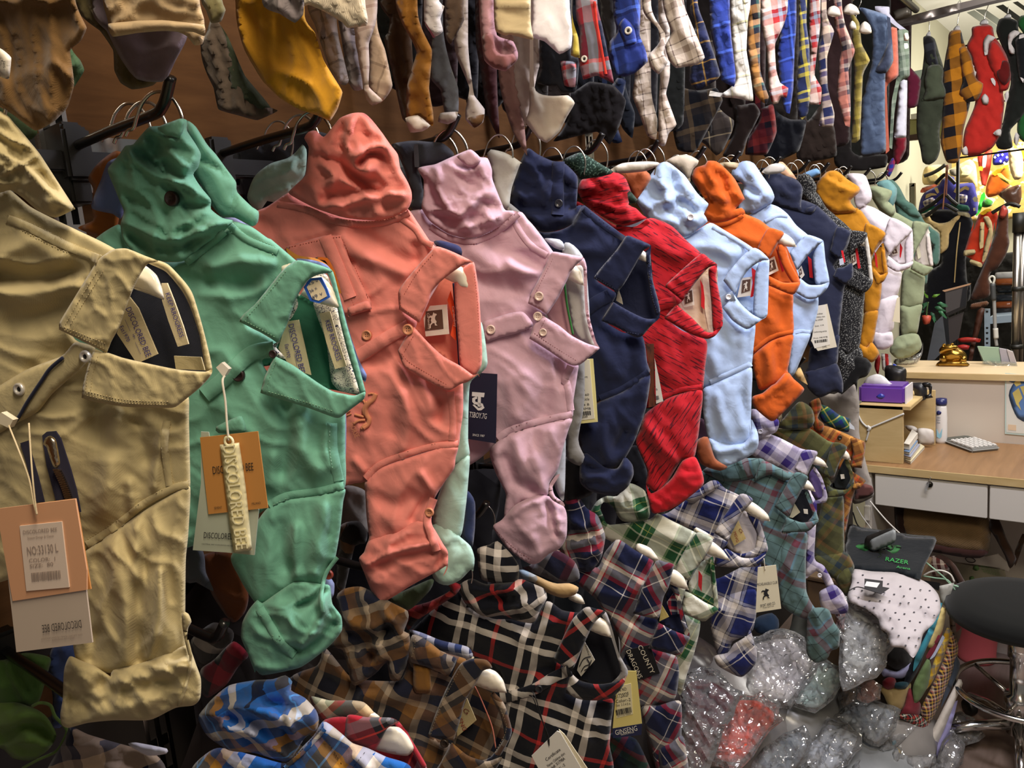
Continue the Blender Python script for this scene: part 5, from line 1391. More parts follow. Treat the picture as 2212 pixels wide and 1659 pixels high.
behind(2.2, 'peach_shirt', 'peach shirt tucked behind the dark navy sleeve', [('sleeve', 'D0 200,1310 290,1290 400,1420 390,1450 280,1400', fabric('#d6ab88', 400), 0, 8)])
behind(2.42, 'sky_blue_check_shirt', 'sky blue check shirt behind the tweed sleeve', [('sleeve', 'D0 440,1390 560,1340 590,1380 540,1410 470,1440', fabric('#6f9ac6', 400), 0, 8)])
behind(3.15, 'aqua_shirt', 'dusty aqua shirt between the sage and teal sleeves', [('sleeve', 'D0 1040,1460 1130,1430 1200,1500 1190,1600 1150,1659 1100,1560', fabric('#6f9a9c', 400), 0, 8)])
k = 0
for y, cx, cy, r in ((0.47, 310, 262, 50), (0.50, 278, 262, 46), (0.65, 645, 285, 44), (0.67, 598, 290, 34), (0.88, 950, 322, 38), (0.92, 1075, 318, 32), (1.10, 1238, 338, 26), (1.12, 1190, 340, 25), (1.30, 1392, 342, 24), (1.33, 1375, 345, 22), (1.52, 1460, 352, 20), (1.50, 1478, 350, 19), (1.73, 1562, 356, 18), (2.0, 1645, 360, 17), (2.25, 1708, 365, 15), (2.45, 1758, 368, 14), (2.65, 1808, 375, 12)):
 T = hanger(y, HZ, 'spare wire hanger hook %s' % ('left of the green shirt\'s own hook', 'leftmost of the three above the green shirt', 'just left of the salmon shirt\'s hook', 'farthest left above the mint cuff', 'beside the lavender shirt\'s hook', 'left of the navy shirt', 'left of the red shirt\'s hook', 'above the dark green check sleeve', 'left of the first pale blue shirt\'s hook', 'above the sand sleeve', 'above the oatmeal sleeve', 'left of the orange sleeve', 'above the beige sleeve', 'left of the dark navy shirt', 'above the tweed sleeve', 'left of the mustard sleeve', 'left of the white sleeve')[k], (cx, cy, r), ox=0.25)
 k += 1
# ================================================================== lower row of plaid shirts
GL = 'plaid shirts hung sideways on the lower row of pegs'
LOWY = [0.25, 0.39, 0.609, 0.824, 1.065, 1.23, 1.43, 1.64, 1.84, 2.05, 2.25]
for k, yy in enumerate(LOWY):
 peg(yy, LZ, 'black peg on the lower rail, %s' % ('nearest one under the khaki shirt' if k == 0 else 'holding the ' + ['', 'blue plaid', 'brown plaid', 'black and white check', 'red and navy plaid', 'green plaid', 'navy and white plaid', 'teal plaid', 'purple plaid', 'olive plaid', 'orange plaid'][k] + ' shirt'), group='black display pegs of the lower rail')
def low(y, name, label):
 return Thing(name, label, 'shirt', (0.27, y, LZ - 0.01), 25.0, GL)
p_brown = plaid('brown', 0.10, [(0, '#14151f'), (.24, '#6b4a26'), (.40, '#8a7a68'), (.50, '#1b2036'), (.68, '#73502a'), (.84, '#3c3631'), (.92, '#9a8b78')])
p_bw = plaid('bw', 0.105, [(0, '#0d0f18'), (.20, '#e4dbd0'), (.30, '#0d0f18'), (.42, '#d9d0c6'), (.52, '#0d0f18'), (.80, '#b02c2a'), (.86, '#0d0f18')])
p_red = plaid('rednavy', 0.088, [(0, '#141a38'), (.22, '#d8d2cc'), (.24, '#141a38'), (.36, '#8e1f2c'), (.46, '#77757a'), (.62, '#e2d6c4'), (.70, '#a32430'), (.73, '#77757a'), (.82, '#141a38')])
p_grn = plaid('green', 0.085, [(0, '#dcdccc'), (.25, '#7f9a74'), (.30, '#1d4a2c'), (.52, '#c4cbb4'), (.56, '#1d4a2c'), (.67, '#b8b860'), (.68, '#2f5a3c'), (.80, '#dcdccc')])
p_nw = plaid('navywhite', 0.075, [(0, '#1c2560'), (.40, '#e4dfd8'), (.43, '#1c2248'), (.52, '#a9a6aa'), (.64, '#d8d0c8'), (.80, '#15161e'), (.82, '#8f8f9c'), (.90, '#15161e'), (.92, '#1f2a6a')])
p_teal = plaid('teal', 0.09, [(0, '#536c6c'), (.3, '#1a2223'), (.32, '#5f7c7c'), (.5, '#6a3a46'), (.66, '#5a7c90'), (.72, '#536c6c'), (.9, '#1e2628'), (.93, '#536c6c')])
p_pur = plaid('purple', 0.06, [(0, '#cfc6d4'), (.3, '#3a2a72'), (.6, '#8b86a8'), (.75, '#dcd4dc')], blot=.25)
p_oli = plaid('olive', 0.10, [(0, '#4a4a2c'), (.3, '#5e6038'), (.45, '#2c3a44'), (.6, '#54502c'), (.75, '#6a4c2c'), (.85, '#3c3c24')])
p_ora = plaid('orangebrown', 0.06, [(0, '#8a5a2c'), (.3, '#c08a44'), (.45, '#5a2c20'), (.6, '#a8702f'), (.7, '#b84a28'), (.82, '#6a4424')])
p_blu = plaid('blue', 0.115, [(0, '#d8d0c8'), (.10, '#2464b4'), (.30, '#0c1730'), (.42, '#1f5cac'), (.54, '#4c4a4c'), (.66, '#5f9ad8'), (.68, '#4c4a4c'), (.78, '#a87830'), (.88, '#1c4f98')])
p_rdk = plaid('redblack', 0.07, [(0, '#8e1c2a'), (.35, '#14131c'), (.5, '#d04030'), (.53, '#14131c'), (.62, '#77767c'), (.8, '#b02434')])
p_multi = plaid('multi', 0.08, [(0, '#6a6a66'), (.25, '#b03a34'), (.35, '#d8cfae'), (.5, '#2f5f4c'), (.65, '#4c4a48'), (.85, '#c9b08a')])
p_tan = plaid('beigenavy', 0.10, [(0, '#c9ad92'), (.3, '#5a5660'), (.45, '#15182c'), (.7, '#8c8078'), (.85, '#1c2038')])
p_tar = plaid('tartan', 0.04, [(0, '#1c3a34'), (.4, '#1d2a66'), (.7, '#2c6a4a'), (.9, '#c9c04a')])
T = low(0.30, 'beige_check_shirt', 'beige and navy check shirt in the bottom left corner')
cloth(T, 'body', 'A3 380,1659 510,1440 560,1330 700,1390 900,1450 1050,1490 1160,1520 1250,1560 1320,1659 1320,1900 300,1900', p_tan, w=0, puff=14, R=30, nz=(5, 60, 2, 20), uvrot=20)
cloth(T, 'collar_leaf', 'A3 1020,1465 1080,1455 1330,1505 1325,1545 1180,1560 1060,1500', fabric('#c9c6d2', 400), w=24, puff=6, R=8, res=7)
T = low(0.33, 'leaf_green_shirt', 'leaf green shirt with a rolled cuff in the lower left corner')
GRN2 = fabric('#5f7a3c', 400, .9, .25)
cloth(T, 'sleeve', 'A3 -300,700 0,800 200,740 400,780 380,900 300,1150 150,1200 -300,1200', fabric('#4c6a34', 400, .9, .25), w=0, puff=16, R=30, nz=(6, 60, 2, 70))
cloth(T, 'rolled_cuff', 'A3 -300,1150 0,1130 150,1140 300,1195 380,1260 450,1400 380,1520 250,1600 100,1580 0,1500 -300,1500', GRN2, w=10, puff=26, R=34, nz=(6, 60, 2, 10), folds=(('A3 0,1400 200,1330 400,1400', 14, -10), ('A3 0,1280 200,1250', 16, 9)))
tube(T, 'drawstring', 'A3 260,1165,30 320,1140,30 400,1160,20 440,1250,20 530,1350,14 500,1450,14 440,1530,14 300,1595,14 180,1659,10', 2.6, GRN2)
T = low(0.36, 'cobalt_shirt', 'cobalt blue sleeve hanging behind the khaki cuff')
cloth(T, 'sleeve', 'A3 400,740 430,690 600,650 620,800 540,1000 500,1320 410,1325 420,1100 380,850', fabric('#4c5f9c', 400), w=0, puff=14, R=20, nz=(6, 40, 2, 80))
T = low(LOWY[1], 'blue_plaid_shirt', 'blue, white and ochre plaid shirt at the bottom under the green cuff')
cloth(T, 'body', 'B3 -500,1659 -300,1500 0,1560 250,1620 380,1490 470,1400 540,1290 600,1310 700,1390 780,1460 900,1500 1050,1570 1240,1645 1260,1900 -500,1900', p_blu, w=4, puff=16, R=36, nz=(5, 70, 2, 30), uvrot=-38, folds=(('B3 520,1420 620,1560 720,1659', 8, -6), ('B3 800,1560 900,1659', 10, 7)))
cloth(T, 'gathered_sleeve', 'B3 -400,1180 -330,1100 -200,1000 0,960 150,950 245,920 300,970 290,1040 400,1100 490,1200 512,1280 490,1360 400,1420 330,1530 250,1610 0,1540 -200,1520 -380,1400 -450,1260', p_blu, w=10, puff=28, R=40, nz=(7, 60, 2, 40), uvrot=20, folds=(('B3 -350,1230 -100,1180 150,1250', 10, 12), ('B3 -250,1330 0,1400 240,1560', 8, 12), ('B3 -200,1250 50,1300', 12, -10), ('B3 300,1060 260,1200 300,1400', 8, 11), ('B3 100,1150 250,1160', 10, -10)))
ribbon(T, 'shoulder_seam', 'B3 240,1659 400,1520 560,1350', 8, p_blu, 1.5)
stitches(T, ['B3 230,1640 390,1500 550,1320', 'B3 520,1350 600,1480 700,1640', 'B3 780,1659 880,1530'], INK, 4, 2.5, 1.3)
T = low(0.435, 'red_plaid_shirt', 'red and black plaid collar with a large white hanger tip at the bottom')
cloth(T, 'body', 'B3 540,1290 700,1250 900,1300 1100,1450 1200,1350 1280,1500 1370,1650 1400,1900 700,1900 560,1500', p_rdk, w=-14, puff=10, R=30, uvrot=-30)
cloth(T, 'collar_stand', 'B3 1080,1260 1150,1290 1230,1400 1370,1640 1330,1659 1240,1500 1180,1400', fabric('#a32c38', 400), w=0, puff=5, R=8, res=7)
cloth(T, 'collar_leaf', 'B3 740,1240 900,1255 1080,1258 1150,1295 1060,1340 1000,1450 955,1545c 715,1432c', p_rdk, w=22, puff=5, R=8, res=7, uvrot=25)
hanger(0.435, LZ, 'large glossy white hanger tip over the red plaid collar', None, 'B3 1060,1330 1150,1335 1220,1400 1268,1500 1220,1560 1100,1548 960,1510 880,1430 960,1350', w=8)
T = low(0.47, 'striped_collar_shirt', 'red, green and cream plaid shirt behind the red plaid collar')
cloth(T, 'body', 'B3 440,1090 600,1120 780,1120 870,1135 930,1190 960,1240 900,1290 700,1260 560,1300 500,1240', p_multi, w=0, puff=10, R=16, res=8, uvrot=40)
hanger(0.475, LZ, 'white hanger tip half hidden behind the red plaid collar', None, 'B3 830,1195 910,1195 960,1220 1000,1260 900,1290 800,1250', w=4)
T = low(LOWY[2], 'brown_plaid_shirt', 'brown, navy and grey plaid shirt with a yellow neck label')
o = shirt(T, p_brown,
  inner='B3 1740,980 1880,1020 1960,1150 2040,1350 1960,1560 1800,1620 1600,1500 1580,1400 1650,1150', inmat=p_brown,
  body='B3 250,1000 500,840 560,700 760,930 900,960 1150,960 1210,850 1250,640 1400,690 1530,745 1680,790 1690,860 1580,1000 1480,1200 1420,1400 1500,1440 1560,1470 1490,1659 1480,1900 300,1900',
  up='B3 650,300 720,230 850,215 1000,290 1100,345 1220,410 1222,480 1190,570 1230,590 1242,700 1205,850 1150,965 1080,955 1050,820 960,910 800,1005 755,930 700,720 560,700 620,650 700,520',
  leaf1='B3 1740,788 1850,800 1892,862 1820,885 1760,990 1680,1120 1640,1270 1600,1400 1588,1442c 1378,1410c 1420,1280 1520,1040 1640,830',
  leaf2='B3 1570,1455c 1700,1560 1850,1605 1970,1570 1930,1659 1850,1760 1440,1740 1490,1600',
  rim='B3 1900,1050 1990,1150 2048,1350 2030,1430 1950,1570 1850,1645 1780,1610 1880,1570 1985,1420 1960,1250 1880,1080',
  f_up=(('B3 700,470 900,540 1050,480', 12, 14), ('B3 1050,350 1080,480 1180,600', 9, 12), ('B3 780,700 950,640 1050,560', 10, -12), ('B3 960,630 1000,800 1120,900', 9, 12), ('B3 850,850 950,740', 9, -10), ('B3 720,600 850,620', 10, -9)),
  f_body=(('B3 850,1080 1100,1090 1400,1050', 14, 8), ('B3 600,950 800,1060', 14, -8), ('B3 1000,1350 1250,1300', 16, 8), ('B3 1250,640 1300,800 1250,850', 8, 8)), uvr=-24, res=8.5)
cloth(T, 'epaulette', 'B3 1255,600 1370,640 1500,740 1610,790 1540,930 1480,900 1360,850 1230,800', p_brown, w=22, puff=8, R=12, uvrot=10, nz=(3, 24, 2, 60))
cloth(T, 'pocket_tab', 'B3 1265,830c 1395,860c 1402,1045 1290,1062 1262,1000', fabric('#7a5526', 420), w=18, puff=3, R=6, res=7)
lb = slab(T, 'neck_label', 'B3 1690,1105 1765,1280 1615,1408 1610,1370 1660,1190', fabric('#cbb98a', 400), w=-14)
text(T, 'ENG', 'B3 1622,1275', 'B3 1662,1365', 9, solid('#9c3a30', .8), w=-12.5, parent=lb)
text(T, 'G', 'B3 1655,1205', 'B3 1690,1235', 10, solid('#7a3530', .8), w=-12.5, parent=lb)
button(T, 'B3 1512,1462', 9, solid('#2a2018', .4), BLACK)
tube(T, 'red_piping', 'B3 1755,1010,-8 1820,1150,-8 1890,1330,-8 1920,1500,-6', 1.4, fabric('#a8604c', 400))
stitches(T, ['B3 1640,870 1540,1050 1440,1280 1400,1400', 'B3 1960,1200 2005,1350 1900,1560', 'B3 1280,610 1270,720 1240,800'], solid('#b8a78a', .8), 3.5, 2.6, 1.1)
hanger(LOWY[2], LZ, 'white hanger tip crossing the brown plaid collar', (1000, 1230, 20, -60), 'B3 1840,860 1920,890 1980,960 2010,1062c 1900,1050 1780,1010 1690,960 1660,880 1760,850', w=10)
T = low(0.66, 'navy_plaid_shirt', 'navy and grey plaid collar behind the brown plaid shirt')
cloth(T, 'collar', 'B3 1230,560 1330,580 1480,640 1700,695 1740,770 1690,790 1500,740 1350,680', plaid('navygrey', 0.05, [(0, '#1f2848'), (.4, '#8f94ac'), (.6, '#2a3a68'), (.8, '#c0c0cc')]), w=0, puff=8, R=12, res=8)
hanger(0.67, LZ, 'white hanger tip behind the brown plaid epaulette', None, 'B3 1650,765 1700,755 1750,775 1740,800 1680,800', w=4)
T = low(LOWY[3], 'check_shirt', 'black and white check shirt with red lines and a pale neck label')
o = shirt(T, p_bw,
  inner='C3 640,560 800,580 860,740 910,900 850,980 680,1000 520,930 500,860 590,650', inmat=fabric('#10121b', 400),
  body='B3 1200,600 1250,560 1450,370 1620,250 1750,400 1900,470 C3 0,475 190,500 300,330 420,400 540,420 610,400 600,450 490,560 400,720 380,810 500,890 480,1000 470,1060 600,1110 822,1110 812,1300 800,1470 780,1750 -100,1750 B3 2000,1100 1900,860 1740,800 1700,720',
  up='C3 -400,210 -300,150 -180,195 0,170 100,155 200,195 275,230 302,300 250,400 190,505 50,482 -50,442 -200,455 -350,350',
  leaf1='C3 610,378 700,393 765,418 680,500 620,620 560,760 500,892c 348,800c 400,680 500,480',
  leaf2='C3 490,898c 560,960 680,990 800,982 920,940 942,890 910,1000 820,1100 700,1122 560,1112 448,1062c',
  rim='C3 700,393 772,420 822,560 872,740 945,880 925,950 850,985 810,985 885,900 850,740 790,560 735,440', rimmat=fabric('#8d8b8c', 400),
  f_up=(('C3 -300,230 -100,260 100,190', 12, 11), ('C3 -200,380 0,400 180,330', 10, 10), ('C3 -150,300 50,320', 12, -9)),
  f_body=(('C3 100,640 250,560 420,480', 14, 7), ('C3 0,1050 200,900 400,830', 14, -8), ('C3 0,1130 250,1010 450,940', 12, 8), ('C3 600,1200 620,1450', 16, 6)), uvr=-18, res=8.5)
cloth(T, 'striped_cuff', 'B2 1775,1420 1870,1388 1935,1360 2040,1460 2105,1560 B3 2095,200 2040,212 1900,185 1800,150 1775,0', p_bw, w=14, puff=14, R=20, uvrot=-5)
ribbon(T, 'button_placket', 'C3 480,880 350,940 200,1030 0,1090 -150,1100', 24, p_bw, 3, sample=True)
button(T, 'C3 235,1028', 8.5, solid('#202228', .3), BLACK)
lb = slab(T, 'neck_label', 'C3 598,650 650,740 682,800 572,930 540,880', fabric('#c9c4b6', 400), w=-14)
for s in ('C3 560,850,-12 585,800,-12 610,780,-12 650,770,-12', 'C3 575,890,-12 600,850,-12 640,830,-12 620,790,-12', 'C3 600,880,-12 630,860,-12 655,800,-12'):
 tube(T, 'label_bull_head', s, 1.0, INK, w=-12, parent=lb)
text(T, 'Cardanboy', 'C3 600,672', 'C3 632,765', 4, INK, w=-13, parent=lb)
hanger(LOWY[3], LZ, 'cream hanger tip inside the black and white check collar', (1046, 1110, 22, -60), 'C3 710,455 780,500 818,622c 730,600 640,560 560,500 600,430', w=6)
T = low(0.88, 'camel_shirt', 'camel collar behind the black and white check shirt')
cloth(T, 'collar', 'C3 100,100 180,110 310,170 380,190 480,188 552,222 530,275 430,305 300,260', fabric('#b99a6c', 400), w=0, puff=10, R=14, res=8)
cloth(T, 'sleeve', 'C3 60,90 110,80 220,130 210,180 100,150', plaid('bluewhite', 0.05, [(0, '#c8c4b8'), (.4, '#33343c'), (.6, '#a9c0d0')]), w=14, puff=8, R=12, res=8)
hanger(0.9, LZ, 'cream hanger tip beside the camel collar', None, 'C3 510,265 570,285 602,352 540,345 470,310', w=4)
TG = Thing('hang_tag', 'white certificate tag on a black string at the bottom edge', 'tag', T.O + np.array([0.055, -0.14, 0]), 25, 'clothing hang tags')
slab(TG, 'back_card', 'C3 395,1352 440,1392 620,1659 680,1760 420,1760', solid('#d9cfb2', .6), w=-1)
cd1 = slab(TG, 'front_card', 'C3 380,1365 405,1375 590,1690 300,1790 178,1562', solid('#dcd9d2', .6), w=0.5)
for s, a, b, h in (('Certificate', 'C3 298,1605', 'C3 412,1518', 7), ('Name: Children shirt', 'C3 310,1652', 'C3 448,1548', 6), ('Style#: X1798A', 'C3 322,1685', 'C3 448,1590', 7), ('Color: -2', 'C3 350,1700', 'C3 448,1640', 6)):
 text(TG, s, a, b, h, INK, w=1.2, parent=cd1)
for s in ('C3 318,1480,2 300,1400,2 255,1250,0 210,1100,-4 185,1050,-10', 'C3 318,1480,2 310,1400,2 240,1230,0 190,1100,-4 160,1080,-10'):
 tube(TG, 'string', s, 1.1, BLACK)
T = low(LOWY[4], 'red_navy_plaid_shirt', 'red, navy and cream plaid shirt with a black chest patch')
o = shirt(T, p_red,
  inner='C3 1250,280 1320,180 1400,460 1430,600 1280,560 1180,480 1220,380', inmat=fabric('#171d38', 400),
  body='C2 300,1500 380,1430 520,1500 700,1570 760,1450 850,1350 900,1360 1000,1430 1150,1520 C3 1130,60 1180,20 1200,60 1080,250 1010,420 1180,480 1150,620 1120,690 1300,755 1338,780 1352,900 1335,1060 1300,1130 1180,1160 1050,1175 950,1200 860,1000 880,640 700,330 540,190',
  up='C2 440,1040 540,1000 620,1100 700,1150 740,1240 765,1330 730,1500 640,1605 500,1570 400,1420 460,1330 450,1150',
  low='C3 1050,1180 1190,1160 1365,1130 1372,1430 1395,1600 1330,1750 1200,1750 1120,1450', cuff='C3 1200,1500 1290,1460 1380,1400 1415,1560 1420,1700 1250,1750 1190,1600',
  leaf1='C3 1170,10 1240,18 1312,40 1290,130 1270,220 1230,300 1200,440 1180,477c 985,430c 1060,220',
  leaf2='C3 1190,500c 1300,560 1400,600 1442,620 1400,690 1350,762 1108,705c',
  rim='C3 1310,170 1352,250 1392,460 1442,610 1400,600 1360,450 1320,280 1285,220',
  f_up=(('C2 480,1200 600,1250 700,1200', 10, 11), ('C2 500,1400 620,1350 720,1300', 10, 11), ('C2 520,1320 650,1300', 10, -10), ('C2 600,1500 700,1420', 9, 9)), f_body=(('C3 700,260 900,300 1050,200', 14, 7), ('C3 900,420 1000,480', 12, -6)), uvr=-28, res=8.0)
PAT = fabric('#16151a', 500)
pt = slab(T, 'chest_patch', 'C3 920,722 1122,680 1200,905 1020,962 990,870', PAT, lift=2)
for s, a, b in (('COUNTY', 'C3 1022,690', 'C3 1128,912'), ('DRAGONS', 'C3 930,728', 'C3 1030,950')):
 text(T, s, a, b, 10, solid('#d9d2c2', .7), parent=pt)
slab(T, 'neck_label', 'C3 1215,360 1272,455 1195,492', fabric('#cbb970', 400), w=-10)
slab(T, 'collar_facing', 'C3 1255,340 1320,250 1370,430 1290,440', plaid('facing', 0.02, [(0, '#171b34'), (.5, '#a9a6a4'), (.7, '#a02430')]), w=-14)
hanger(LOWY[4], LZ, 'white hanger tip crossing the red and navy plaid collar', (1246, 1030, 22, -60), 'C3 1320,80 1390,140 1432,242c 1340,220 1270,190 1200,160 1230,80', w=10)
hanger(1.10, LZ, 'cream hanger tip behind the red and navy plaid shoulder', None, 'C2 1060,1385 1130,1420 1190,1510 1100,1500 1000,1440 1020,1380', w=4)
T2 = Thing('hang_tag', 'pale yellow barcode tag with a navy foot on the red and navy plaid shirt', 'tag', T.O + T.n * 0.045, 25, 'clothing hang tags')
yc = slab(T2, 'yellow_card', 'C3 895,885 1012,888 1058,1312 824,1345 850,1050', solid('#d8ca7c', .6), w=0)
slab(T2, 'white_sticker', 'C3 860,1010 970,985 985,1230 855,1262', solid('#d9d0a8', .6), w=0.8, parent=yc)
nb = slab(T2, 'navy_foot', 'C3 824,1345 1058,1306 1052,1395 828,1422', solid('#1a2146', .6), w=0.6)
text(T2, 'GINSENG', 'C3 848,1398', 'C3 1022,1360', 11, solid('#dcd9d0', .6), w=1.4, parent=nb)
text(T2, 'SEEDLINGS', 'C3 890,1400', 'C3 995,1378', 3.4, solid('#dcd9d0', .6), w=1.4, parent=nb)
for s, a, b, h in (('Style NO:', 'C3 850,1055', 'C3 938,1040', 7), ('3172002F', 'C3 846,1108', 'C3 955,1085', 9), ('Color:-2', 'C3 850,1142', 'C3 968,1125', 7), ('Size  2 3 4 5 6', 'C3 850,1170', 'C3 965,1155', 5), ('2011115172002F', 'C3 862,1252', 'C3 970,1230', 3)):
 text(T2, s, a, b, h, INK, w=1.6, parent=yc)
barcode(T2, 'C3 858,1240', 'C3 978,1215', 12, INK, 26, w=1.6, parent=yc)
T = low(LOWY[5], 'green_plaid_shirt', 'green and white plaid shirt with pale collar')
o = shirt(T, p_grn,
  inner='C3 1440,150 1530,20 1620,0 1665,390 1560,350 1430,270', inmat=p_grn,
  body='C2 600,1150 740,1180 800,1230 1120,1185 1180,1140 1300,1200 1500,1300 1530,1350 1420,1480 1340,1590 1420,1640 C3 1400,250 1370,420 1520,490 1480,720 1420,900 1360,1080 1300,900 1340,600 1300,100 C2 1180,1560 1100,1500 850,1380 700,1300',
  up='C2 860,1000 960,900 1080,960 1120,1100 1100,1190 900,1200 820,1080 750,1050 725,1100 760,1200 640,1150 700,1040 780,1000',
  leaf1='C2 1500,1290 1622,1345 1560,1480 1480,1600 C3 1440,168c 1320,140c C2 1330,1560 1400,1430', leaf2='C3 1400,250c 1450,270 1560,340 1667,395 1600,460 1540,492 1368,420c',
  rim='C3 1600,0 1630,20 1667,390 1640,385 1610,200', f_up=(('C2 880,1000 930,1100 1080,1120', 9, 10), ('C2 780,1080 850,1150', 9, -9)), f_body=(('C2 1000,1300 1200,1300 1350,1350', 12, 7),), uvr=-30, res=7.5)
slab(T, 'red_tab', 'C3 1508,85 1538,130 1532,255 1505,205', fabric('#b8262c', 400), w=-12)
hanger(LOWY[5], LZ, 'white hanger tip above the green plaid collar', None, 'C2 1610,1360 1700,1430 1762,1517c 1650,1490 1560,1450 1530,1380', w=12)
hanger(1.26, LZ, 'second white hanger tip lying along the green plaid collar', None, 'C2 1490,1250 1570,1290 1635,1340 1560,1330 1470,1280', w=4)
T = low(1.255, 'forest_green_shirt', 'dark green plaid shirt behind the green plaid collar')
cloth(T, 'body', 'C2 1530,1590 1620,1480 1630,1659 C3 1660,300 1600,200 1540,100', plaid('forest', 0.05, [(0, '#123a24'), (.5, '#1f5a34'), (.7, '#0e2a1c'), (.9, '#b8b03c')]), w=-20, puff=6, R=12)
T = low(LOWY[6], 'navy_white_plaid_shirt', 'navy and white plaid shirt with yellow woven label')
o = shirt(T, p_nw,
  inner='C2 1860,1120 1960,1180 2050,1420 1940,1490 1800,1450 1720,1380 1780,1260', inmat=fabric('#b9b0ac', 400),
  body='C2 1150,1180 1270,1130 1450,1000 1600,880 1660,880 1720,940 1840,1000 1850,1060 1760,1180 1660,1300 1740,1370 1700,1430 1640,1500 1650,1659 C3 1990,0 1960,250 1750,350 1650,380 1560,200 C2 1500,1300',
  up='C2 1400,1020 1500,950 1600,880 1660,880 1680,920 1560,1000 1460,1060', low='C3 1640,330 1960,240 1940,560 1780,650 1750,740 1660,760 1600,500',
  cuff='C3 1635,765 1740,740 1790,670 1900,600 1915,540 1960,690 1975,740 1960,830 1850,935 1700,870 1650,830', leaf1='C2 1840,985 1942,1030 1860,1130 1780,1280 1740,1367c 1633,1295c 1700,1180', leaf2='C2 1640,1480c 1730,1420 1850,1490 1960,1490 2045,1440 2030,1500 1980,1560 1800,1570 1640,1560c',
  rim='C2 1890,1110 1990,1190 2062,1420 2040,1460 1960,1490 1850,1490 1780,1450 1860,1460 1950,1420 1970,1300 1910,1180', f_body=(('C2 1500,1050 1650,1060 1780,1100', 10, 7),), f_low=(('C3 1700,400 1760,600', 9, 7),), uvr=-22, res=7.5)
lb = slab(T, 'neck_label', 'C2 1822,1190 1885,1340 1792,1397 1758,1322', fabric('#cbb57c', 400), w=-14)
text(T, 'MSVG', 'C2 1785,1290', 'C2 1810,1370', 6, solid('#9c3a30', .8), w=-13, parent=lb)
text(T, 'G', 'C2 1822,1270', 'C2 1845,1300', 7, solid('#7a3530', .8), w=-13, parent=lb)
hanger(LOWY[6], LZ, 'cream hanger tip above the navy and white plaid collar', None, 'C2 1925,1045 2010,1100 2060,1150 2079,1202c 1990,1190 1880,1120 1820,1060', w=12)
TG = Thing('hang_tag', 'cream card tag with a galloping horse on the navy and white plaid shirt', 'tag', T.O + T.n * 0.06, 25, 'clothing hang tags')
cd1 = slab(TG, 'card', 'C3 1980,62 2125,42 2166,390 1963,422', solid('#d9d2b8', .6), w=0)
text(TG, 'MICHELANGELO CLUB', 'C3 1976,210', 'C3 2136,190', 6, INK, w=0.9, parent=cd1)
text(TG, 'SPORT AND CO.', 'C3 2002,380', 'C3 2122,355', 6, INK, w=0.9, parent=cd1)
text(TG, 'Vintage Equine Club', 'C3 2020,388', 'C3 2108,372', 2.4, INK, w=0.9, parent=cd1)
q0 = P('C3 2000,225')[0]
slab(TG, 'horse_print', [[q0[0] + h[0] * 26, q0[1] + h[1] * 26, None, True] for h in HORSE], INK, w=0.9, th=.3, parent=cd1, sample=False)
tube(TG, 'string', 'C3 2037,85,1 2030,0,0 C2 2025,1500,-6', 0.9, solid('#cfc8b8', .7))
T = low(LOWY[7], 'teal_plaid_shirt', 'teal and maroon plaid shirt with black collar lining')
o = shirt(T, p_teal, inner='D2 400,980 490,950 560,1180 480,1230 350,1190 370,1080', inmat=fabric('#14161b', 400),
  body='C2 1450,850 1540,800 1750,740 1850,720 2000,700 D2 130,710 250,770 400,830 470,860 400,960 300,1040 260,1100 340,1170 300,1240 290,1300 480,1295 475,1450 440,1659 D3 460,300 350,350 270,300 150,100 D2 50,1300 -50,1100 C2 1700,1000',
  up='C2 1540,800 1700,720 1850,700 2000,700 D2 140,710 120,790 80,850 -50,880 C2 1700,880', low='D2 340,1300 480,1295 475,1500 D3 480,250 545,380 600,390 560,450 490,480 350,420 270,330 250,0', cuff='D3 488,455 520,390 600,380 660,402 700,500 747,570 735,700 680,725 640,795 550,820 480,735',
  leaf1='D2 380,820 492,850 440,960 370,1090 340,1177c 225,1085c', leaf2='D2 320,1170c 450,1212 577,1190 540,1242 480,1285 280,1292c', rim='D2 480,955 530,1060 577,1190 530,1215 480,1215 530,1150 500,1060 465,980',
  f_low=(('D3 330,50 420,250 520,400', 8, 8), ('D2 380,1400 360,1600', 8, 7)), f_cuff=(('D3 540,400 580,550 560,700', 8, 8),), uvr=-25, res=7.0, sc=.85)
slab(T, 'white_square_tag', 'D2 455,1105 490,1108 492,1145 460,1140', solid('#dcd6c8', .6), w=-12)
slab(T, 'neck_label', 'D2 385,1060 430,1130 370,1175 345,1170', fabric('#c9c3a8', 400), w=-12)
cloth(T, 'waist_gather', 'D2 60,890 130,720 300,800 380,850 300,880 200,830 110,860', p_teal, w=22, puff=8, R=10, nz=(3, 16, 2, 70), res=7)
hanger(LOWY[7], LZ, 'white hanger tip above the teal plaid collar', None, 'D2 490,875 530,920 552,968c 440,937 420,900', w=12)
T = low(LOWY[8], 'purple_plaid_shirt', 'purple and white blurred plaid shirt behind the teal plaid')
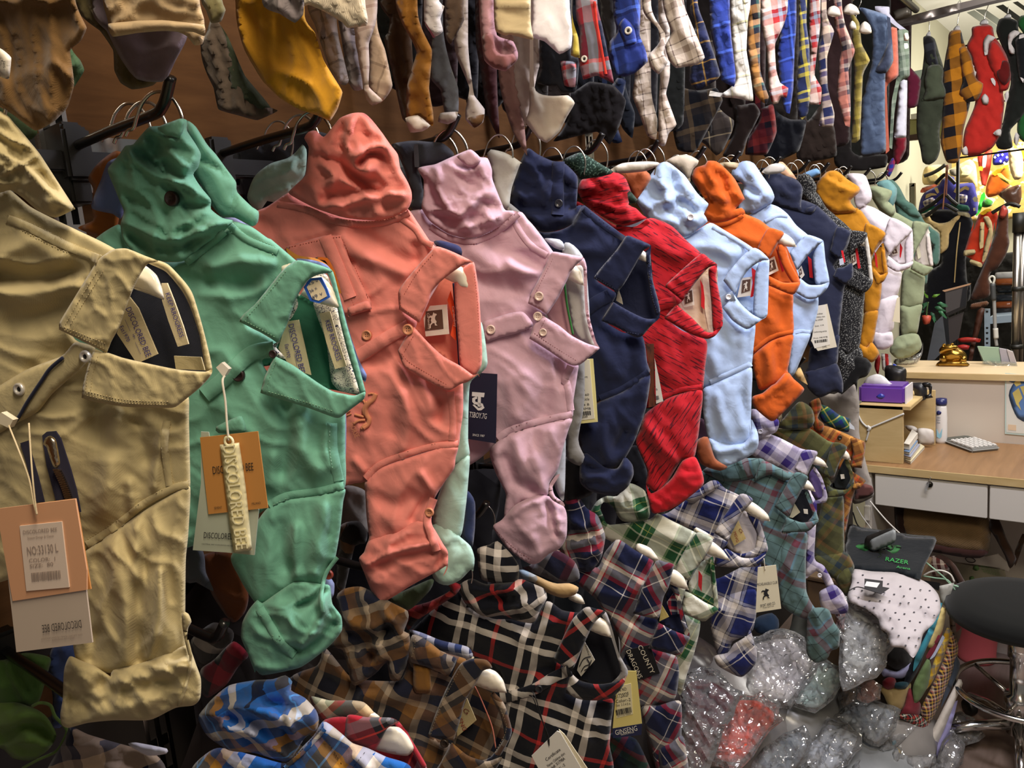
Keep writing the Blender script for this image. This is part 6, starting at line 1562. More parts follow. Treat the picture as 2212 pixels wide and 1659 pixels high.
o = shirt(T, p_pur, inner='D2 500,830 560,780 640,1000 600,1040 530,990', inmat=fabric('#5a4a78', 400), body='D2 -50,600 100,490 250,530 430,620 530,650 500,720 420,790 480,850 520,980 560,1060 550,1200 480,1290 430,1000 300,800 130,720',
  up='D2 40,310 140,330 260,400 240,490 160,520 60,560 30,430', low='D2 560,1050 485,1280 475,1500 D3 470,150 560,90 610,160 650,230 700,200 620,50 D2 545,1500 555,1250', cuff='D3 580,262 640,222 705,200 770,262 812,362 800,424 690,432 600,382',
  leaf1='D2 450,640 568,650 520,760 480,852c 385,790c', rim='D2 540,765 602,850 647,1000 630,1052 560,1060 545,1040 605,1010 590,880 535,800', f_low=(('D3 540,120 580,200', 6, 7),), res=7.0, sc=.75)
button(T, 'D2 112,487', 5.5, solid('#d6d2d8', .3))
button(T, 'D3 585,125', 5, solid('#d6d2d8', .3))
hanger(LOWY[8], LZ, 'white hanger tip above the purple plaid collar', None, 'D2 560,685 620,722 651,775c 530,747 510,700', w=12)
T = low(LOWY[9], 'olive_plaid_shirt', 'olive green plaid shirt with dark fleece collar')
o = shirt(T, p_oli, inner='D2 690,900 790,700 850,850 840,930 740,950 650,910', inmat=fabric('#1a1d1e', 300, .9, .6), body='D2 150,460 350,470 500,460 650,560 790,600 780,660 700,760 640,840 680,900 640,960 650,1010 770,1000 780,1300 790,1500 D3 840,100 700,150 550,60 D2 555,1300 600,1050 600,850 400,650 250,540',
  up='D2 280,400 420,250 520,300 545,400 500,465 350,472 230,450', low='D2 790,1450 550,1480 D3 560,60 700,150 740,200 860,80 840,0', cuff='D3 720,150 770,80 850,60 850,160 830,260 790,285 740,230', leaf1='D2 690,580 802,610 750,720 690,882c 612,830c', leaf2='D2 640,905c 700,945 800,950 855,890 840,940 760,1002 650,1012c',
  rim='D2 805,690 857,850 852,920 820,950 790,940 830,860 785,730', f_up=(('D2 350,380 480,340', 8, 8),), f_body=(('D2 660,1050 690,1300', 8, 6),), res=7.0, sc=.75)
slab(T, 'white_square_tag', 'D2 750,830 780,828 785,862 755,866', solid('#dcd6c8', .6), w=-12)
hanger(LOWY[9], LZ, 'white hanger tip above the olive plaid collar', None, 'D2 795,640 820,670 833,717c 755,697 770,650', w=12)
T = low(LOWY[10], 'orange_plaid_shirt', 'orange brown plaid shirt at the far end of the lower row')
o = shirt(T, p_ora, body='D2 480,460 620,440 760,490 900,550 945,580 940,650 880,720 830,790 950,880 ,' .rstrip(' ,') + ' 870,950 830,1100 790,1300 770,1420 740,1200 780,1000 700,700',
  up='D2 500,260 580,220 600,300 570,380 620,430 600,500 540,460 520,350', leaf1='D2 830,540 945,570 940,680 920,780c 830,770c 850,650', leaf2='D2 850,860c 900,900 952,880 900,940 840,950c', res=7.0, sc=.7)
button(T, 'D2 745,535', 5, solid('#2a2018', .4))
T = low(2.36, 'tartan_shirt', 'dark green and blue tartan shirt at the far end of the lower row')
cloth(T, 'sleeve', 'D2 580,270 650,290 750,360 832,390 812,492 680,455 600,400 580,340', p_tar, w=0, puff=10, R=14, res=7, uvrot=30)
slab(T, 'paper_tag', 'D2 820,410 860,450 865,475 822,462', solid('#cfd6dc', .6), lift=3)
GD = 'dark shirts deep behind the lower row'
for y, nm, lab, ol, m in (
 (0.46, 'brown_corduroy_shirt', 'dark rust shirt hanging between the khaki and green sleeves', 'A2 1600,1480 1850,1440 1950,1659 A3 1980,300 1950,420 1850,500 1700,300 1640,150', fabric('#6a3a1c', 420, .9, .3)),
 (0.40, 'slate_shirt', 'slate grey shirt behind the khaki sleeve', 'A2 1480,1250 1620,1450 A3 1640,100 1700,250 1560,180 1480,180', fabric('#4a4e55', 420)),
 (0.43, 'red_check_shirt', 'dark red and black check shirt under the wire hooks', 'A3 1600,870 1700,800 1860,650 1980,760 1900,850 1800,1000 1650,1100 1580,1000', plaid('redcheck', .05, [(0, '#6a1420'), (.5, '#111018')])),
 (0.44, 'grey_check_shirt', 'grey and black check shirt below the wire hooks', 'A3 1520,640 1700,500 1850,560 1850,650 1700,800 1600,870 1540,780', plaid('greycheck', .06, [(0, '#3a3430'), (.5, '#121218'), (.8, '#8c827a')])),
 (0.66, 'black_orange_shirt', 'black and orange check shirt behind the salmon cuff', 'B2 680,1240 830,1200 900,1300 880,1380 800,1400 B3 700,300 640,200 650,0', plaid('blackorange', .07, [(0, '#16120f'), (.6, '#5a3c20'), (.8, '#16120f')])),
 (0.70, 'white_grey_shirt', 'grey white shirt behind the salmon sleeve', 'B2 720,920 880,960 890,1150 900,1300 700,1240 690,1100', fabric('#7a7772', 420)),
 (0.74, 'red_striped_shirt', 'dark red plaid shirt behind the black and white check', 'B3 1200,400 1400,330 1560,240 1500,160 1640,200 1600,280 1300,480 1220,560', plaid('darkred', .06, [(0, '#8a1f24'), (.5, '#1c1416'), (.8, '#c04a40')])),
 (0.71, 'moss_shirt', 'moss green shirt behind the salmon cuff', 'B3 1080,300 1250,220 1420,150 1400,240 1230,400 1100,350', fabric('#4e5a40', 420)),
 (1.0, 'black_sweater', 'black shirt between the lavender and navy cuffs', 'C2 440,700 620,650 700,900 640,1000 460,1040 430,900', fabric('#17161a', 420)),
 (1.30, 'ink_shirt', 'black shirt between the navy and red cuffs', 'C2 850,700 1020,600 1120,900 1050,1000 850,1000', fabric('#121317', 420)),
 (1.62, 'plum_shirt', 'dark plum shirt behind the pale blue cuff', 'C2 1500,380 1600,430 1650,600 1500,700 1450,550', fabric('#3a2430', 420)),
 (1.10, 'bottle_green_shirt', 'bottle green and red plaid shirt below the yellow barcode tag', 'C3 790,1400 900,1390 1010,1430 1080,1560 1140,1720 1100,1800 800,1800', plaid('bottle', .07, [(0, '#0f1a16'), (.4, '#1f3a2c'), (.6, '#5a1c24'), (.75, '#141a30')])),
 (0.9, 'midnight_shirt', 'midnight plaid shirt behind the red and navy plaid', 'C2 150,1560 350,1430 520,1520 C3 560,150 420,190 200,110 100,60', plaid('midnight', .06, [(0, '#14162a'), (.5, '#4a1c26'), (.7, '#77767c')])),
):
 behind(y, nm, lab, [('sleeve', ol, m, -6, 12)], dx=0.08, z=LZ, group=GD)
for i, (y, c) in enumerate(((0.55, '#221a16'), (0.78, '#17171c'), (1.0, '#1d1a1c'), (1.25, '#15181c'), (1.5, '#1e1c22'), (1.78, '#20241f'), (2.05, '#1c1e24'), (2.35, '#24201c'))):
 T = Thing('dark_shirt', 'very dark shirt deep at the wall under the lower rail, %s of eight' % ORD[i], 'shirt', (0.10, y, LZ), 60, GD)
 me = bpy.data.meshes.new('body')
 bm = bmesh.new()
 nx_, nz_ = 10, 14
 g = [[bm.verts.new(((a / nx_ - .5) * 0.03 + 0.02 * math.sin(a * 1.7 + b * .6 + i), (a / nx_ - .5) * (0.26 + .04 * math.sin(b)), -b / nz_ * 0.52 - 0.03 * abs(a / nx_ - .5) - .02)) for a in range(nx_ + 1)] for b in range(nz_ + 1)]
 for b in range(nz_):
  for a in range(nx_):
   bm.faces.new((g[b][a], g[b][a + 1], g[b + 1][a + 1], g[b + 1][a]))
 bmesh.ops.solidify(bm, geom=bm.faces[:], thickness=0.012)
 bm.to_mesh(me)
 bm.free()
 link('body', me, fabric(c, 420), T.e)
# ================================================================== upper row: garments hanging down from the high rail
GU = 'garments hanging from the high rail above the pegs'
ur = empty('hanging_rail', (0.30, 0, 2.36), 'dark bar of the high clothes rail above the pegs', 'rail')
link('bar', tube_mesh('bar', [(0, -0.6, 0), (0, 3.7, 0)], 0.013, 12), solid('#1a1a1c', .35), ur)
for yy in (0.42, 1.62, 2.82):
 link('bracket', tube_mesh('bracket', [(-0.30, yy, 0.0), (-0.1, yy, 0), (0, yy, 0)], 0.010, 8), solid('#1a1a1c', .35), ur)
def upper(name, label, x, parts, dy=0.0, alpha=18.0, cat='shirt', group=GU, hooks=True):
 """parts: (part, outline, material, puff, noise, uvrot)"""
 q = np.array([[p[0], p[1]] for p in P(parts[0][1]) if p[1] > -40])
 c = q.mean(0)
 O = on_x(c[0], max(c[1], 20), x)
 T = Thing(name, label, cat, (x, O[1] + dy, 2.34), alpha, group)
 for i, p in enumerate(parts):
  pl = P(p[1])
  for v in pl:
   if v[1] < -40:
    v[1] = -560 - 0.1 * v[0]
  cloth(T, p[0], pl, p[2], w=i * 9.0, puff=3.5, back=3, R=9, res=8.5, sm=0.2,
              nz=p[4] if len(p) > 4 else (6, 30, 5.0, 82), uvrot=p[5] if len(p) > 5 else 6)
 if hooks:
  a = np.array([0, 0, 0.02])
  h = link('hanger_hook', tube_mesh('hanger_hook', spline3([(0.0, 0, -0.12), (0, 0, -0.02), (0.02, 0, 0.03), (0, 0, 0.045), (-0.02, 0, 0.03)], 4), 0.0017, 6), WIRE, T.e)
 return T
WB = plaid('whitebrown', 0.075, [(0, '#d6cabc'), (.22, '#4a3a38'), (.25, '#cfc2b4'), (.45, '#8a7a6e'), (.60, '#d8ccc0'), (.72, '#3a2c30'), (.75, '#b8a898')])
NG = plaid('navygold', 0.07, [(0, '#151a34'), (.3, '#b08a3c'), (.34, '#1a2040'), (.6, '#0f1428'), (.8, '#a8843a'), (.83, '#151a34')])
WG = plaid('whitegrey', 0.05, [(0, '#d8d4c8'), (.4, '#8c8a80'), (.45, '#c8c4b4'), (.7, '#2e2e2c'), (.74, '#b4b070'), (.8, '#d8d4c8')])
TD = plaid('tandark', 0.06, [(0, '#a8763c'), (.3, '#1f2430'), (.5, '#3c6a60'), (.6, '#d0a070'), (.8, '#2a2018')])
RW = plaid('redwhite', 0.055, [(0, '#d8c0b0'), (.3, '#a83030'), (.55, '#8a9aa8'), (.7, '#7a1c24'), (.85, '#e0ccc0')])
YN = plaid('yellownavy', 0.06, [(0, '#1c2444'), (.35, '#b8a83c'), (.5, '#3c4468'), (.7, '#d8c848'), (.8, '#1c2444')])
BL = plaid('royalblue', 0.05, [(0, '#2a3c8c'), (.4, '#1c2450'), (.5, '#4a6ad0'), (.6, '#20306c')])
RN = plaid('rednavyup', 0.09, [(0, '#181a30'), (.3, '#8a2430'), (.55, '#8a8a92'), (.7, '#c23a34'), (.76, '#181a30')])
GK = plaid('greycheck2', 0.03, [(0, '#8c8284'), (.5, '#78706f'), (.9, '#3c3638')])
SK = plaid('sandcheck', 0.03, [(0, '#b09a86'), (.5, '#a08a76'), (.9, '#6a5648')])
ST = plaid('pinstripe', 0.02, [(0, '#b8a8a2'), (.5, '#a89892')], [(0, '#b8a8a2'), (.55, '#8a706a'), (.7, '#b8a8a2')])
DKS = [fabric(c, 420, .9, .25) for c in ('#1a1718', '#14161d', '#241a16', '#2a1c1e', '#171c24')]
LONG = (7, 26, 6.0, 80)
U = upper
U('tan_brown_garment', 'large tan brown garment hanging in the top left corner', .40, [('body', 'A0 -500,-600 300,-600 600,0 690,220 640,330 560,400 580,560 590,680 540,850 440,960 280,1040 0,840 -500,600', fabric('#6e5230', 300, .9, .3), 18, (7, 90, 3, 70))])
T = U('paper_tag', 'white rounded paper tag pinned to the tan brown garment', .435, [('card', 'A0 -30,380 20,395 90,460 70,630 -30,590', solid('#cfc5b4', .6), 1.5, None)], cat='tag', hooks=False, group='clothing hang tags')
text(T, 'TBIS', 'A0 22,485', 'A0 25,540', 5, INK, lift=1)
text(T, 'C', 'A0 5,480', 'A0 8,512', 6, INK, lift=1)
U('sea_green_garment', 'dull sea green garment edge behind the tan brown one', .30, [('body', 'A0 500,-600 560,350 640,480 672,560 620,650 560,720 480,500 400,-600', fabric('#4d6a50', 400), 10), ('tail', 'A0 -60,830 0,850 300,1040 250,1110 150,1100 0,960', fabric('#3c4c34', 400), 8)])
U('olive_tail_garment', 'olive shirt tail behind the lavender grey tail', .28, [('body', 'A0 540,-600 580,0 800,250 900,400 910,560 960,660 1050,712 1150,700 1245,660 1200,400 1100,-600', fabric('#5c5236', 400), 14)])
U('lavender_grey_garment', 'lavender grey shirt tail above the green shirt', .33, [('body', 'A0 660,-600 740,100 850,250 950,450 1030,570 1090,630 1170,650 1290,652 1345,600 1400,480 1490,300 1460,0 1440,-600', fabric('#776a78', 300, .9, .3), 16, (6, 80, 3, 80))])
U('beige_hem_garment', 'beige hem with rows of stitching in front of the lavender grey tail', .42, [('body', 'A0 780,-600 820,0 850,130 895,290 1100,260 1290,245 1420,255 1490,290 1550,362 1612,352 1632,280 1625,150 1590,0 1560,-600', fabric('#b39a76', 300, .9, .3), 14, (4, 60, 3, 5)), ('hem_band', 'A0 860,190 1100,165 1290,160 1450,175 1628,200 1630,290 1540,255 1420,250 1290,247 1100,262 895,292', fabric('#b59d7a', 300, .9, .3), 3, None)])
U('moss_cuff_garment', 'small moss green cuff beside the beige hem', .42, [('sleeve', 'A0 1590,-600 1600,0 1640,80 1680,182 1760,172 1797,80 1770,0 1760,-600', fabric('#6a6444', 400), 10)])
U('taupe_garment', 'dark taupe garment behind the mustard one', .24, [('body', 'A0 1480,-600 1500,300 1630,290 1700,100 1800,300 1880,600 2000,800 2212,880 2050,957 1900,920 1740,870 1700,700 1600,420', fabric('#584c42', 400), 14, LONG)])
U('forest_tail_garment', 'dark forest green tail beside the mustard garment', .26, [('body', 'A0 1750,200 1820,300 1950,600 2100,780 B0 130,860 60,880 -80,830 -200,700 A0 1800,500', fabric('#3c4434', 400), 12)])
U('mustard_garment', 'bright mustard yellow garment hanging at top left', .36, [('body', 'B0 -200,-600 -150,100 -80,400 60,640 200,780 350,870 500,920 600,962 660,870 700,735 640,630 550,480 480,260 400,130 330,-600', fabric('#b98522', 300, .9, .3), 20, (9, 90, 4, 75))])
U('grey_gauze_garment', 'grey gauze cuff above the mustard garment', .42, [('sleeve', 'B0 0,-600 60,20 200,110 320,182 385,120 395,0 400,-600', GK, 10)])
U('cream_gauze_garment', 'cream crinkled gauze hem at the top', .43, [('body', 'B0 220,-600 260,40 430,40 550,90 700,180 740,222 890,205 902,150 880,0 870,-600', fabric('#cbbda6', 200, 0, .5), 14, (4, 14, 5, 85))])
U('grey_check_garment', 'grey check sleeve beside the mustard garment', .34, [('sleeve', 'B0 380,-600 420,40 480,200 560,450 620,600 660,660 720,680 750,640 670,300 650,100 600,-600', GK, 14, LONG)])
U('slate_check_garment', 'second grey check sleeve beside the striped one', .33, [('sleeve', 'B0 640,-600 660,100 690,300 740,640 790,720 862,712 840,500 800,300 780,-600', GK, 14, LONG)])
U('striped_sleeve_garment', 'thin striped pale sleeve reaching down at top centre left', .37, [('sleeve', 'B0 760,-600 790,200 810,320 830,500 890,790 940,842 1020,800 910,690 915,520 910,350 960,200 978,60 975,-600', ST, 14, (4, 60, 4, 80))])
U('sand_check_garment', 'sand check sleeve beside the thin striped sleeve', .345, [('sleeve', 'B0 940,-600 975,180 1040,400 1098,680 1060,760 1000,822 905,690 915,350 930,0', SK, 14, (4, 60, 4, 80), -25)])
U('chestnut_garment', 'dark chestnut garment behind the sand check sleeve', .25, [('body', 'B0 960,-600 990,0 1075,150 1062,260 1030,312 1100,600 1180,950 1300,1000 1250,300 1150,-600', fabric('#3a2614', 400), 10, LONG)])
U('ochre_garment', 'long ochre brown sleeve with loose threads', .33, [('sleeve', 'B0 1080,-600 1120,0 1180,200 1250,320 1290,420 1250,550 1210,700 1210,960 1300,925 1420,1005 1422,900 1390,700 1412,400 1300,100 1240,-600', fabric('#8f6024', 300, .9, .3), 16, LONG), ('cuff_facing', 'B0 1200,940 1300,918 1400,1000 1340,1045 1240,1055', fabric('#c3b8ad', 400), 6), ])
U('piped_white_garment', 'white collar edge with dark piping at the top', .42, [('collar', 'B0 1330,-600 1350,160 1432,292 1502,250 1480,150 1512,50 1470,10 1500,-600', fabric('#b4aeae', 400), 8), ('piping', 'B0 1345,160 1432,285 1440,300 1420,300', fabric('#4a1c28', 400), 3, None)])
U('dark_brown_garment', 'dark brown cuff edged maroon at the top', .41, [('cuff', 'B0 1490,-600 1520,280 1560,352 1650,200 1670,160 1665,60 1720,-600', fabric('#4c3c30', 400), 10)])
U('steel_grey_garment', 'steel grey sleeve with white cuff facing', .30, [('sleeve', 'B0 1400,-600 1410,300 1400,620 1480,720 1520,925 1622,892 1620,700 1560,520 1500,200 1480,-600', fabric('#595c64', 400), 12, LONG), ('cuff_facing', 'B0 1480,900 1620,890 1600,960 1540,990 1460,970', fabric('#a8a09a', 400), 5)])
U('dove_grey_garment', 'dove grey sleeve with brown cuff facing', .33, [('sleeve', 'B0 1600,-600 1590,350 1620,480 1710,700 1680,870 1680,952 1750,1022 1820,972 1832,870 1750,760 1730,640 1700,320 1700,-600', fabric('#a59c98', 400), 12, LONG), ('cuff_facing', 'B0 1700,940 1830,910 1810,980 1750,1020', fabric('#5a4028', 400), 5)])
U('maroon_garment', 'dark maroon garment behind the pink cuff', .22, [('body', 'B0 1730,-600 1760,300 1800,560 1850,900 1950,1100 1930,600 1900,-600', fabric('#3a1a1c', 400), 10, LONG)])
U('rose_pink_garment', 'dusty rose pink rolled cuff', .40, [('sleeve', 'B0 1720,-600 1790,100 1800,260 1830,480 1900,542 2000,567 2092,480 2097,420 2060,330 1930,280 1910,0 1900,-600', fabric('#b58a92', 300, .9, .3), 16), ('cuff_inside', 'B0 1810,300 1840,260 1900,280 1920,400 1960,430 2060,430 2085,480 2000,560 1900,535 1830,470', fabric('#7d5252', 400), 5)])
U('rose_tail_garment', 'rose brown sleeve hanging behind the lavender peg', .29, [('sleeve', 'B0 1920,-600 1940,560 1990,850 2060,1060 2170,1240 C0 140,1200 120,1000 80,700 60,480 0,-600', fabric('#8d6c64', 400), 14, LONG)])
U('mushroom_garment', 'mushroom grey strip beside the rose brown sleeve', .31, [('body', 'B0 2020,-600 2030,500 2080,800 C0 90,900 130,1000 180,800 230,560 260,420 200,-600', fabric('#a6988e', 400), 14, LONG)])
U('cream_hem_garment', 'cream hem at top centre', .43, [('body', 'B0 1870,-600 1905,100 1920,250 2000,285 C0 0,275 190,315 170,150 190,-600', fabric('#c9b690', 300, .9, .3), 14, (4, 60, 3, 5))])
U('white_hem_garment', 'bright white hem catching the light at top centre', .44, [('body', 'C0 150,-600 180,150 165,290 280,330 400,432 492,380 502,260 480,0 470,-600', fabric('#f4f2fb', 300, .9, .3), 14, (4, 60, 3, 80))])
U('ecru_tail_garment', 'plain ecru shirt tail pointing down above the navy peg', .36, [('body', 'C0 180,-600 200,690 470,760 522,822 460,930 400,1050 300,1137 230,1100 130,970 160,850', fabric('#cabfac', 400), 12, (6, 70, 3, 60))])
U('black_navy_garment', 'black and navy hem beside the white hem', .37, [('body', 'C0 230,-600 240,560 210,660 380,700 410,750 532,722 560,460 500,440 490,-600', DKS[1], 12), ('red_panel', 'C0 410,490 530,500 525,690 440,680', RN, 4)])
U('yellow_edge_garment', 'yellow and navy sleeve edge beside the white hem', .415, [('sleeve', 'C0 480,-600 500,100 550,300 562,460 490,440 500,300', fabric('#a8963c', 400), 8)])
T = U('red_navy_sleeve_garment', 'red, grey and navy plaid sleeve with a ringed button', .43, [('sleeve', 'C0 490,-600 530,100 560,250 550,460 590,632 700,602 832,662 790,450 740,200 700,0 690,-600', RN, 16, (5, 60, 4, 80), 4)])
button(T, 'C0 598,470', 7, solid('#dcd8d0', .3), BLACK, ring=True)
ribbon(T, 'red_stripe', 'C0 680,10 700,200 740,420 770,590', 6, fabric('#c2382c', 400), 1.2)
U('coal_garment', 'coal black sleeve between the red plaid and blue plaid sleeves', .38, [('sleeve', 'C0 690,-600 720,100 780,350 800,550 850,300 830,-600', DKS[0], 10)])
T = U('blue_plaid_sleeve_garment', 'royal blue plaid sleeve with buttoned tab', .42, [('sleeve', 'C0 800,-600 830,100 860,250 800,330 790,430 850,592 920,612 1000,582 1102,490 1080,380 1040,280 1045,0 1045,-600', BL, 18), ('tab', 'C0 870,200 920,140 990,210 1015,340 925,370', BL, 4, None)])
button(T, 'C0 948,245', 8, solid('#dcd8d0', .3), BLACK, ring=True)
U('white_brown_plaid_garment', 'white and brown plaid sleeve, left of the two', .40, [('sleeve', 'C0 1030,-600 1060,60 1180,220 1210,300 1180,360 1110,440 1120,530 1190,592 1262,500 1230,420 1242,270 1130,40 1130,-600', WB, 14, (5, 50, 4, 70), 14)])
U('white_brown_plaid_garment', 'wider white and brown plaid sleeve, right of the two', .41, [('sleeve', 'C0 1130,-600 1220,0 1290,260 1240,370 1270,480 1330,542 1500,512 1557,460 1520,350 1440,160 1390,0 1380,-600', WB, 16, (5, 50, 4, 70), 14)])
U('white_brown_tail_garment', 'white and brown plaid tails hanging to the pegs', .30, [('tail', 'C0 1020,-600 1000,590 980,760 1040,920 1100,1082 1170,1112 1180,950 1130,700 1110,-600', WB, 12, LONG), ('tail', 'C0 1130,-600 1200,600 1190,800 1190,1150 1240,1162 1272,1060 1332,990 1250,750 1280,580 1260,-600', WB, 12, LONG)])
U('navy_gold_garment', 'navy and gold plaid sleeve', .40, [('sleeve', 'C0 1380,-600 1440,100 1480,170 1440,500 1430,642 1500,722 1640,645 1682,600 1650,480 1560,200 1500,0 1480,-600', NG, 16, LONG)])
U('navy_blue_garment', 'navy blue sleeve with a bright blue stripe', .41, [('sleeve', 'C0 1500,-600 1600,200 1660,480 1690,640 1790,690 1805,600 1770,300 1755,0 1750,-600', BL, 14, LONG)])
U('white_grey_plaid_garment', 'white, grey and yellow plaid garment', .40, [('body', 'C0 1740,-600 1760,100 1770,300 1800,650 1700,740 1600,722 1590,762 1800,782 1942,802 1922,600 1890,400 1902,150 1922,20 1920,-600', WG, 14, LONG)])
U('tan_dark_plaid_garment', 'tan and dark teal plaid garment', .39, [('body', 'C0 1880,-600 1890,50 1900,400 1940,720 2000,800 2050,832 2067,770 2000,560 2000,100 2050,-600', TD, 14, LONG)])
U('red_white_plaid_garment', 'red and white plaid sleeve with upturned cuff', .40, [('sleeve', 'C0 2020,-600 2000,100 2050,400 2070,740 2100,832 2142,822 2165,770 D0 320,780 335,700 270,660 240,560 230,350 330,60 340,-600', RW, 16, LONG)])
U('blue_sleeve_garment', 'deep blue sleeve behind the red and white plaid cuff', .38, [('sleeve', 'D0 280,-600 300,0 250,400 260,640 300,870 345,905 375,700 385,400 400,150 380,-600', BL, 12, LONG)])
U('yellow_navy_garment', 'yellow and navy plaid sleeve', .40, [('sleeve', 'D0 390,-600 420,300 400,700 410,900 445,952 492,900 512,700 502,350 480,150 560,-600', YN, 14, LONG)])
U('orange_red_plaid_garment', 'orange red plaid sleeve', .38, [('sleeve', 'D0 520,-600 500,300 510,420 490,600 490,820 590,830 600,700 545,600 565,400 590,180 600,-600', RW, 12, LONG)])
U('navy_cream_plaid_garment', 'navy and cream plaid sleeve with open collar', .40, [('sleeve', 'D0 560,-600 600,180 570,400 580,600 600,850 580,1000 690,1012 702,900 650,700 645,450 700,250 640,100 640,-600', plaid('navycream', .06, [(0, '#1f2548'), (.4, '#cdb8a0'), (.7, '#6a5a70'), (.9, '#d8c4ac')]), 14, LONG)])
U('salmon_check_garment', 'salmon and grey check shirt with white hanger shoulder', .38, [('body', 'D0 640,-600 700,150 760,380 740,500 722,760 790,1000 825,1012 832,850 815,560 865,400 790,200 760,0 780,-600', plaid('salmoncheck', .06, [(0, '#c07a68'), (.4, '#3a3440'), (.6, '#b8a89c'), (.8, '#7a4a48')]), 14, LONG)])
U('olive_yellow_garment', 'olive yellow shirt with open collar', .38, [('body', 'D0 830,100 900,180 920,350 985,480 930,600 905,1110 840,1135 850,900 860,560', plaid('oliveyellow', .05, [(0, '#7a6c30'), (.5, '#5a5028'), (.8, '#98883c')]), 12, LONG)], hooks=False)
U('denim_blue_garment', 'washed denim blue shirt at the end of the high rail', .40, [('body', 'D0 900,60 1000,80 1130,130 1160,350 1172,480 1110,580 1105,900 1112,1200 1000,1240 910,1232 922,800 1000,500 1000,250', fabric('#46546c', 300, .9, .35, .2), 16, LONG), ('collar', 'D0 1120,130 1145,140 1172,480 1110,585 1030,560 1080,460 1130,330', fabric('#3c4458', 300), 5)], hooks=False)
U('coral_garment', 'coral red shirt beside the denim shirt', .38, [('body', 'D0 1125,240 1200,225 1212,600 1120,690 1140,1200 1112,1225 1105,640', fabric('#a85a48', 400), 10)], hooks=False)
U('grey_green_garment', 'grey green plaid shirt at the rail end', .37, [('body', 'D0 1195,250 1290,245 1302,600 1222,655 1180,900 1162,1190 1140,1175 1160,800 1200,600', plaid('greygreen', .05, [(0, '#6a7868'), (.5, '#4c5850'), (.8, '#8a9488')]), 10)], hooks=False)
U('white_far_garment', 'white check shirt at the very end of the high rail', .36, [('body', 'D0 1220,655 1282,640 1277,1000 1272,1092 1180,1092 1200,900', fabric('#c4c4d2', 400), 8), ('collar', 'D0 1025,50 1140,55 1142,110 1200,180 1280,240 1270,270 1140,170 1040,105', fabric('#b8b8cc', 400), 6)], hooks=False)
U('crimson_garment', 'crimson garment low at the rail end', .34, [('body', 'D0 1180,1095 1275,1095 1270,1200 1205,1312 1170,1250', fabric('#6a1424', 400), 8)], hooks=False)
U('burgundy_garment', 'burgundy shirt beyond the white check shirt', .34, [('body', 'D0 1275,530 1310,540 1392,640 1362,845 1278,852', fabric('#5a1830', 400), 8)], dy=.2, hooks=False)
for i, (ol, lab) in enumerate((('D0 640,110 660,60 700,45 740,70 750,125 690,135', 'leftmost of the two larger ones'), ('D0 770,100 790,50 830,28 880,55 902,110 830,120', 'rightmost of the two larger ones'), ('D0 820,225 825,185 845,165 868,185 877,232', 'small one above the olive collar'), ('D0 900,255 910,200 945,170 985,200 998,262 945,272', 'inside the olive yellow collar'), ('D0 1255,270 1285,262 1297,300 1290,325 1258,325', 'at the grey green collar'), ('D0 1258,345 1285,345 1292,380 1262,388', 'lowest one at the rail end'))):
 q = np.mean([p[:2] for p in P(ol)], 0)
 O = on_x(q[0], q[1], .42)
 T = Thing('shoulder_hanger', 'glowing cream hanger shoulder on the high rail, ' + lab, 'hanger', (.42, O[1] - .03, 2.34), 18, 'cream hanger shoulders on the high rail')
 cloth(T, 'arm', ol, HANG, w=0, puff=12, back=8, R=12, res=5)
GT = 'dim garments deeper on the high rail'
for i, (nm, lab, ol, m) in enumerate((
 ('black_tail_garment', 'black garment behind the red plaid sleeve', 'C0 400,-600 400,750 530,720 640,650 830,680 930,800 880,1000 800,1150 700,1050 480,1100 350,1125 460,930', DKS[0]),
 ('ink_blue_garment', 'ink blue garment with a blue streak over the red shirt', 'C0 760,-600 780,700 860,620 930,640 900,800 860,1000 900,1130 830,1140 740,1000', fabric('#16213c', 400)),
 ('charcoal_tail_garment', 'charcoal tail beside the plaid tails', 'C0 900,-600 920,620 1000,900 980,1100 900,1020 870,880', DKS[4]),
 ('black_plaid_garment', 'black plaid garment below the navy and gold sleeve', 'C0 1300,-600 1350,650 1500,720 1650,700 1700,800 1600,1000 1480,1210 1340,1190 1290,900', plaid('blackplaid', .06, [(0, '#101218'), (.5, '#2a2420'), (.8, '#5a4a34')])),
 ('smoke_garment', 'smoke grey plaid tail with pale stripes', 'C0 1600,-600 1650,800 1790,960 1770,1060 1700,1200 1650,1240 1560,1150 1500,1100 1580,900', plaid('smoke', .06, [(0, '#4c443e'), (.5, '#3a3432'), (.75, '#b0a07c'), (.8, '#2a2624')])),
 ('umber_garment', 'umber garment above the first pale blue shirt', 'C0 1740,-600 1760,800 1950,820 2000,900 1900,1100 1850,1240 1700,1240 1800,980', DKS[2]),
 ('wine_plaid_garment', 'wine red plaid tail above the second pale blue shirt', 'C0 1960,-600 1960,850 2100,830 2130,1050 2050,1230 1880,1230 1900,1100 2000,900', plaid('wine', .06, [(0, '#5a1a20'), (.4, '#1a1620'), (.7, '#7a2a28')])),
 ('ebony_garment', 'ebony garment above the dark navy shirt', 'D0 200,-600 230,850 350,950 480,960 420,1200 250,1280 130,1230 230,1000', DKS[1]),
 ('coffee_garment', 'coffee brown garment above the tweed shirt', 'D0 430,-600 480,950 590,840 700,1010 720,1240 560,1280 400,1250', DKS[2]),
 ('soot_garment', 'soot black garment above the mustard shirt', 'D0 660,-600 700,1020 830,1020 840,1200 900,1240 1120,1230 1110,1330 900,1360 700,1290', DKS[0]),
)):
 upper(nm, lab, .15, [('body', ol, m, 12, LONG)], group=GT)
rf = random.Random(5)
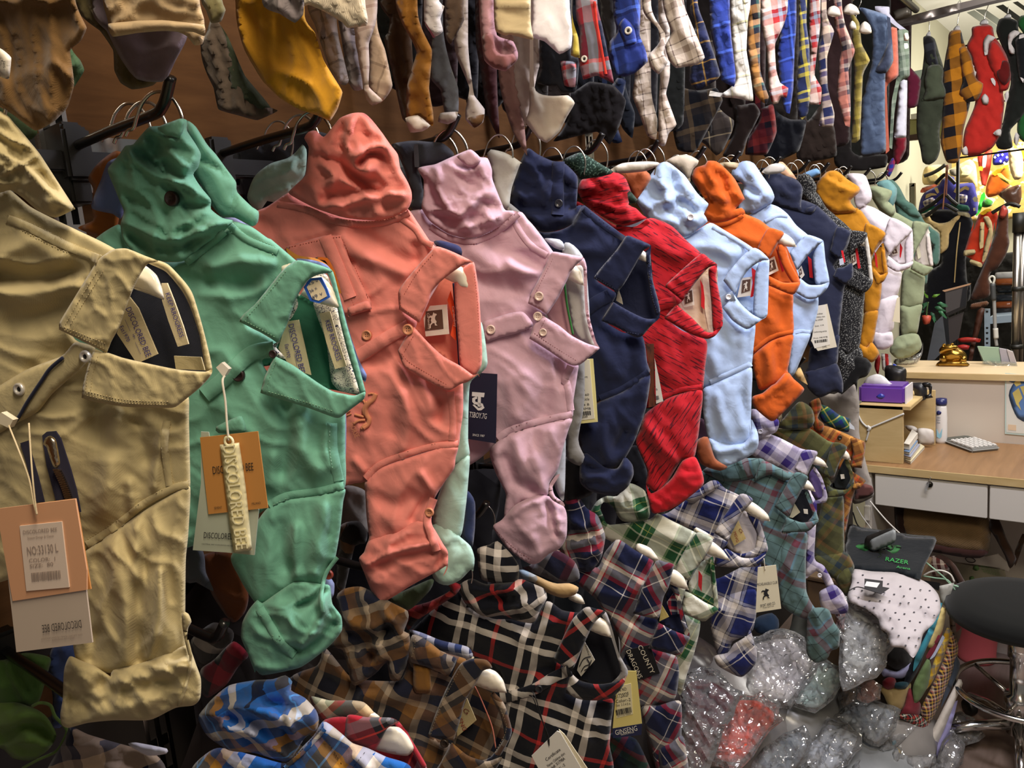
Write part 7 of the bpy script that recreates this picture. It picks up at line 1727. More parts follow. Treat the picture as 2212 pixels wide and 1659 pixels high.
for i in range(19):
 x0 = 770 + i * 62 + rf.uniform(-12, 12) - i * 0.6
 x1 = x0 + rf.uniform(78, 100)
 hb = [165 + 0.137 * (x - 369) - rf.uniform(8, 50) for x in (x0, (x0 + x1) / 2, x1)]
 ol = 'F %g,-300 %g,%g %g,%g %g,%g %g,-300' % (x0 - 14, x0, hb[0] - 20, (x0 + x1) / 2, hb[1], x1, hb[2] - 30, x1 + 10)
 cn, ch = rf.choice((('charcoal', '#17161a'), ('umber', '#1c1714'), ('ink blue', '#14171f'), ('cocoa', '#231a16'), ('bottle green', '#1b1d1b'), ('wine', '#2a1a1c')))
 wh = (ORD + ['thirteenth', 'fourteenth', 'fifteenth', 'sixteenth', 'seventeenth', 'eighteenth', 'nineteenth'])[i]
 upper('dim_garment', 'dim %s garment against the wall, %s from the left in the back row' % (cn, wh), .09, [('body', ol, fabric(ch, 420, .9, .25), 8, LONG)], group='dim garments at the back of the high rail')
# ================================================================== counter, stock pile and stalls at the right
def plastic(key, tint='#ffffff', haze=0.10):
 if key in MATS:
  return MATS[key]
 m, t = newmat(key)
 o = t.n('ShaderNodeOutputMaterial')
 tr = t.n('ShaderNodeBsdfTransparent')
 tr.inputs[0].default_value = (*srgb(tint), 1)
 gl = t.n('ShaderNodeBsdfGlossy', i_Roughness=0.09)
 df = t.n('ShaderNodeBsdfDiffuse')
 df.inputs[0].default_value = (0.75, 0.76, 0.76, 1)
 tc = t.n('ShaderNodeTexCoord')
 nz = t.n('ShaderNodeTexNoise', i_Scale=11.0, i_Detail=3.0, i_Roughness=0.5, i_Distortion=1.0)
 t.l(tc.outputs['Object'], nz.inputs['Vector'])
 bp = t.n('ShaderNodeBump', i_Strength=1.0, i_Distance=0.035)
 t.l(nz.outputs[0], bp.inputs['Height'])
 t.l(bp.outputs[0], gl.inputs['Normal'])
 fr = t.n('ShaderNodeFresnel', i_IOR=1.45)
 t.l(bp.outputs[0], fr.inputs['Normal'])
 fa = t.n('ShaderNodeMath', operation='MULTIPLY_ADD', n_1=1.5, n_2=0.10)
 t.l(fr.outputs[0], fa.inputs[0])
 m1 = t.n('ShaderNodeMixShader')
 m1.inputs[0].default_value = haze
 t.l(tr.outputs[0], m1.inputs[1])
 t.l(df.outputs[0], m1.inputs[2])
 m2 = t.n('ShaderNodeMixShader')
 t.l(fa.outputs[0], m2.inputs[0])
 t.l(m1.outputs[0], m2.inputs[1])
 t.l(gl.outputs[0], m2.inputs[2])
 t.l(m2.outputs[0], o.inputs[0])
 return m
def plane_y(name, label, cat, y, ref, group=None, alpha=0.0, kind=None):
 """upright thing facing the aisle at depth y; ref: pixel its base stands near"""
 p = P(ref)[0]
 O = on_y(p[0], p[1], y)
 return Thing(name, label, cat, O, alpha, group, kind)
def plane_tilt(name, label, cat, ref, z, n, group=None):
 p = P(ref)[0]
 O = on_z(p[0], p[1], z)
 n = np.array(n, float)
 n /= np.linalg.norm(n)
 u = np.cross([0, 0, 1.0], n)
 u /= np.linalg.norm(u)
 return Thing(name, label, cat, O, 0, group, None, u, n)
LW = wood('w_light', '#b59a66', '#cdb582', (1.5, 1.5, 9))
WT = wood('w_top', '#7c5c3c', '#94704c', (14, 1.2, 1.2), .4)
OFFW = solid('#c9c2b6', .55)
# ---- counter
dk = empty('counter_desk', (0.4, 2.55, 0), 'white counter desk with wood grain top and drawers', 'desk')
box(dk, 'worktop', (-0.06, 0.0, 0.728), (1.3, 0.412, 0.75), WT, 0.003)
box(dk, 'top_edging', (-0.061, -0.004, 0.727), (1.3, 0.0, 0.7505), LW)
box(dk, 'side_panel', (-0.02, 0.01, 0), (0.0, 0.40, 0.728), OFFW)
box(dk, 'side_panel', (1.25, 0.01, 0), (1.27, 0.40, 0.728), OFFW)
box(dk, 'back_panel', (0, 0.39, 0), (1.27, 0.40, 0.728), OFFW)
for i, (a, b) in enumerate(((0.012, 0.322), (0.328, 0.64), (0.646, 0.95))):
 d = box(dk, 'drawer', (a, 0.004, 0.618), (b, 0.018, 0.722), solid('#cfcbc2', .5), 0.002)
 if i == 0:
  me = lathe_mesh('lock', [(0, 0.006), (0.007, 0.006), (0.009, 0.003), (0.009, -0.01), (0, -0.01)], 14)
  me.transform(Matrix.Translation((0.17, 0.002, 0.706)) @ Matrix.Rotation(PI / 2, 4, 'X'))
  link('lock', me, solid('#38352f', .3, 1.0), d)
kt = plane_y('key_tag', 'clear key tag dangling from the drawer lock', 'key', 2.535, 'D2 1450,860')
tube(kt, 'ring', 'D2 1470,850,0 1455,880,0 1445,900,0', 1.0, CHROME, w=0)
slab(kt, 'tag', 'D2 1435,890 1460,895 1440,965 1420,955', plastic('film_key', haze=.25), w=0)
struct('wall_partition', (0.36, 2.965, 0), (1.9, 2.985, 0.965), solid('#cbbfae', .7), 'cream partition behind the desk')
sh = empty('counter_shelf', (0.36, 2.95, 0.965), 'pale wood shelf board on top of the partition', 'shelf')
box(sh, 'board', (0, 0, 0), (1.5, 0.27, 0.021), solid('#d8c09a', .4), 0.002)
box(sh, 'edge_strip', (0, -0.003, 0.0), (1.5, 0, 0.02), LW)
# ---- map
mp = plane_y('world_map', 'world map poster taped to the partition', 'map', 2.960, 'D2 2060,505')
slab(mp, 'sheet', 'D2 2060,20 2520,60 2520,545 2060,506', solid('#bcd0c8', .6), w=0, th=.8)
slab(mp, 'paper_field', 'D2 2070,32 2500,70 2500,530 2072,492', solid('#d6d6cc', .6), w=.8, th=.5)
cloth(mp, 'ocean', 'D2 2090,200 2140,90 2260,40 2420,90 2480,230 2440,380 2300,430 2160,380', solid('#5a7fb4', .6), w=1.4, puff=.3, back=.2, R=5, res=12)
for s in ('D2 2120,180 2170,140 2200,220 2170,260 2190,320 2150,270', 'D2 2180,130 2230,120 2260,180 2210,200', 'D2 2130,100 2170,70 2190,110 2150,130'):
 slab(mp, 'continent', s, solid('#c9b866', .6), w=2.4, th=.3)
slab(mp, 'legend_box', 'D2 2085,430 2150,436 2150,480 2085,474', solid('#d8c0a0', .6), w=1.6, th=.3)
cloth(mp, 'inset_globe', 'D2 2085,50 2120,30 2165,45 2175,80 2140,100 2095,90', solid('#2f4f7c', .6), w=1.5, puff=.3, back=.2, R=5, res=6)
# ---- organiser on the desk
og = empty('desk_organizer', (0.355, 2.6, 0.75), 'pale wood desktop organizer tied with string', 'organizer')
box(og, 'side_panel', (0, -0.006, 0), (0.131, 0.006, 0.187), LW, .001)
box(og, 'side_panel', (0.0, 0.262, 0), (0.172, 0.274, 0.19), LW, .001)
box(og, 'top_board', (0, -0.006, 0.176), (0.152, 0.274, 0.188), LW, .001)
box(og, 'back_panel', (0, 0.0, 0), (0.008, 0.27, 0.18), LW)
tg = plane_y('string_tie', 'white string knotted round the organizer', 'string', 2.590, 'D2 1100,420')
STR = solid('#c9c8c2', .7)
tube(tg, 'cord', 'D2 1256,345,0 1150,390,0 980,460,0', 2.2, STR, w=0)
tube(tg, 'cord', 'D2 880,330,0 920,410,0 970,460,0 975,490,0 955,560,0', 2.2, STR, w=0)
tube(tg, 'knot', 'D2 965,445,1 985,460,3 970,480,1', 3.4, STR, w=1)
# ---- tissue box
tb = plane_y('tissue_box', 'purple tissue packet with a pulled up tissue on the organizer', 'tissue box', 2.63, 'D2 1080,285')
c0 = tb.O + tb.at(*P('D2 895,265')[0][:2], 0)[0]
c1 = tb.O + tb.at(*P('D2 1262,290')[0][:2], 0)[0]
hgt = 0.062
bx_ = box(tb.e, 'packet', tuple(c0 - tb.O + np.array([0, 0, 0.001])), tuple(np.array([c1[0], c0[1] + 0.10, c0[2] + hgt]) - tb.O), solid('#6a3fa0', .3, coat=.3), 0.008)
eo = box(tb.e, 'white_end', tuple(np.array([c1[0], c0[1] + .004, c0[2] + .003]) - tb.O), tuple(np.array([c1[0] + 0.004, c0[1] + 0.096, c0[2] + hgt - .002]) - tb.O), solid('#dcd8dc', .4))
cloth(tb, 'tissue', 'D2 930,140 960,60 1040,28 1100,50 1150,100 1230,140 1100,150', solid('#c9c6c6', .8), w=-45, puff=14, back=8, R=16, res=7, nz=(4, 24, 2, 60))
cloth(tb, 'logo', 'D2 1035,210 1070,185 1105,205 1075,228', solid('#2f3a9c', .4), w=2, puff=1, back=1, R=4, res=4)
# ---- tape dispenser, bottle, books
td = plane_y('tape_dispenser', 'black tape dispenser on the organizer beside the tissues', 'tape dispenser', 2.78, 'D2 1380,240')
cloth(td, 'base', 'D2 1270,110 1400,98 1440,150 1430,230 1350,245 1335,165', solid('#232326', .35), w=0, puff=14, back=14, R=8, res=6)
cloth(td, 'arm', 'D2 1400,100 1450,95 1480,120 1475,200 1490,215 1430,225 1420,200 1455,190 1450,135 1410,130', solid('#1b1b1d', .3), w=4, puff=8, back=8, R=5, res=5)
p = on_z(*P('D2 1552,575')[0][:2], 0.75)
bt = empty('lotion_bottle', p, 'white lotion bottle with blue cap against the partition', 'bottle')
me = lathe_mesh('bottle', [(0, 0), (0.0175, 0), (0.019, 0.01), (0.0185, 0.09), (0.0165, 0.125), (0.014, 0.135), (0, 0.135)], 24)
link('body', me, solid('#d9d6d2', .3), bt)
link('cap', lathe_mesh('cap', [(0, 0.133), (0.0165, 0.133), (0.018, 0.14), (0.017, 0.155), (0, 0.157)], 24), solid('#252a5c', .3), bt)
bl = plane_y('bottle_label', 'blue printed label on the lotion bottle', 'label', float(p[1]) - 0.0195, 'D2 1540,400')
cloth(bl, 'brand_oval', 'D2 1515,330 1535,320 1555,335 1550,350 1520,355', solid('#2a2f66', .5), w=0, puff=.6, back=.6, R=3, res=4)
for s, a, b, h in (('UREA', 'D2 1516,380', 'D2 1545,384', 3), ('BODY', 'D2 1516,400', 'D2 1545,404', 3), ('MILK', 'D2 1516,420', 'D2 1545,424', 3)):
 text(bl, s, a, b, h, solid('#3c4a66', .6), w=.4)
slab(bl, 'blue_chevron', 'D2 1515,465 1538,510 1562,460 1555,530 1540,545 1518,530', solid('#8fc4d8', .5), w=0, th=.5)
for i, (nm, lab, q, col, zz) in enumerate((('workbook', 'workbook with yellow corner at the bottom of the organizer', 'D2 1252,700 1310,725 1420,605 1380,580', '#c9c0a0', .762), ('notebook', 'grey printed notebook in the organizer', 'D2 1254,672 1310,690 1385,590 1340,575', '#8c90a0', .776),
                                     ('ledger', 'blue edged ledger in the organizer', 'D2 1256,640 1300,650 1366,560 1330,545', '#6a84a4', .790), ('envelope_pile', 'pile of white envelopes in the organizer', 'D2 1256,580 1300,590 1366,500 1320,470', '#cfcabf', .812))):
 T = Thing(nm, lab, 'book', on_z(*P(q)[0][:2], zz), 0, 'papers in the organizer', None, (1, 0, 0), (0, 0, 1))
 slab(T, 'cover', q, solid(col, .6), w=0, th=2)
 pg_ = P(q)
 slab(T, 'pages', q, solid('#d8d4c8', .8), w=-2, th=9 if i < 3 else 18)
T = plane_y('paper_bundle', 'crumpled white paper bundle at the organizer back', 'paper', 2.83, 'D2 1430,590')
cloth(T, 'wrap', 'D2 1360,470 1420,460 1490,480 1495,585 1420,592 1360,570', solid('#c6c0ba', .8), w=0, puff=14, back=12, R=10, res=6, nz=(4, 22, 2, 30))
cloth(T, 'flap', 'D2 1262,440 1320,440 1360,460 1350,500 1290,480', solid('#cfcac4', .8), w=2, puff=6, back=5, R=8, res=6)
# ---- calculator
ca = empty('calculator', on_z(*P('D2 1780,600')[0][:2], 0.751), 'grey desk calculator with white keys', 'calculator', rz=math.radians(-47))
cb = box(ca, 'case', (-0.082, -0.05, 0), (0.082, 0.05, 0.013), solid('#8e8e8a', .45), .006)
cb.rotation_euler = (0, 0, 0)
box(ca, 'display', (-0.076, -0.042, 0.0125), (-0.045, 0.042, 0.0150), solid('#3c4440', .2), .001)
for i in range(5):
 for j in range(6):
  box(ca, 'key', (-0.038 + i * 0.0228, -0.044 + j * 0.0152, 0.013), (-0.038 + i * 0.0228 + 0.019, -0.044 + j * 0.0152 + 0.0125, 0.0185), solid('#d6d4d0', .4), .0025)
# ---- pen pot and things on the raised shelf
T = plane_y('pen_pot', 'black pen pot with red and blue pens behind the white shirt cuff', 'pen pot', 2.93, 'D1 1190,1600')
cloth(T, 'pot', 'D1 1110,1440 1270,1460 1260,1600 1200,1640 1120,1620', solid('#1c1c1e', .35), w=0, puff=20, back=20, R=10, res=7)
for s, c in (('D1 1020,1440 1045,1330 1070,1380 1050,1510', '#8c1f20'), ('D1 1085,1470 1075,1340 1100,1340 1115,1480', '#b8b4b0'), ('D1 1110,1480 1105,1340 1130,1345 1135,1480', '#b02a2a'), ('D1 1165,1500 1170,1420 1195,1430 1205,1510', '#2238a0'), ('D1 1205,1510 1210,1450 1225,1455 1230,1510', '#c4a43c'), ('D1 1135,1480 1130,1350 1150,1350 1160,1480', '#c8c4c0')):
 cloth(T, 'pen', s, solid(c, .35), w=-4, puff=4, back=4, R=4, res=5)
T = plane_y('glass_bowl', 'clear glass bowl on the shelf behind the sage cuff', 'bowl', 3.06, 'D1 1280,1430')
cloth(T, 'bowl', 'D1 1170,1390 1280,1370 1390,1330 1405,1250 1405,1330 1360,1420 1260,1435 1190,1430', plastic('glass_bowl', '#e8f0ec', .2), w=0, puff=24, back=24, R=14, res=7)
GOLD = solid('#a8843c', .28, 1.0)
p = on_z(*P('D1 1645,1440')[0][:2], 0.986)
T = Thing('gold_toad', 'golden money toad figurine on a coin base', 'figurine', p, 0)
cloth(T, 'coin_base', 'D1 1508,1435 1540,1400 1640,1385 1740,1400 1780,1430 1760,1448 1640,1452 1530,1448', GOLD, w=6, puff=26, back=26, R=8, res=6, nz=(3, 12, 1, 0))
cloth(T, 'body', 'D1 1540,1400 1545,1340 1580,1290 1640,1275 1700,1300 1750,1340 1758,1385 1700,1410 1600,1415', GOLD, w=4, puff=28, back=24, R=12, res=5, nz=(3, 14, 1, 0))
cloth(T, 'head', 'D1 1545,1345 1535,1310 1560,1280 1600,1265 1650,1272 1690,1290 1650,1320 1600,1335', GOLD, w=22, puff=18, back=14, R=8, res=5)
for s in ('D1 1575,1275', 'D1 1640,1270'):
 button(T, s, 4.0, GOLD, lift=0)
for s in ('D1 1560,1410 1545,1370 1575,1350 1600,1400', 'D1 1700,1410 1710,1360 1750,1370 1755,1405'):
 cloth(T, 'leg', s, GOLD, w=30, puff=10, back=10, R=5, res=5)
p = on_z(*P('D1 2000,1430')[0][:2], 0.986)
T = Thing('card_holder', 'clear acrylic holder with business cards on the shelf', 'card holder', p, 0)
slab(T, 'acrylic_front', 'D1 1880,1420 2010,1445 2160,1440 2145,1410 1900,1395', plastic('acrylic', '#eef4f2', .12), w=24, th=3)
for s, c, w_ in (('D1 1840,1285 2010,1295 2030,1420 1890,1400', '#8fa890', 4), ('D1 2015,1300 2070,1310 2100,1420 2035,1425', '#9c98a0', 6), ('D1 2075,1310 2120,1330 2150,1420 2105,1420', '#a8a0a0', 8)):
 k = slab(T, 'card_stack', s, solid(c, .6), w=w_, th=14)
slab(T, 'acrylic_back', 'D1 1838,1283 2125,1320 2160,1440 1885,1420', plastic('acrylic', '#eef4f2', .12), w=-12, th=3)
# ---- things under and before the desk
T = plane_y('garment_bag', 'grey translucent garment bag with maroon striped hem beside the plaid shirts', 'bag', 2.50, 'D2 960,1060')
cloth(T, 'bag', 'D2 560,160 700,190 860,100 900,250 900,500 960,760 1000,900 1015,1000 900,1060 840,1050 860,900 800,600 640,400', fabric('#9c948c', 300, .9, .1), w=0, puff=10, back=8, R=20, res=9, nz=(5, 50, 3, 75))
cloth(T, 'maroon_band', 'D2 880,900 1000,920 1016,975 960,1010 870,1020', fabric('#6a4440', 300), w=12, puff=1, back=1, R=6, res=7)
T = plane_y('woven_handbag', 'brown woven straw handbag under the desk', 'handbag', 2.66, 'D2 1580,1480')
WV = fabric('#7a6242', 60, .78, .6, .2)
cloth(T, 'body', 'D2 1190,1060 1280,1040 1600,1100 1900,1160 1950,1250 1930,1440 1860,1490 1700,1480 1400,1420 1280,1400 1190,1250', WV, w=0, puff=40, back=30, R=22, res=10)
cloth(T, 'base_trim', 'D2 1290,1340 1600,1400 1900,1430 1930,1450 1860,1495 1700,1485 1400,1430 1280,1405', fabric('#3c2420', 300), w=30, puff=12, back=8, R=8, res=8)
cloth(T, 'side_trim', 'D2 1180,1050 1260,1045 1270,1200 1285,1400 1240,1380 1190,1260', fabric('#2a1c18', 300), w=30, puff=12, back=8, R=8, res=8)
cloth(T, 'shoulder_strap', 'D2 1960,1150 2010,1180 2080,1350 2150,1500 2100,1580 2060,1480 1980,1330 1930,1250', fabric('#3a281c', 300), w=20, puff=6, back=5, R=8, res=9)
cloth(T, 'shoulder_strap', 'D2 2140,1440 2200,1300 2230,1310 2170,1490 2140,1560', fabric('#33241a', 300), w=12, puff=6, back=5, R=8, res=9)
bxp = on_z(*P('D2 1800,1650')[0][:2], 0.30)
T = plane_y('printed_carton', 'pale green printed carton under the handbag', 'carton', float(bxp[1]), 'D3 1800,170')
cloth(T, 'side', 'M 1400,370c 1600,400 1980,450c 1995,620 1700,760 1480,700c', solid('#a9a48c', .7), w=0, puff=3, back=160, R=3, res=14, smooth=False)
slab(T, 'top_flap', 'M 1120,200 1400,225 1760,290 1900,255 2055,400 2030,465 1920,425 1390,350', solid('#cfc8be', .7), w=10, th=4)
for a, b in (('M 1690,410', 'M 1910,470'), ('M 1700,445', 'M 1915,500'), ('M 1720,475', 'M 1920,525')):
 text(T, 'NATURAL QUALITY', a, b, 4, solid('#6f9a5c', .7), w=6)
cloth(T, 'green_mark', 'M 1610,400 1660,395 1680,440 1640,460 1600,440', solid('#6f9a5c', .7), w=4, puff=1, back=1, R=3, res=5)
cloth(T, 'green_mark', 'M 1560,530 1610,525 1620,580 1565,585', solid('#6f9a5c', .7), w=4, puff=1, back=1, R=3, res=5)
tube(T, 'string_loop', 'M 1510,310,14 1540,350,14 1600,360,14 1630,340,14 1600,310,14 1540,300,14 1510,310,14', 0.9, BLACK, w=14)
T = plane_y('leather_strap', 'curved dark brown leather strap beside the carton', 'strap', 2.50, 'M 1400,560')
cloth(T, 'strap', 'M 1140,290 1200,265 1300,300 1400,400 1480,540 1520,620 1440,650 1390,560 1320,430 1230,330', fabric('#3f2c24', 300), w=0, puff=10, back=8, R=8, res=8)
T = plane_y('striped_textile', 'red and cream striped textile under the mouse mat', 'cloth', 2.58, 'M 1150,520')
cloth(T, 'fold', 'M 1020,340 1130,280 1300,330 1320,440 1280,540 1180,560 1000,520', plaid('stripes', .02, [(0, '#5a2a24'), (.5, '#c0b09c')], [(0, '#4a2420'), (.4, '#a89880'), (.6, '#3a2a24')]), w=0, puff=16, back=14, R=14, res=8, uvrot=10)
MZ = 0.56
pm = on_z(*P('D2 1100,1450')[0][:2], MZ)
T = Thing('mouse_mat', 'black mouse mat with green logo on the stock pile', 'mouse mat', pm, 0, None, None, (1, 0, 0), (0, 0, 1))
cloth(T, 'mat', 'D2 815,1230 900,1245 1300,1305 1505,1325 1500,1400 1420,1560 1390,1659 D3 1385,160 1200,110 850,80 780,0 D2 770,1520', fabric('#10151a', 600, .7, .1), w=0, puff=3, back=3, R=6, res=10, nz=(3, 90, 2, 0))
MG = solid('#2f9c48', .6)
text(T, 'RAZER', 'D2 1108,1515', 'D2 1290,1545', 8.5, MG, lift=2.5)
text(T, 'Arena', 'D2 1195,1572', 'D2 1305,1588', 5, MG, lift=2.5)
mglow, tt = newmat('mat_green_print')
o_ = tt.n('ShaderNodeOutputMaterial')
b_ = tt.n('ShaderNodeBsdfPrincipled')
b_.inputs['Roughness'].default_value = .7
uvn = tt.n('ShaderNodeUVMap')
nzz = tt.n('ShaderNodeTexNoise', i_Scale=30.0)
tt.l(uvn.outputs[0], nzz.inputs['Vector'])
crr = tt.n('ShaderNodeValToRGB')
crr.color_ramp.elements[0].color = (*srgb('#14381c'), 1)
crr.color_ramp.elements[1].color = (*srgb('#2c7a38'), 1)
tt.l(nzz.outputs[0], crr.inputs[0])
tt.l(crr.outputs[0], b_.inputs['Base Color'])
tt.l(b_.outputs[0], o_.inputs[0])
cloth(T, 'green_print', 'D2 870,1400 950,1375 1150,1385 1230,1400 1200,1450 1080,1480 1020,1475 940,1440', mglow, w=3.2, puff=.5, back=.3, R=8, res=8)
for s in ('D2 1050,1440 1090,1420 1120,1415 1150,1428 1170,1410 1160,1392', 'D2 1085,1440 1060,1455 1075,1470 1050,1490', 'D2 1100,1425 1115,1400 1140,1420', 'D2 1195,1405 1235,1410'):
 tube(T, 'snake_logo', s, 1.6, solid('#10200f', .7), lift=3.0, w=6)
ps = on_z(*P('D2 1000,1445')[0][:2], MZ + .004)
T = Thing('small_speaker', 'grey fronted soundbar speaker lying on the mouse mat', 'speaker', ps, -18)
cloth(T, 'housing', 'D2 945,1345 960,1320 1120,1262 1180,1258 1190,1300 1180,1370 1010,1445 980,1440 940,1410', solid('#2c2a28', .4), w=-8, puff=8, back=40, R=6, res=7)
cloth(T, 'grille', 'D2 980,1375 1000,1345 1170,1268 1190,1275 1192,1350 1180,1368 1015,1442 985,1430', solid('#8f9494', .5), w=4, puff=6, back=5, R=7, res=6)
T = plane_y('white_cable', 'white cable leading from the speaker to the desk side', 'cable', 2.5, 'D2 1100,1200')
tube(T, 'wire', 'D2 985,1040,0 1050,1120,0 1130,1210,0 1230,1305,0', 1.6, solid('#d0ccc4', .5), w=0)
tube(T, 'wire', 'D2 880,1085,0 920,1160,0 980,1240,0 1000,1270,0', 1.3, solid('#b8b4ae', .5), w=0)
T = plane_y('wall_socket', 'white plug and adapter on the desk side', 'socket', 2.53, 'D2 970,1200')
box(T.e, 'adapter', (-0.012, 0, 0), (0.006, 0.015, 0.05), solid('#c9c4ba', .5), .002)
tube(T, 'wire', 'D2 850,1130,0 880,1220,0 920,1265,0', 1.5, BLACK, w=0)
T = plane_y('green_cable', 'pale green cable looped beside the stock stack', 'cable', 2.35, 'M 1300,600')
tube(T, 'wire', 'M 1030,350,0 1130,430,0 1250,530,0 1330,610,0 1430,650,0', 2.0, solid('#8fb498', .5), w=0)
tube(T, 'wire', 'M 1000,520,0 1150,545,0 1300,570,0 1390,690,0', 1.8, solid('#8fb498', .5), w=0)
tube(T, 'wire', 'M 1010,515,0 1100,470,0 1220,455,0 1330,500,0 1380,590,0', 2.0, solid('#cfccc2', .5), w=0)
# ---- stack of folded shirts
GF = 'folded shirts in the stack on the stock pile'
ST_O = on_z(*P('D3 1150,350')[0][:2], 0.36)
def folded(name, label, ol, mat, n=(0.75, -0.64, 0.14), off=0.0, puff=10, nz=(3, 30, 3, 60), uvr=0, R=12):
 n = np.array(n, float)
 n /= np.linalg.norm(n)
 u = np.cross([0, 0, 1.0], n)
 u /= np.linalg.norm(u)
 q = np.mean([p[:2] for p in P(ol)], 0)
 base = on_z(*P('D3 1480,1570')[0][:2], 0.02)
 d = ray(*q)
 O = CAM + d * (((base - CAM) @ n) / (d @ n)) - n * off
 T = Thing(name, label, 'folded shirt', O, 0, GF, None, u, n)
 cloth(T, 'fold', ol, mat, w=0, puff=puff, back=70, R=R, res=7, nz=nz, uvrot=uvr)
 return T
DOT = fabric('#b4adaf', 420, .9, .15, .04)
pd_ = on_z(*P('D3 1150,350')[0][:2], 0.34)
n_ = np.array([0.10, -0.20, 0.97])
T = plane_tilt('dotted_shirt', 'white folded shirt with small dark dots on top of the stack', 'folded shirt', 'D3 1150,350', 0.53, n_, GF)
cloth(T, 'fold', 'D2 850,1585 1000,1600 1200,1610 1330,1640 D3 1450,190 1530,280 1548,400 1490,510 1410,590 1385,690 1330,782 1250,705 1150,690 1130,590 1070,550 1050,470 950,390 830,340 805,290 840,180', DOT, w=0, puff=14, back=30, R=26, res=8.5, nz=(5, 60, 2, 20), folds=(('D3 900,280 1100,340 1350,410 1470,480', 6, -7), ('D3 1080,560 1250,600 1390,600', 9, 6)))
rnd = random.Random(3)
DK = solid('#33323a', .8)
A_ = np.concatenate(T.sp)
poly_ = outline(P('D3 860,120 1200,160 1400,200 1520,320 1500,470 1400,570 1350,730 1200,670 1150,560 1050,440 900,340'), 8)[:, :2]
k = 0
vv, ff = [], []
for j in range(10):
 for i in range(9):
  s = 'D3 %g,%g' % (850 + i * 82 + (j % 2) * 40 + rnd.uniform(-14, 14), 110 + j * 66 + i * 9 + rnd.uniform(-12, 12))
  p = P(s)[0]
  if not inside(np.array([[p[0], p[1]]]), poly_)[0]:
   continue
  b0 = len(vv)
  w_ = T.surf(p[0], p[1], rad=9) + .5
  for a in range(6):
   vv.append(tuple(T.at(p[0] + 2.6 * math.cos(a * PI / 3), p[1] + 1.5 * math.sin(a * PI / 3), w_)[0]))
  ff.append(tuple(range(b0 + 5, b0 - 1, -1)))
me = bpy.data.meshes.new('printed_dots')
me.from_pydata(vv, [], ff)
o = link('printed_dots', me, DK, T.e, smooth=False)
o['kind'] = 'stuff'
T2 = plane_tilt('folded_tag', 'black folded hang tag with white label on the dotted shirt', 'tag', 'D3 1020,210', 0.572, n_)
slab(T2, 'card', 'D3 942,150 1088,168 1086,215 1140,225 1075,272 940,230', solid('#16161c', .5), w=8, th=1.5)
slab(T2, 'label', 'D3 958,172 1065,185 1040,222 942,208', solid('#c9cccc', .5), w=9, th=.6)
tube(T2, 'string', 'D3 940,228,8 880,218,4 820,245,2', 1.2, BLACK, w=4)
CY = fabric('#3f8ea0', 420)
PT = plaid('patterned', 0.02, [(0, '#33262c'), (.3, '#c9a040'), (.5, '#3a2c34'), (.7, '#b06a5c'), (.85, '#c9b8a0')], blot=.3)
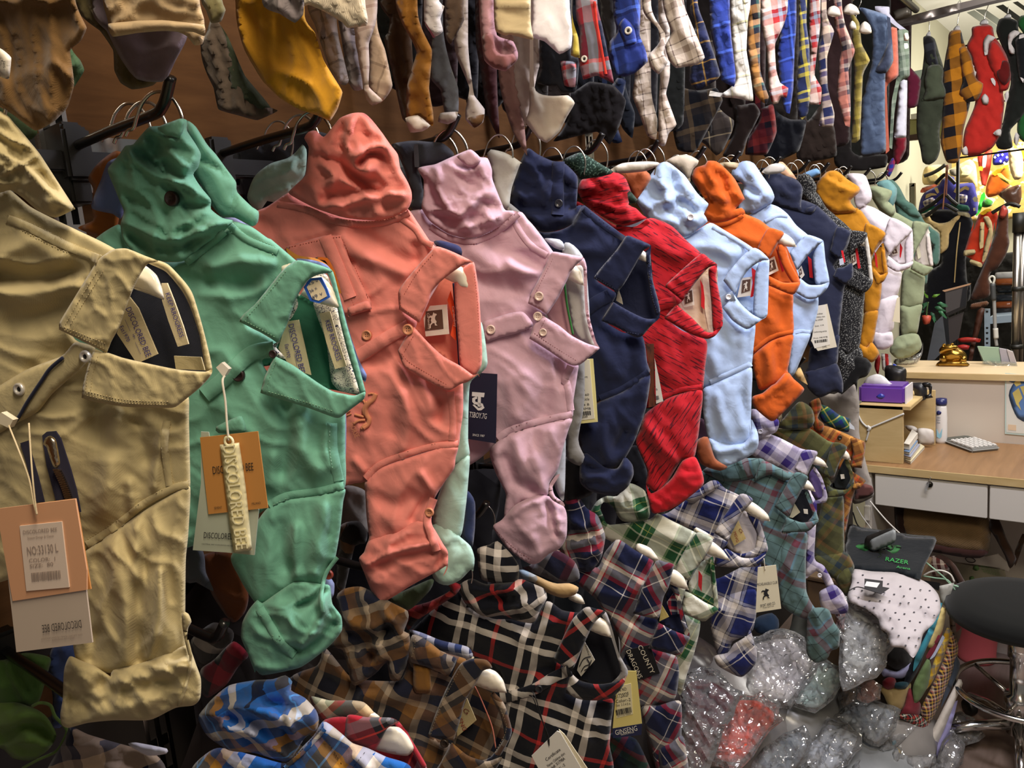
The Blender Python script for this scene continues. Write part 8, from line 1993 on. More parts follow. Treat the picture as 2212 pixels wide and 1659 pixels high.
for nm, lab, ol, m, off, pf in (
 ('cyan_folded_shirt', 'shiny cyan folded shirt near the top of the stack', 'D3 1535,340 1562,345 1500,560 1400,780 1330,890 1350,760 1450,560', CY, .0, 8),
 ('cream_folded_shirt', 'cream yellow folded shirt near the top of the stack', 'D3 1560,375 1592,390 1565,560 1480,700 1440,680 1500,520', fabric('#c9b678', 420), .004, 8),
 ('black_folded_shirt', 'black folded shirt under the dotted one', 'D3 1400,620 1460,540 1440,700 1360,900 1290,1000 1250,1010 1290,860 1350,760', fabric('#15171f', 420), .012, 10),
 ('crimson_folded_shirt', 'crimson folded shirt in the right side of the stack', 'D3 1550,520 1572,540 1500,740 1440,790 1430,770 1480,680', fabric('#7c2a38', 420), .004, 8),
 ('ice_blue_folded_shirt', 'thin ice blue fold in the right side of the stack', 'D3 1565,600 1582,620 1500,770 1460,795 1500,730', fabric('#b9c2d8', 420), .0, 6),
 ('ochre_folded_shirt', 'ochre striped folded shirt in the stack', 'D3 1600,540 1640,590 1560,800 1480,980 1420,1040 1460,900 1520,740', plaid('ochrefold', .03, [(0, '#b08a24'), (.5, '#7c766c'), (.8, '#d8b848')]), .004, 10),
 ('green_folded_shirt', 'sage green folded shirt with a white edge in the stack', 'D3 1440,790 1472,840 1450,1000 1380,1120 1340,1140 1330,1000', fabric('#6a8054', 420), .0, 8),
 ('patterned_folded_shirt', 'dark multicolour patterned folded shirt in the stack', 'D3 1630,560 1690,700 1640,900 1540,1150 1450,1310 1390,1200 1480,1000 1570,800', PT, .006, 12),
 ('slate_folded_shirt', 'slate folded shirt at the right side of the stack', 'D3 1660,760 1702,820 1690,900 1600,1090 1550,1180 1580,1060 1640,900', fabric('#3c4450', 420), .004, 8),
 ('tan_folded_shirt', 'tan folded shirt bulging at the stack front', 'D3 1060,1010 1180,1000 1310,985 1290,1100 1250,1195 1150,1192 1100,1090', fabric('#b8a06c', 420), .02, 16),
 ('charcoal_folded_shirt', 'charcoal folded shirt with cream piping below the dotted shirt', 'D3 1120,700 1250,710 1320,780 1300,860 1200,880 1090,800', fabric('#1e1c1c', 420), .02, 14),
 ('lavender_folded_shirt', 'lavender folded shirt at the stack front', 'D3 1085,860 1200,890 1310,820 1300,900 1240,945 1090,930', fabric('#9c9cc0', 420), .016, 10),
 ('maroon_rolled_shirt', 'maroon rolled shirt at the stack front', 'D3 1085,965 1130,935 1185,945 1195,1010 1130,1035 1090,1010', fabric('#6a1c24', 420), .006, 14),
 ('teal_rolled_shirt', 'dark teal rolled shirt at the stack front', 'D3 1175,985 1250,970 1300,985 1265,1030 1190,1025', fabric('#1d3a44', 420), .002, 12),
 ('wine_folded_shirt', 'wine and orange folded shirt low in the stack', 'D3 1300,1020 1340,1090 1390,1150 1370,1250 1230,1235 1260,1160', fabric('#80303a', 420), .01, 12),
 ('rainbow_folded_shirt', 'red, black and green folded edges low in the stack', 'D3 1220,1230 1380,1240 1450,1310 1400,1370 1300,1300 1210,1250', plaid('rainbow', .016, [(0, '#a03028'), (.3, '#14161c'), (.6, '#cfc8b8'), (.75, '#1e4a3c')]), .0, 10),
 ('indigo_folded_shirt', 'dark indigo folded shirt at the bottom of the stack', 'D3 1240,1450 1330,1380 1440,1330 1470,1400 1400,1500 1330,1562 1260,1510', fabric('#1c2238', 420), .0, 16),
 ('white_rolled_shirt', 'long white rolled shirt at the floor side of the stack', 'D3 1400,1510 1480,1360 1570,1180 1690,950 1724,985 1660,1140 1570,1370 1480,1560 1430,1550', fabric('#cfc8be', 420), .0, 16),
 ('periwinkle_rolled_shirt', 'thin periwinkle roll beside the white rolled shirt', 'D3 1480,1550 1570,1370 1660,1130 1685,1120 1620,1370 1530,1585', fabric('#8c88b0', 420), .0, 8),
):
 folded(nm, lab, ol, m, off=off, puff=pf)
sc_ = empty('stock_carton', (0.30, 2.22, 0), 'cardboard stock carton hidden under the folded shirts', 'carton')
box(sc_, 'body', (0, 0, 0), (0.28, 0.3, 0.47), solid('#6a543c', .8), .004)
box(sc_, 'lid', (-0.004, -0.004, 0.47), (0.284, 0.304, 0.482), solid('#755e44', .8), .002)
T = plane_y('slim_white_box', 'slim white box with black end behind the stack', 'box', 2.33, 'M 1260,880')
cloth(T, 'side', 'M 1200,640c 1380,600c 1330,760 1280,900c 1215,830c', solid('#b8b8b0', .5), w=0, puff=2, back=30, R=3, res=9)
cloth(T, 'black_end', 'M 1010,570c 1190,600c 1215,610 1190,700c 1080,640c', solid('#15161a', .5), w=-4, puff=2, back=20, R=3, res=9)
T = plane_y('paper_bag', 'pale brown paper bag edge beside the pink bucket', 'bag', 2.36, 'M 1400,1330')
cloth(T, 'side', 'M 1310,850 1330,760 1350,900 1390,1060 1400,1200 1470,1130 1450,1250 1410,1340 1370,1300 1330,1150', solid('#9c8a7c', .7), w=0, puff=6, back=6, R=6, res=8)
# ---- polybags
FILM = plastic('film', haze=.17)
GP = 'shirts in clear polybags on the stock pile'
for nm, lab, ol, c, zc, n in (
 ('white_bagged_shirt', 'white shirt in a clear polybag at the top of the pile', 'C3 1900,950 1950,720 D3 30,650 200,600 380,600 480,720 545,830 500,950 430,1060 340,1170 200,1150 0,1060', '#d2cccc', .30, (.3, -.55, .78)),
 ('grey_teal_bagged_shirt', 'grey teal shirt in a clear polybag right of the white one', 'D3 350,1150 420,1030 540,850 640,790 760,880 772,960 690,1100 550,1210', '#a2bab2', .27, (.3, -.55, .78)),
 ('orange_bagged_shirt', 'bright orange red shirt in a clear polybag', 'C3 1600,1600 1700,1250 1780,1100 1900,1085 D3 100,1090 240,1180 252,1280 120,1450 50,1540 C3 1800,1659', '#dc4f38', .24, (.3, -.55, .78)),
 ('dark_red_bagged_shirt', 'dark red shirt in a clear polybag under the plaid shirts', 'C3 1390,950 1560,900 1750,1000 1830,1090 1750,1250 1650,1450 1560,1700 1420,1720 1370,1450 1375,1150', '#5c1c26', .30, (.35, -.6, .7)),
 ('grey_bagged_shirt', 'grey shirt in a crinkled polybag against the dotted shirt', 'D3 780,330 950,380 1070,470 1100,570 1140,580 1142,690 1100,830 950,960 800,985 740,820 750,560', '#a3a6a4', .44, (.3, -.5, .8)),
 ('red_bagged_shirt', 'small red bundle in plastic under the purple plaid cuff', 'D3 720,430 810,385 862,430 852,500 800,572 730,560', '#dc5340', .47, (.3, -.5, .8)),
 ('blue_grey_bagged_shirt', 'blue grey printed shirt in a polybag in the middle of the pile', 'D3 700,1250 830,1150 960,1105 1080,1155 1210,1200 1180,1350 1050,1480 900,1400 760,1310', '#a2abb6', .16, (.3, -.5, .8)),
 ('pale_bagged_shirt', 'pale blue shirt in a polybag low in the pile', 'D3 450,1500 560,1400 650,1285 800,1330 912,1390 880,1500 800,1620 650,1720 460,1700', '#b8c0ca', .14, (.3, -.5, .8)),
 ('steel_bagged_shirt', 'steel blue shirt in a polybag at the bottom edge beside the orange one', 'D3 40,1700 150,1500 300,1390 440,1350 510,1480 450,1600 330,1750', '#76828e', .16, (.3, -.5, .8)),
 ('yellow_bagged_shirt', 'yellow shirt in a polybag at the bottom edge', 'D3 990,1700 1100,1560 1225,1485 1255,1560 1200,1720', '#c9a634', .07, (.3, -.5, .8)),
 ('gold_bagged_shirt', 'smaller gold bundle in a polybag at the bottom edge', 'D3 790,1700 870,1560 965,1575 960,1720', '#bc982c', .08, (.3, -.5, .8)),
 ('smoke_bagged_shirt', 'smoky grey bundle in plastic on the floor by the stool', 'D3 1610,1290 1700,1220 1800,1280 1892,1400 1760,1470 1690,1485 1620,1400', '#5c5450', .05, (.2, -.4, .9)),
 ('ash_bagged_shirt', 'ash grey polybag on the floor at the bottom right', 'D3 1490,1720 1560,1450 1640,1370 1732,1480 1722,1600 1660,1740', '#74706e', .05, (.2, -.4, .9)),
 ('teal_bagged_shirt', 'thin teal bundle in plastic low in the pile', 'D3 1030,1500 1180,1400 1340,1325 1250,1440 1100,1570', '#4a7f8a', .10, (.3, -.5, .8)),
 ('salmon_bagged_shirt', 'salmon bundle in plastic beside the tan folded shirt', 'D3 880,1110 900,1010 1000,945 1065,1010 1055,1105 970,1140', '#bc7462', .30, (.3, -.5, .8)),
 ('mesh_bagged_shirt', 'olive grey bundle in plastic between the pale bags', 'D3 340,1659 440,1590 560,1480 640,1560 560,1720 380,1740', '#7c8478', .11, (.3, -.5, .8)),
 ('brown_bagged_shirt', 'brown bundle in plastic deep in the pile', 'D3 740,1090 800,1000 880,1000 890,1110 820,1180 740,1210', '#8a6a4c', .19, (.3, -.5, .8)),
 ('navy_bundle', 'dark blue bundle below the cream horse tag', 'C3 1910,500 1980,440 2100,410 2160,470 2160,560 2060,610 1960,590', '#1f2f44', .36, (.3, -.6, .7)),
 ('mist_bagged_shirt', 'mist grey polybag along the foot of the stack', 'D3 1180,1659 1260,1560 1420,1560 1500,1560 1480,1659 1400,1740 1200,1740', '#8c8a88', .05, (.3, -.5, .8)),
):
 q = np.mean([p[:2] for p in P(ol)], 0)
 T = plane_tilt(nm, lab, 'bagged shirt', 'F %g,%g' % tuple(q), zc, n, GP)
 pl = P(ol)
 inn = [[q[0] + (p[0] - q[0]) * .86, q[1] + (p[1] - q[1]) * .86, None, False] for p in pl]
 cloth(T, 'shirt', inn, fabric(c, 420, .9, .2), w=-10, puff=12, back=50, R=16, res=8.5, nz=(5, 60, 2, 40), uvrot=20)
 if nm != 'navy_bundle':
  rb = random.Random(len(nm) * 13 + int(q[0]))
  fl = []
  for a, b in zip(pl, pl[1:] + pl[:1]):
   for t_ in (0.0, 0.5):
    k_ = rb.uniform(1.0, 1.22)
    x, y = a[0] + (b[0] - a[0]) * t_, a[1] + (b[1] - a[1]) * t_
    fl.append([q[0] + (x - q[0]) * k_, q[1] + (y - q[1]) * k_, None, rb.random() < .5])
  cloth(T, 'polybag', fl, FILM, w=0, puff=12, back=50, R=10, res=8.0, nz=(7, 60, 3.2, 50), sm=0.2, cr=40, smooth=False)
for i, (s, c, sz) in enumerate((('C3 1750,1400', '#8a8683', (.17, .2, .20)), ('D3 200,1300', '#8c8c8a', (.2, .2, .16)), ('D3 700,900', '#868a86', (.17, .2, .22)), ('D3 700,1500', '#85888a', (.2, .17, .07)), ('D3 1000,1300', '#8a8682', (.16, .16, .10)), ('C3 1300,1300', '#3c3434', (.18, .2, .22)))):
 O = on_z(*P(s)[0][:2], .10)
 e = empty('grey_sack', (O[0], O[1] + .06, 0), 'grey stock sack under the polybags, %s from the left' % ('second', 'third', 'fifth', 'fourth', 'sixth', 'first')[i], 'sack', 'grey sacks under the polybags')
 bm = bmesh.new()
 bmesh.ops.create_icosphere(bm, subdivisions=3, radius=1)
 for v in bm.verts:
  n0 = noise.noise(v.co * 2.3 + Vector((i * 5, 0, 0)))
  f = 1 + .14 * n0
  v.co = Vector((v.co.x * sz[0] * f, v.co.y * sz[1] * f, max(v.co.z * sz[2] * f, -sz[2] * .55) + sz[2] * .55))
 me = bpy.data.meshes.new('sack')
 bm.to_mesh(me)
 bm.free()
 link('sack', me, solid(c, .25, var=.25, bump=.8, bscale=14), e)
# ---- stool
so = on_z(*P('D3 2190,340')[0][:2], 0.46)
se = empty('swivel_stool', (so[0], so[1], 0), 'black padded swivel stool with chrome foot ring at the right edge', 'stool')
link('seat_pad', lathe_mesh('seat_pad', [(0, .475), (.10, .475), (.155, .466), (.178, .452), (.183, .434), (.178, .416), (.155, .406), (0, .40)], 48), fabric('#121312', 300, .7, .5), se)
link('post', lathe_mesh('post', [(0, .39), (.03, .39), (.03, .30), (.024, .295), (.024, .19), (.036, .185), (.036, .15), (.03, .145), (.03, .07), (0, .07)], 24), CHROME, se)
ring = [(0.155 * math.cos(a * PI / 24), 0.155 * math.sin(a * PI / 24), .20) for a in range(49)]
link('foot_ring', tube_mesh('foot_ring', ring, .0085, 10), CHROME, se)
for a in (0.4, 2.5, 4.6):
 link('ring_spoke', tube_mesh('ring_spoke', [(0.03 * math.cos(a), 0.03 * math.sin(a), .17), (.153 * math.cos(a), .153 * math.sin(a), .20)], .006, 8), CHROME, se)
for k in range(5):
 a = 3.6 + k * 2 * PI / 5
 l_ = link('leg', tube_mesh('leg', [(0.02 * math.cos(a), .02 * math.sin(a), .095), (.12 * math.cos(a), .12 * math.sin(a), .085), (.2 * math.cos(a), .2 * math.sin(a), .062)], [.016, .014, .012], 10), CHROME, se)
 me = lathe_mesh('caster', [(0, -.012), (.022, -.012), (.025, -.006), (.025, .006), (.022, .012), (0, .012)], 16)
 me.transform(Matrix.Translation((.2 * math.cos(a), .2 * math.sin(a), .026)) @ Matrix.Rotation(a, 4, 'Z') @ Matrix.Rotation(PI / 2, 4, 'X'))
 link('caster', me, BLACK, l_)
# ---- pink bucket
pb = on_z(*P('D3 1815,835')[0][:2], 0.0)
be = empty('pink_bucket', (pb[0], pb[1] + .05, 0), 'coral pink plastic bucket on the floor under the desk', 'bucket')
link('body', lathe_mesh('body', [(0, .004), (.052, .004), (.056, 0), (.06, .01), (.058, .02), (.066, .16), (.07, .165), (.068, .17), (.062, .165), (.054, .02), (0, .012)], 32), solid('#cf5f60', .45), be)
# ================================================================== far stalls
struct('wall_far', (-0.04, 6.6, 0), (5, 6.65, 2.75), solid('#a8a48c', .8), 'pale wall behind the far stalls')
struct('wall_end', (-0.04, 3.75, 0), (0.0, 6.6, 2.75), solid('#8f8c78', .8), 'side wall beyond the shirt display')
T = plane_y('trim_rail', 'aluminium ceiling rail that carries the far jackets', 'rail', 3.75, 'K 900,250', kind='structure')
ALU = solid('#a49c98', .35, .8)
cloth(T, 'rail_face', 'K -40,330c 200,320 400,250 1000,90 1660,-60 2400,-230c 2400,-80c 1700,70 1200,200 700,340 230,440 -40,500c', ALU, w=0, puff=4, back=40, R=5, res=16)
cloth(T, 'rail_lip', 'K 200,400c 700,290 1200,150 1700,20 2400,-140c 2400,-90c 1700,66 1200,196 700,336 230,436c', solid('#5c5654', .4, .6), w=8, puff=3, back=3, R=3, res=14)
cloth(T, 'end_bracket', 'K 110,170c 400,100c 405,255c 130,330c', solid('#8c8880', .4, .5), w=14, puff=3, back=3, R=3, res=12)
for i, s in enumerate(('K 1300,200c 1420,160c 1800,430 1760,520c', 'K 1430,150c 1600,150c 2120,520 2100,620c', 'K 1760,100c 1880,70c 2300,380 2300,470c', 'K 2030,40c 2110,20c 2400,230 2400,300c')):
 T = plane_y('trim_%d' % (10 + i), 'dark slanting ceiling beam, %s from the left' % ORD[i], 'beam', 5.2 - .25 * i, 'K 1700,300', kind='structure')
 cloth(T, 'beam', s, solid('#55574e' if i != 2 else '#3a3c38', .7), w=0, puff=2, back=50, R=4, res=16)
GJ = 'jackets hanging from the aluminium rail'
PLOR = plaid('orangecheck', .09, [(0, '#b8781f'), (.52, '#17151c')])
def jacket(name, label, y, hook, neck, parts):
 T = plane_y(name, label, 'jacket', y, parts[0][1].split()[0] + ' ' + parts[0][1].split()[1].rstrip('c'), GJ, alpha=8)
 for i, p in enumerate(parts):
  cloth(T, p[0], p[1], p[2], w=p[3] if len(p) > 3 else 0, puff=p[4] if len(p) > 4 else 16, back=12, R=18, res=7, nz=p[5] if len(p) > 5 else (6, 40, 3, 80), uvrot=p[6] if len(p) > 6 else 5)
 if neck:
  cloth(T, 'hanger_neck', neck, solid('#c9c9cc', .4), w=-6, puff=8, back=8, R=6, res=5)
 if hook:
  tube(T, 'hook', hook, 1.0, WIRE, w=0)
 return T
jacket('camo_jacket', 'dark camouflage and olive jacket, first on the aluminium rail', 3.78, 'K 700,200,0 705,350,0 700,500,0', 'K 650,560 690,500 720,500 725,585 660,590', [
 ('body', 'K 610,590 700,570 790,620 860,850 930,1080 960,1400 980,1659 G 870,0 880,300 820,480 700,560 600,520 560,300 500,0 K 520,1400 580,1200 620,850', fabric('#3a4034', 300, .9, .3)),
 ('collar', 'K 610,590 720,575 800,680 810,850 850,1040 700,1060 660,1000 620,800', plaid('camo', .1, [(0, '#23242a'), (.4, '#3c404c'), (.7, '#1a1a1e')]), 12, 8),
 ('sleeve', 'K 680,1060 870,1030 930,1130 920,1300 980,1500 900,1570 740,1600 590,1600 640,1450 620,1300', fabric('#4c5444', 300, .9, .3), 20, 16)])
jacket('orange_check_jacket', 'orange and black check jacket on the aluminium rail', 3.78, 'K 1150,70,0 1190,10,0 1210,100,0 1170,260,0 1150,400,0', 'K 1080,480 1140,405 1185,410 1190,495', [
 ('body', 'K 1010,560 1050,490 1200,480 1240,620 1280,740 1380,900 1400,1200 1350,1659 G 1250,0 1230,300 1150,520 1000,530 950,450 880,200 900,0 K 920,1659 920,1200 960,900 1000,700', PLOR),
 ('sleeve', 'K 1170,780 1280,740 1370,900 1430,1200 1480,1280 1560,1330 1540,1480 1460,1600 1300,1620 1180,1500 1230,1300 1200,1000', PLOR, 18, 18, (5, 40, 2, 60), 20)])
RJ = fabric('#b32a24', 300, .9, .25)
T = jacket('red_jacket', 'bright red jacket with white flower patches on the aluminium rail', 3.80, 'K 1680,0,0 1630,120,0 1590,240,0 1580,310,0', 'K 1500,395 1540,320 1610,300 1638,330 1640,395', [
 ('body', 'K 1380,560 1390,430 1650,395 1720,450 1740,570 1860,740 1960,950 1990,1300 1880,1460 1900,1659 G 1850,0 1800,150 1700,300 1500,400 1330,420 1240,300 1270,0 K 1430,1659 1440,1200 1390,1000 1300,740', RJ),
 ('sleeve', 'K 1620,900 1700,640 1840,740 1950,950 2005,1200 1960,1420 1830,1450 1790,1300 1700,1120', RJ, 18, 18),
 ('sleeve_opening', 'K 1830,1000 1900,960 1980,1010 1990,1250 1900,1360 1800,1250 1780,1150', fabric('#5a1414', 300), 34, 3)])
WP = fabric('#c9c4c4', 300)
for s in ('K 1570,640 1640,550 1760,600 1720,640 1660,700 1630,870 1590,880 1560,720', 'K 1390,1020 1420,1060 1400,1100', 'K 1410,1110 1455,1150 1430,1220 1400,1170', 'K 1680,1250 1720,1240 1760,1300 1750,1370 1700,1310', 'K 1530,1560 1590,1490 1650,1560 1640,1659 1560,1659', 'K 1900,1500 1960,1440 1970,1540 1920,1640', 'G 1220,320 1290,260 1320,340 1310,410 1230,400', 'G 1720,60 1780,0 1850,0 1840,110 1760,90'):
 cloth(T, 'flower_patch', s, WP, w=T.surf(*P(s)[0][:2], rad=14) + 3, puff=3, back=2, R=4, res=6)
T = jacket('black_jacket', 'black jacket with white patches at the right end of the rail', 3.82, 'K 1960,110,0 1955,220,0', 'K 1880,290 1940,225 2000,230 2005,290', [
 ('body', 'K 1770,500 1820,310 1950,280 2110,340 2130,500 2300,620 2300,1659 G 2000,0 2010,130 2030,280 1900,320 1800,300 1760,200 1850,0 K 1960,1500 2000,1300 1960,950 1860,740', fabric('#171a18', 300)),
 ('sleeve', 'K 2070,640 2200,590 2330,700 2330,1250 2150,1300 2100,1000', fabric('#14171a', 300), 22, 16)])
for s in ('K 1960,560 2060,480 2150,520 2040,620 2010,700 2060,780 2060,860 1980,840', 'K 2140,560 2200,540 2250,580 2130,620', 'G 2080,40 2140,100 2100,260 2050,200 2060,100', 'K 2150,1230 2212,1260 2200,1320'):
 cloth(T, 'white_patch', s, WP, w=T.surf(*P(s)[0][:2], rad=14) + 3, puff=3, back=2, R=4, res=6)
jacket('green_jacket', 'emerald green jacket cut by the right picture edge', 3.84, None, None, [('body', 'K 2110,400 2140,270 2212,240 2400,250 2400,1659 G 2300,200 2150,150 2100,0 K 2150,1500 2170,1300 2300,1200 2300,700', fabric('#1f5a2c', 300))])
GS = 'goods in the bright far stall'
def ware(name, label, cat, y, ol, mat, puff=14, nz=(5, 30, 2, 60), extra=(), back=14, group=GS, uvr=0):
 q = np.mean([p[:2] for p in P(ol)], 0)
 T = plane_y(name, label, cat, y, 'F %g,%g' % tuple(q), group)
 cloth(T, 'body', ol, mat, w=0, puff=puff, back=back, R=14, res=7, nz=nz, uvrot=uvr)
 for e in extra:
  cloth(T, e[0], e[1], e[2], w=T.surf(*np.mean([p[:2] for p in P(e[1])], 0), rad=12) + (e[3] if len(e) > 3 else 6), puff=e[4] if len(e) > 4 else 3, back=2, R=5, res=6)
 return T
F = fabric
GE = F('#cbb27a', 200, .5, .6, .2)
sw_ = plane_y('display_shelf', 'white and wooden shelf unit beyond the display wall', 'shelf', 4.6, 'D0 1430,900')
slab(sw_, 'board', 'D0 1310,910c 1580,865c 1580,925c 1310,950c', solid('#c9c6b4', .5), w=0, th=120)
slab(sw_, 'front', 'D0 1280,950c 1580,925c 1580,1090c 1280,1110c', solid('#8c8a52', .6), w=-20, th=100)
slab(sw_, 'tray', 'D0 1320,570c 1420,550c 1400,660c 1350,650c', solid('#bcd0c4', .5), w=0, th=60)
slab(sw_, 'lower_edge', 'D0 1275,1080c 1390,1060c 1385,1110c 1280,1120c', solid('#3a2418', .6), w=4, th=40)
ware('striped_knit', 'blue and red striped knit hanging beyond the last teal shirt', 'scarf', 3.55, 'D0 1120,1330 1160,1260 1190,1250 1180,1330 1140,1410 1105,1400', plaid('stripeknit', .03, [(0, '#2a3c9c'), (.5, '#a02c4c')]), group=None)
ware('gold_idol_stand', 'gold carved deity stand with red figures in the bright stall', 'ornament', 5.6, 'G 350,200 440,160 540,150 560,300 600,500 620,700 590,800 480,820 280,760 210,700 260,560 320,400', F('#d8a844', 200, .5, .6, .3, col2='#b06a1c', streak=(60, 60, 1)), 20, (10, 16, 1, 0), (('red_figure', 'G 390,460 450,440 510,500 490,570 410,580', solid('#c8361c', .5)), ('pink_figure', 'G 390,620 440,580 520,590 550,740 480,760 390,720', solid('#c83c98', .5)), ('yellow_top', 'G 430,200 480,160 545,160 540,240 440,240', solid('#e0d020', .5)), ('blue_sign', 'G 345,180 440,175 400,220 345,225', solid('#3438b0', .5))))
ware('gold_backdrop', 'glowing gold and white patterned textile at the back of the far stall', 'textile', 6.3, 'G 100,150 900,120 1500,250 2300,200 2300,1300 1500,1450 500,1400 100,900', F('#c9a85c', 120, .5, .6, .3, col2='#e2d8c0', streak=(18, 18, 1)), 12)
ware('white_curtain', 'white glittering textile in the bright stall', 'cloth', 5.7, 'G 200,680 300,740 480,740 560,800 590,900 560,1100 520,1330 470,1330 460,860 230,850', solid('#e2ddd0', .7), 10, extra=(('poster', 'G 230,910 410,920 410,1180 300,1130 240,1020', solid('#c8d8d8', .6)), ('orange_stripe', 'G 310,1100 350,1020 375,1030 340,1130', solid('#e09020', .6)), ('blue_stripe', 'G 350,1110 400,1040 405,1180 370,1170', solid('#2848c0', .6)), ('blue_spots', 'G 470,1180 530,1180 540,1340 490,1340', solid('#4858c8', .6))))
ware('dark_backdrop', 'near black backdrop added to darken the far wall behind the kaftan and the steel rack', 'backdrop', 4.75, 'D1 1330,700 1420,480 1700,420 1800,560 2600,560 2600,1500 1250,1500', F('#15130f', 300, .9, .2), 10, (8, 40, 5, 85), group=None)  # added dark sheet over the bright far wall, standing in for dim clutter
gr_ = empty('garment_rack', (0.35, 4.35, 0), 'steel garment rack that carries the far robes', 'rack')
for x in (0.0, 0.95):
 link('post', tube_mesh('post', [(x, 0, 0), (x, 0, 2.3)], .008, 10), BLACK, gr_)
for y, z in ((0, 2.3), (-.2, 1.78), (.3, 1.95), (.65, 2.1)):
 link('bar', tube_mesh('bar', [(0, y, z), (0.95, y, z)], .004, 8), BLACK, gr_)
fr_ = plane_y('picture_frame', 'dark picture frame edge in the bright stall', 'picture frame', 5.0, 'G 440,1200')
slab(fr_, 'top_bar', 'G 225,865c 465,850c 465,905c 225,915c', solid('#3a3626', .5), w=0, th=30)
slab(fr_, 'side_bar', 'G 405,900c 468,850c 475,1250c 412,1200c', solid('#3a3626', .5), w=0, th=30)
HB = solid('#15140f', .4)
ware('gold_vest', 'gold embroidered vest on a hanger in the bright stall', 'vest', 5.0, 'G 600,700 640,600 780,560 900,560 1000,640 1160,560 1350,470 1440,560 1470,800 1460,1000 1350,850 1150,850 1000,900 800,880 620,880 590,800', GE, 14, extra=(('scroll_panel', 'G 660,740 820,690 880,760 800,850 700,850', F('#9c8c5c', 200, .5, .6)), ('white_beads', 'G 1180,620 1300,560 1400,620 1320,740 1200,740', F('#e2d6a0', 100, .5, .8)), ('maroon_trim', 'G 590,930 780,870 840,900 640,1000 560,1000', F('#7a3a24', 300)), ('grey_panel', 'G 1020,640 1150,630 1140,740 1050,720', F('#6a6458', 300))))
ware('blue_embroidered_robe', 'indigo robe with cream scroll embroidery in the far stall', 'robe', 4.6, 'G 530,1280 560,1120 620,1010 760,930 860,880 900,800 1000,740 1100,760 1140,860 1400,850 1450,1000 1480,1150 1470,1330 1350,1400 1300,1350 900,1300 700,1280 560,1330', F('#38367c', 300, .9, .3), 16, extra=(
 ('scroll', 'G 640,1100 650,1040 720,1010 800,1020 830,1045 740,1050 690,1080', GE), ('scroll', 'G 1150,1000 1200,940 1290,895 1340,930 1330,970 1270,950 1180,1010', GE), ('scroll', 'G 1090,990 1160,860 1190,850 1160,950 1120,1010', GE), ('scroll', 'G 780,930 830,920 860,1000 830,1020', GE),
 ('check_panel', 'G 600,1150 760,1080 820,1180 660,1250', plaid('smallcheck', .02, [(0, '#4c4868'), (.5, '#b8aca0')])), ('check_panel', 'G 1110,1120 1150,1030 1310,1050 1270,1180', plaid('smallcheck', .02, [(0, '#4c4868'), (.5, '#b8aca0')])), ('flower', 'G 1390,1100 1430,1060 1480,1090 1470,1150 1420,1150', F('#c9c4a8', 200)), ('flower', 'G 1400,1250 1440,1240 1440,1290 1410,1300', F('#c9c4a8', 200))))
T = ware('black_kaftan', 'black kaftan with wide gold embroidered neckline on a hanger', 'kaftan', 4.2, 'G 560,1360 700,1300 880,1270 1000,1270 1180,1300 1320,1310 1400,1480 1380,1659 L 1200,300 1100,700 1130,1150 1190,1180 1150,1500 700,1700 300,1700 340,1000 480,880 620,780 600,200 400,0', F('#14151a', 300, .9, .2), 16, (5, 40, 4, 80), extra=(
 ('gold_yoke', 'G 590,1430 700,1370 740,1440 860,1490 1000,1470 1100,1400 1200,1350 1180,1420 1040,1560 1020,1659 L 900,0 790,120 760,480 600,590 600,200 500,120 400,30 G 700,1560', GE, 10, 5),
 ('green_collar', 'G 540,1330 780,1210 800,1240 560,1360', F('#2c7058', 300)), ('green_collar', 'G 1040,1180 1320,1210 1340,1300 1160,1290', F('#2c5a4c', 300)), ('shoulder_trim', 'G 560,1350 740,1310 750,1360 600,1420', F('#a8a080', 150, .5, .6)), ('shoulder_trim', 'G 1150,1310 1330,1330 1350,1400 1160,1350', F('#a8a080', 150, .5, .6)), ('gold_line', 'L 980,0 1000,0 940,500 890,1150 870,1150 920,480', GE)), group='robes in the far stalls')
for i, (a, yy) in enumerate((('G 500,1340,0 760,1180,0 880,1080,0 960,1040,0 1060,1130,0 1150,1200,0', 4.15), ('G 640,1380,0 760,1300,0 880,1210,0 960,1200,0 1060,1250,0 1150,1300,0', 4.12), ('G 800,860,0 900,760,0 960,720,0 1040,780,0 1120,860,0', 4.5), ('G 1700,1330,0 1850,1240,0 2000,1180,0 2150,1230,0', 3.9), ('G 620,740,0 760,690,0 880,620,0 960,560,0', 4.9))):
 T = plane_y('dark_hanger', 'shiny dark hanger in the far stalls, %s' % ('upper one over the kaftan', 'lower one over the kaftan', 'above the indigo robe', 'over the red robe', 'over the gold vest')[i], 'hanger', yy, ' '.join(a.split()[:2]).rsplit(',', 1)[0], 'dark hangers in the far stalls')
 tube(T, 'bar', a, 4.5, HB, w=0)
T = plane_y('pink_chain', 'pink beaded chain with hooks in front of the indigo robe', 'chain', 4.1, 'G 960,900')
tube(T, 'strand', 'G 975,560,0 965,800,0 945,1000,0 920,1270,0', 1.5, solid('#d09070', .3, .5), w=0)
tube(T, 'strand', 'G 1000,560,0 985,800,0 975,1050,0', 1.5, solid('#c98c78', .3, .5), w=0)
ware('orange_gauze_dress', 'orange gauze dress in the bright stall', 'dress', 5.2, 'G 1620,860 1680,720 1800,650 1950,560 1990,700 2000,880 1900,960 1800,1040 1640,1080 1600,1000', F('#d86a1c', 200, .5, .5, .2), 14, extra=(('yellow_fold', 'G 1700,700 1850,590 1960,560 1900,640 1750,740', F('#e8a020', 300)),))
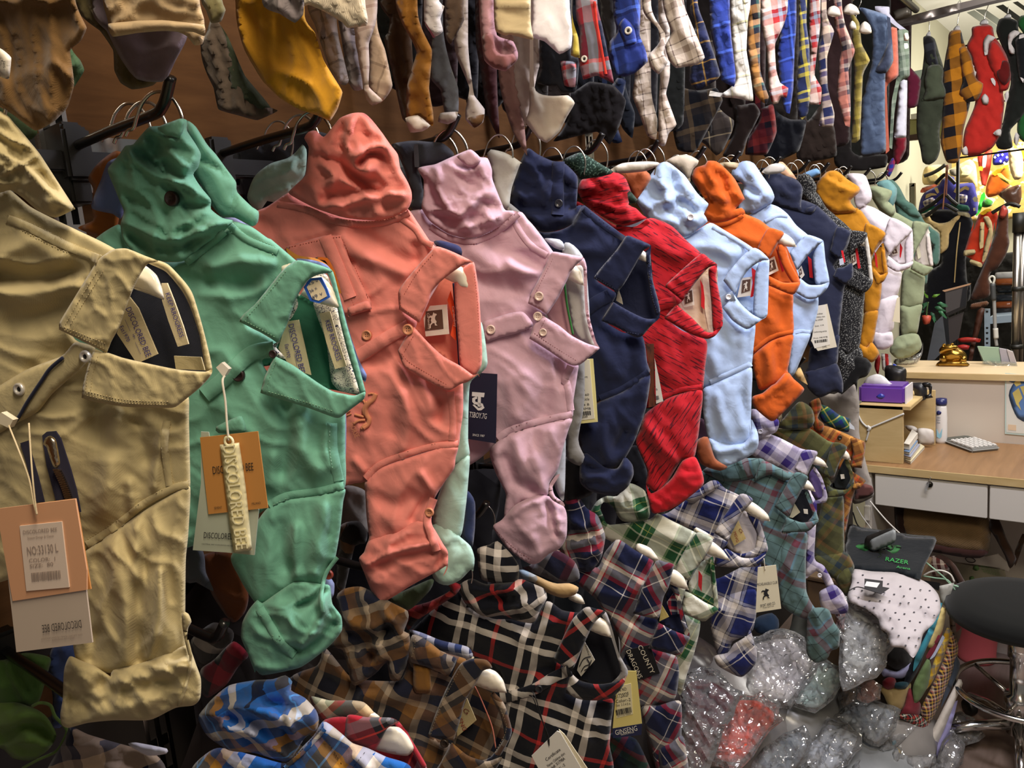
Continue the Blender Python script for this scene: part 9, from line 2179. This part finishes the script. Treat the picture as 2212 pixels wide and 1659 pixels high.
ware('gold_mesh_scarf', 'gold mesh scarf over the orange dress', 'scarf', 5.0, 'G 1780,700 1840,690 1950,790 2160,850 2140,890 1990,880 1850,800', F('#a8983c', 80, .7, .8))
ware('red_banner', 'red and white banner in the bright stall', 'banner', 5.5, 'G 1470,420 1560,390 1650,320 1710,320 1680,600 1600,900 1540,880 1500,640', solid('#d03c28', .6), 8, extra=(('white_panel', 'G 1560,420 1620,400 1600,600 1550,620', solid('#e0d8d8', .6)), ('yellow_panel', 'G 1490,590 1560,590 1550,660 1490,650', solid('#e8a818', .6))))
ware('blue_star_cloth', 'deep blue cloth with white stars in the bright stall', 'cloth', 5.4, 'G 1720,420 1800,340 1960,330 2000,420 1950,520 1850,560 1720,560', F('#2c2890', 300), 8, extra=[('star', 'G %d,%d %d,%d %d,%d %d,%d' % (x - 22, y, x, y - 24, x + 22, y, x, y + 24), solid('#e8e4e4', .6)) for x, y in ((1800, 410), (1870, 400), (1940, 440), (1750, 440), (1840, 500), (1900, 530))])
ware('amber_tassel', 'bright amber tassel at the right picture edge', 'tassel', 5.3, 'G 2090,340 2212,320 2400,400 2400,520 2212,510 2110,450', F('#e88c10', 300))
ware('cream_lace_garment', 'cream lace garment at the right picture edge', 'garment', 5.1, 'G 1960,320 2060,300 2160,330 2200,500 2180,760 2060,800 1990,640', F('#c9b08a', 100, .7, .6))
ware('neon_garland', 'neon green garland hanging in the far stall', 'garland', 4.9, 'G 1530,1040 1580,990 1600,1060 1560,1180 1520,1300 1450,1380 1440,1330 1490,1200', F('#3cc83c', 100, .7, .6), 8, (4, 8, 1, 0))
ware('leafy_garland', 'dark leafy green garland beside the neon one', 'garland', 4.85, 'G 1560,1130 1640,1100 1720,1150 1700,1210 1620,1240 1540,1230', F('#2c6a20', 60, .7, .9), 10, (6, 7, 1, 0))
ware('brown_plastic_coats', 'glossy brown plastic covered coats at the right edge', 'coat', 4.4, 'G 1800,1040 1900,960 2050,900 2160,880 2170,1100 2100,1240 1960,1200 1900,1120', solid('#6a4c3c', .2, bump=.6, bscale=30), 12)
ware('red_white_robe', 'red and cream satin robe on a hanger', 'robe', 3.95, 'G 1500,1340 1600,1290 1760,1300 1800,1380 1760,1659 L 1650,0 1560,500 1440,780 1400,860 1190,790 1180,700 1060,620 1080,520 1250,0 G 1400,1600', F('#c23a20', 300, .9, .15), 12, (6, 40, 4, 80), extra=(('cream_panel', 'G 1560,1400 1640,1380 1700,1480 1720,1659 L 1620,200 1480,700 1410,760 1440,500 1540,100 G 1640,1560', F('#c9b484', 300)), ('cream_stripe', 'L 1380,0 1450,0 1430,480 1370,510 1350,300', F('#d8c08c', 300)), ('cuff', 'L 1060,540 1265,520 1275,600 1140,640 1060,640', F('#c9b888', 300)), ('cuff', 'L 1190,710 1400,780 1390,860 1185,790', F('#c9b888', 300)), ('yellow_collar', 'G 1500,1340 1620,1260 1700,1280 1560,1360', F('#c99c1c', 300))), group='robes in the far stalls')
ware('brown_dress', 'long brown dress with a glossy plastic edge', 'dress', 3.7, 'G 1820,1280 1900,1200 1960,1290 1960,1659 L 1930,400 1850,650 1700,880 1560,980 1550,1400 1200,1480 1250,1250 1380,950 1500,650 1640,250 G 1760,1600', F('#4c2c1e', 300, .9, .2), 16, (6, 40, 4, 80), extra=(('red_plastic', 'G 1820,1290 1890,1200 1950,1290 1930,1380 1870,1420 1810,1380', solid('#b8483c', .2)), ('sequin_hem', 'L 1200,1560 1500,1500 1540,1540 1500,1600 1190,1659', F('#6a4834', 60, .7, .9))), group='robes in the far stalls')
T = plane_y('easel_board', 'grey display board with wooden top edge leaning on an easel', 'board', 3.5, 'D1 1640,1400')
slab(T, 'panel', 'D1 1585,850 1770,790 1730,960 1590,1020', solid('#4c4848', .4), w=0, th=12)
slab(T, 'top_edge', 'D1 1560,840 1785,782 1780,795 1580,850', solid('#b89070', .5), w=4, th=20)
slab(T, 'side_frame', 'D1 1725,820 1760,800 1750,960 1700,980', solid('#14161c', .5), w=3, th=14)
slab(T, 'leg', 'D1 1570,1050 1605,1050 1620,1300 1590,1310', solid('#14161a', .5), w=-6, th=14)
slab(T, 'leg', 'D1 1590,1020 1750,955 1745,980 1600,1045', solid('#1c1818', .5), w=2, th=14)
slab(T, 'lower_panel', 'D1 1605,1060 1730,1010 1690,1220 1620,1270', solid('#3a3434', .5), w=-10, th=10)
T = plane_y('grey_board', 'grey slanted board behind the plant', 'board', 3.45, 'D1 1530,1390')
slab(T, 'panel', 'D1 1500,1100 1560,1040 1590,1300 1500,1390 1440,1395', solid('#4a4e54', .6), w=0, th=14)
T = plane_y('walnut_chair', 'dark walnut chair leg behind the counter', 'chair', 3.6, 'D1 1780,1390')
cloth(T, 'leg', 'D1 1840,1000 1900,980 1860,1150 1820,1290 1800,1395 1770,1395 1800,1200', wood('w_wal', '#3a1c12', '#55301e', (9, 9, 2)), w=0, puff=6, back=8, R=5, res=7)
T = plane_y('red_stool', 'red plastic stool behind the counter', 'stool', 3.55, 'D1 1730,1300')
cloth(T, 'seat', 'D1 1680,1225 1760,1210 1870,1225 1860,1250 1700,1250', solid('#a82c24', .4), w=0, puff=10, back=20, R=5, res=6)
cloth(T, 'seat', 'D1 1680,1280 1730,1268 1780,1280 1770,1310 1700,1310', solid('#b83430', .4), w=10, puff=10, back=20, R=5, res=6)
pot = plane_y('potted_plant', 'leafy potted plant in a pink pot behind the sage shirt', 'plant', 3.3, 'D1 1440,1100')
cloth(pot, 'pot', 'D1 1400,1040 1470,1040 1460,1100 1415,1108', solid('#b8503c', .5), w=0, puff=14, back=14, R=8, res=5)
tube(pot, 'stem', 'D1 1435,1045,0 1440,980,0 1450,930,0', 1.6, solid('#3a5a2c', .6), w=0)
LFm = [solid('#2c5a3c', .45), solid('#24503a', .45), solid('#5c8a2c', .45), solid('#356a48', .45)]
for i, (cx, cy, a, L_, m) in enumerate(((1440, 960, 200, 60, 0), (1420, 1000, 160, 55, 1), (1500, 970, 20, 100, 0), (1530, 1000, 40, 90, 3), (1480, 890, -20, 70, 2), (1450, 900, 230, 60, 2), (1470, 1010, 60, 90, 1), (1520, 940, 10, 85, 3), (1440, 930, 120, 70, 0), (1490, 1040, 80, 60, 3), (1400, 960, 190, 50, 1), (1540, 970, -5, 70, 0), (1420, 860, 250, 40, 2), (1560, 1020, 50, 60, 3))):
 ca_, sa_ = math.cos(math.radians(a)), math.sin(math.radians(a))
 q = [(0, 0), (.3, -.2), (.55, -.12), (1, 0), (.55, .14), (.3, .2)]
 cloth(pot, 'leaf', 'D1 ' + ' '.join('%g,%g' % (cx + (x * ca_ - y * sa_) * L_, cy + (x * sa_ + y * ca_) * L_) for x, y in q), LFm[m], w=(i % 5) * 9 - 10, puff=2, back=1, R=4, res=4, sample=False)
T = plane_y('steel_pole', 'aluminium telescopic pole with black clamps at the right edge', 'pole', 3.35, 'D1 2140,1440')
p0, p1 = T.at(*P('D1 2140,1430')[0][:2], 0)[0], T.at(*P('D1 2150,345')[0][:2], 0)[0]
link('tube', tube_mesh('tube', [(p0[0], 0, p0[2]), (p0[0], 0, p1[2])], .0135, 16), solid('#b0aca4', .3, 1.0), T.e)
link('tube', tube_mesh('tube', [(p0[0] + .016, 0.01, p0[2]), (p0[0] + .016, 0.01, p1[2] + .0)], .008, 12), solid('#a09c98', .3, 1.0), T.e)
for yy in (300, 825, 1285):
 c = T.at(*P('D1 2140,%d' % yy)[0][:2], 0)[0]
 hh = .035 if yy == 300 else .008
 link('clamp', tube_mesh('clamp', [(p0[0] + .004, 0.0, c[2] - hh), (p0[0] + .004, 0.0, c[2] + hh)], .021, 16), solid('#15150f', .5), T.e)
T = plane_y('mop_handle', 'grey mop handle with white hanging loop', 'mop', 3.3, 'D1 1980,1270')
tube(T, 'handle', 'D1 1965,780,0 1975,950,0 1985,1200,0 1995,1280,0', 4.2, solid('#8c8c88', .4), w=0)
tube(T, 'grip', 'D1 1962,785,2 1970,915,2', 6.2, solid('#3c3e3e', .5), w=2)
tube(T, 'grip', 'D1 1985,1140,2 1990,1220,2', 6.0, solid('#c0beb4', .5), w=2)
tube(T, 'loop', 'D1 1950,780,3 1935,745,3 1955,725,3 1975,735,3 1975,760,3 1965,785,3', 2.6, solid('#c4c4b8', .5), w=3)
T = plane_y('steel_rack', 'pale blue slotted steel rack behind the counter', 'rack', 3.75, 'D1 1910,1280')
RK = solid('#8fa0ac', .5)
slab(T, 'post', 'D1 1895,985 1940,985 1942,1285 1898,1285', RK, w=0, th=10)
slab(T, 'shelf_edge', 'D1 1940,1050 2300,1020 2300,1075 1942,1105', RK, w=-4, th=200)
for yy in (1000, 1130, 1170, 1215, 1250):
 slab(T, 'slot', 'D1 1908,%d 1928,%d 1926,%d 1910,%d' % (yy, yy, yy + 14, yy + 14), BLACK, w=1, th=1)
for i, (y0, c, lab) in enumerate(((690, '#a8a8a4', 'top clear one'), (740, '#8a4c28', 'upper brown one'), (800, '#1c1e20', 'black one in the middle'), (870, '#22262a', 'dark one below the middle'), (925, '#7a4020', 'lower brown one'), (975, '#202224', 'lowest one'))):
 T = plane_y('packed_garment', 'plastic wrapped garment on the steel rack, ' + lab, 'packed garment', 3.9, 'D1 2100,%d' % (y0 + 40), 'plastic wrapped garments on the steel rack')
 cloth(T, 'package', 'D1 1985,%d 2090,%d 2300,%d 2310,%d 2200,%d 1990,%d' % (y0 + 8, y0, y0 - 4, y0 + 46, y0 + 52, y0 + 56), solid(c, .15, bump=.8, bscale=40), w=0, puff=10, back=60, R=8, res=7, nz=(4, 16, 2, 0))
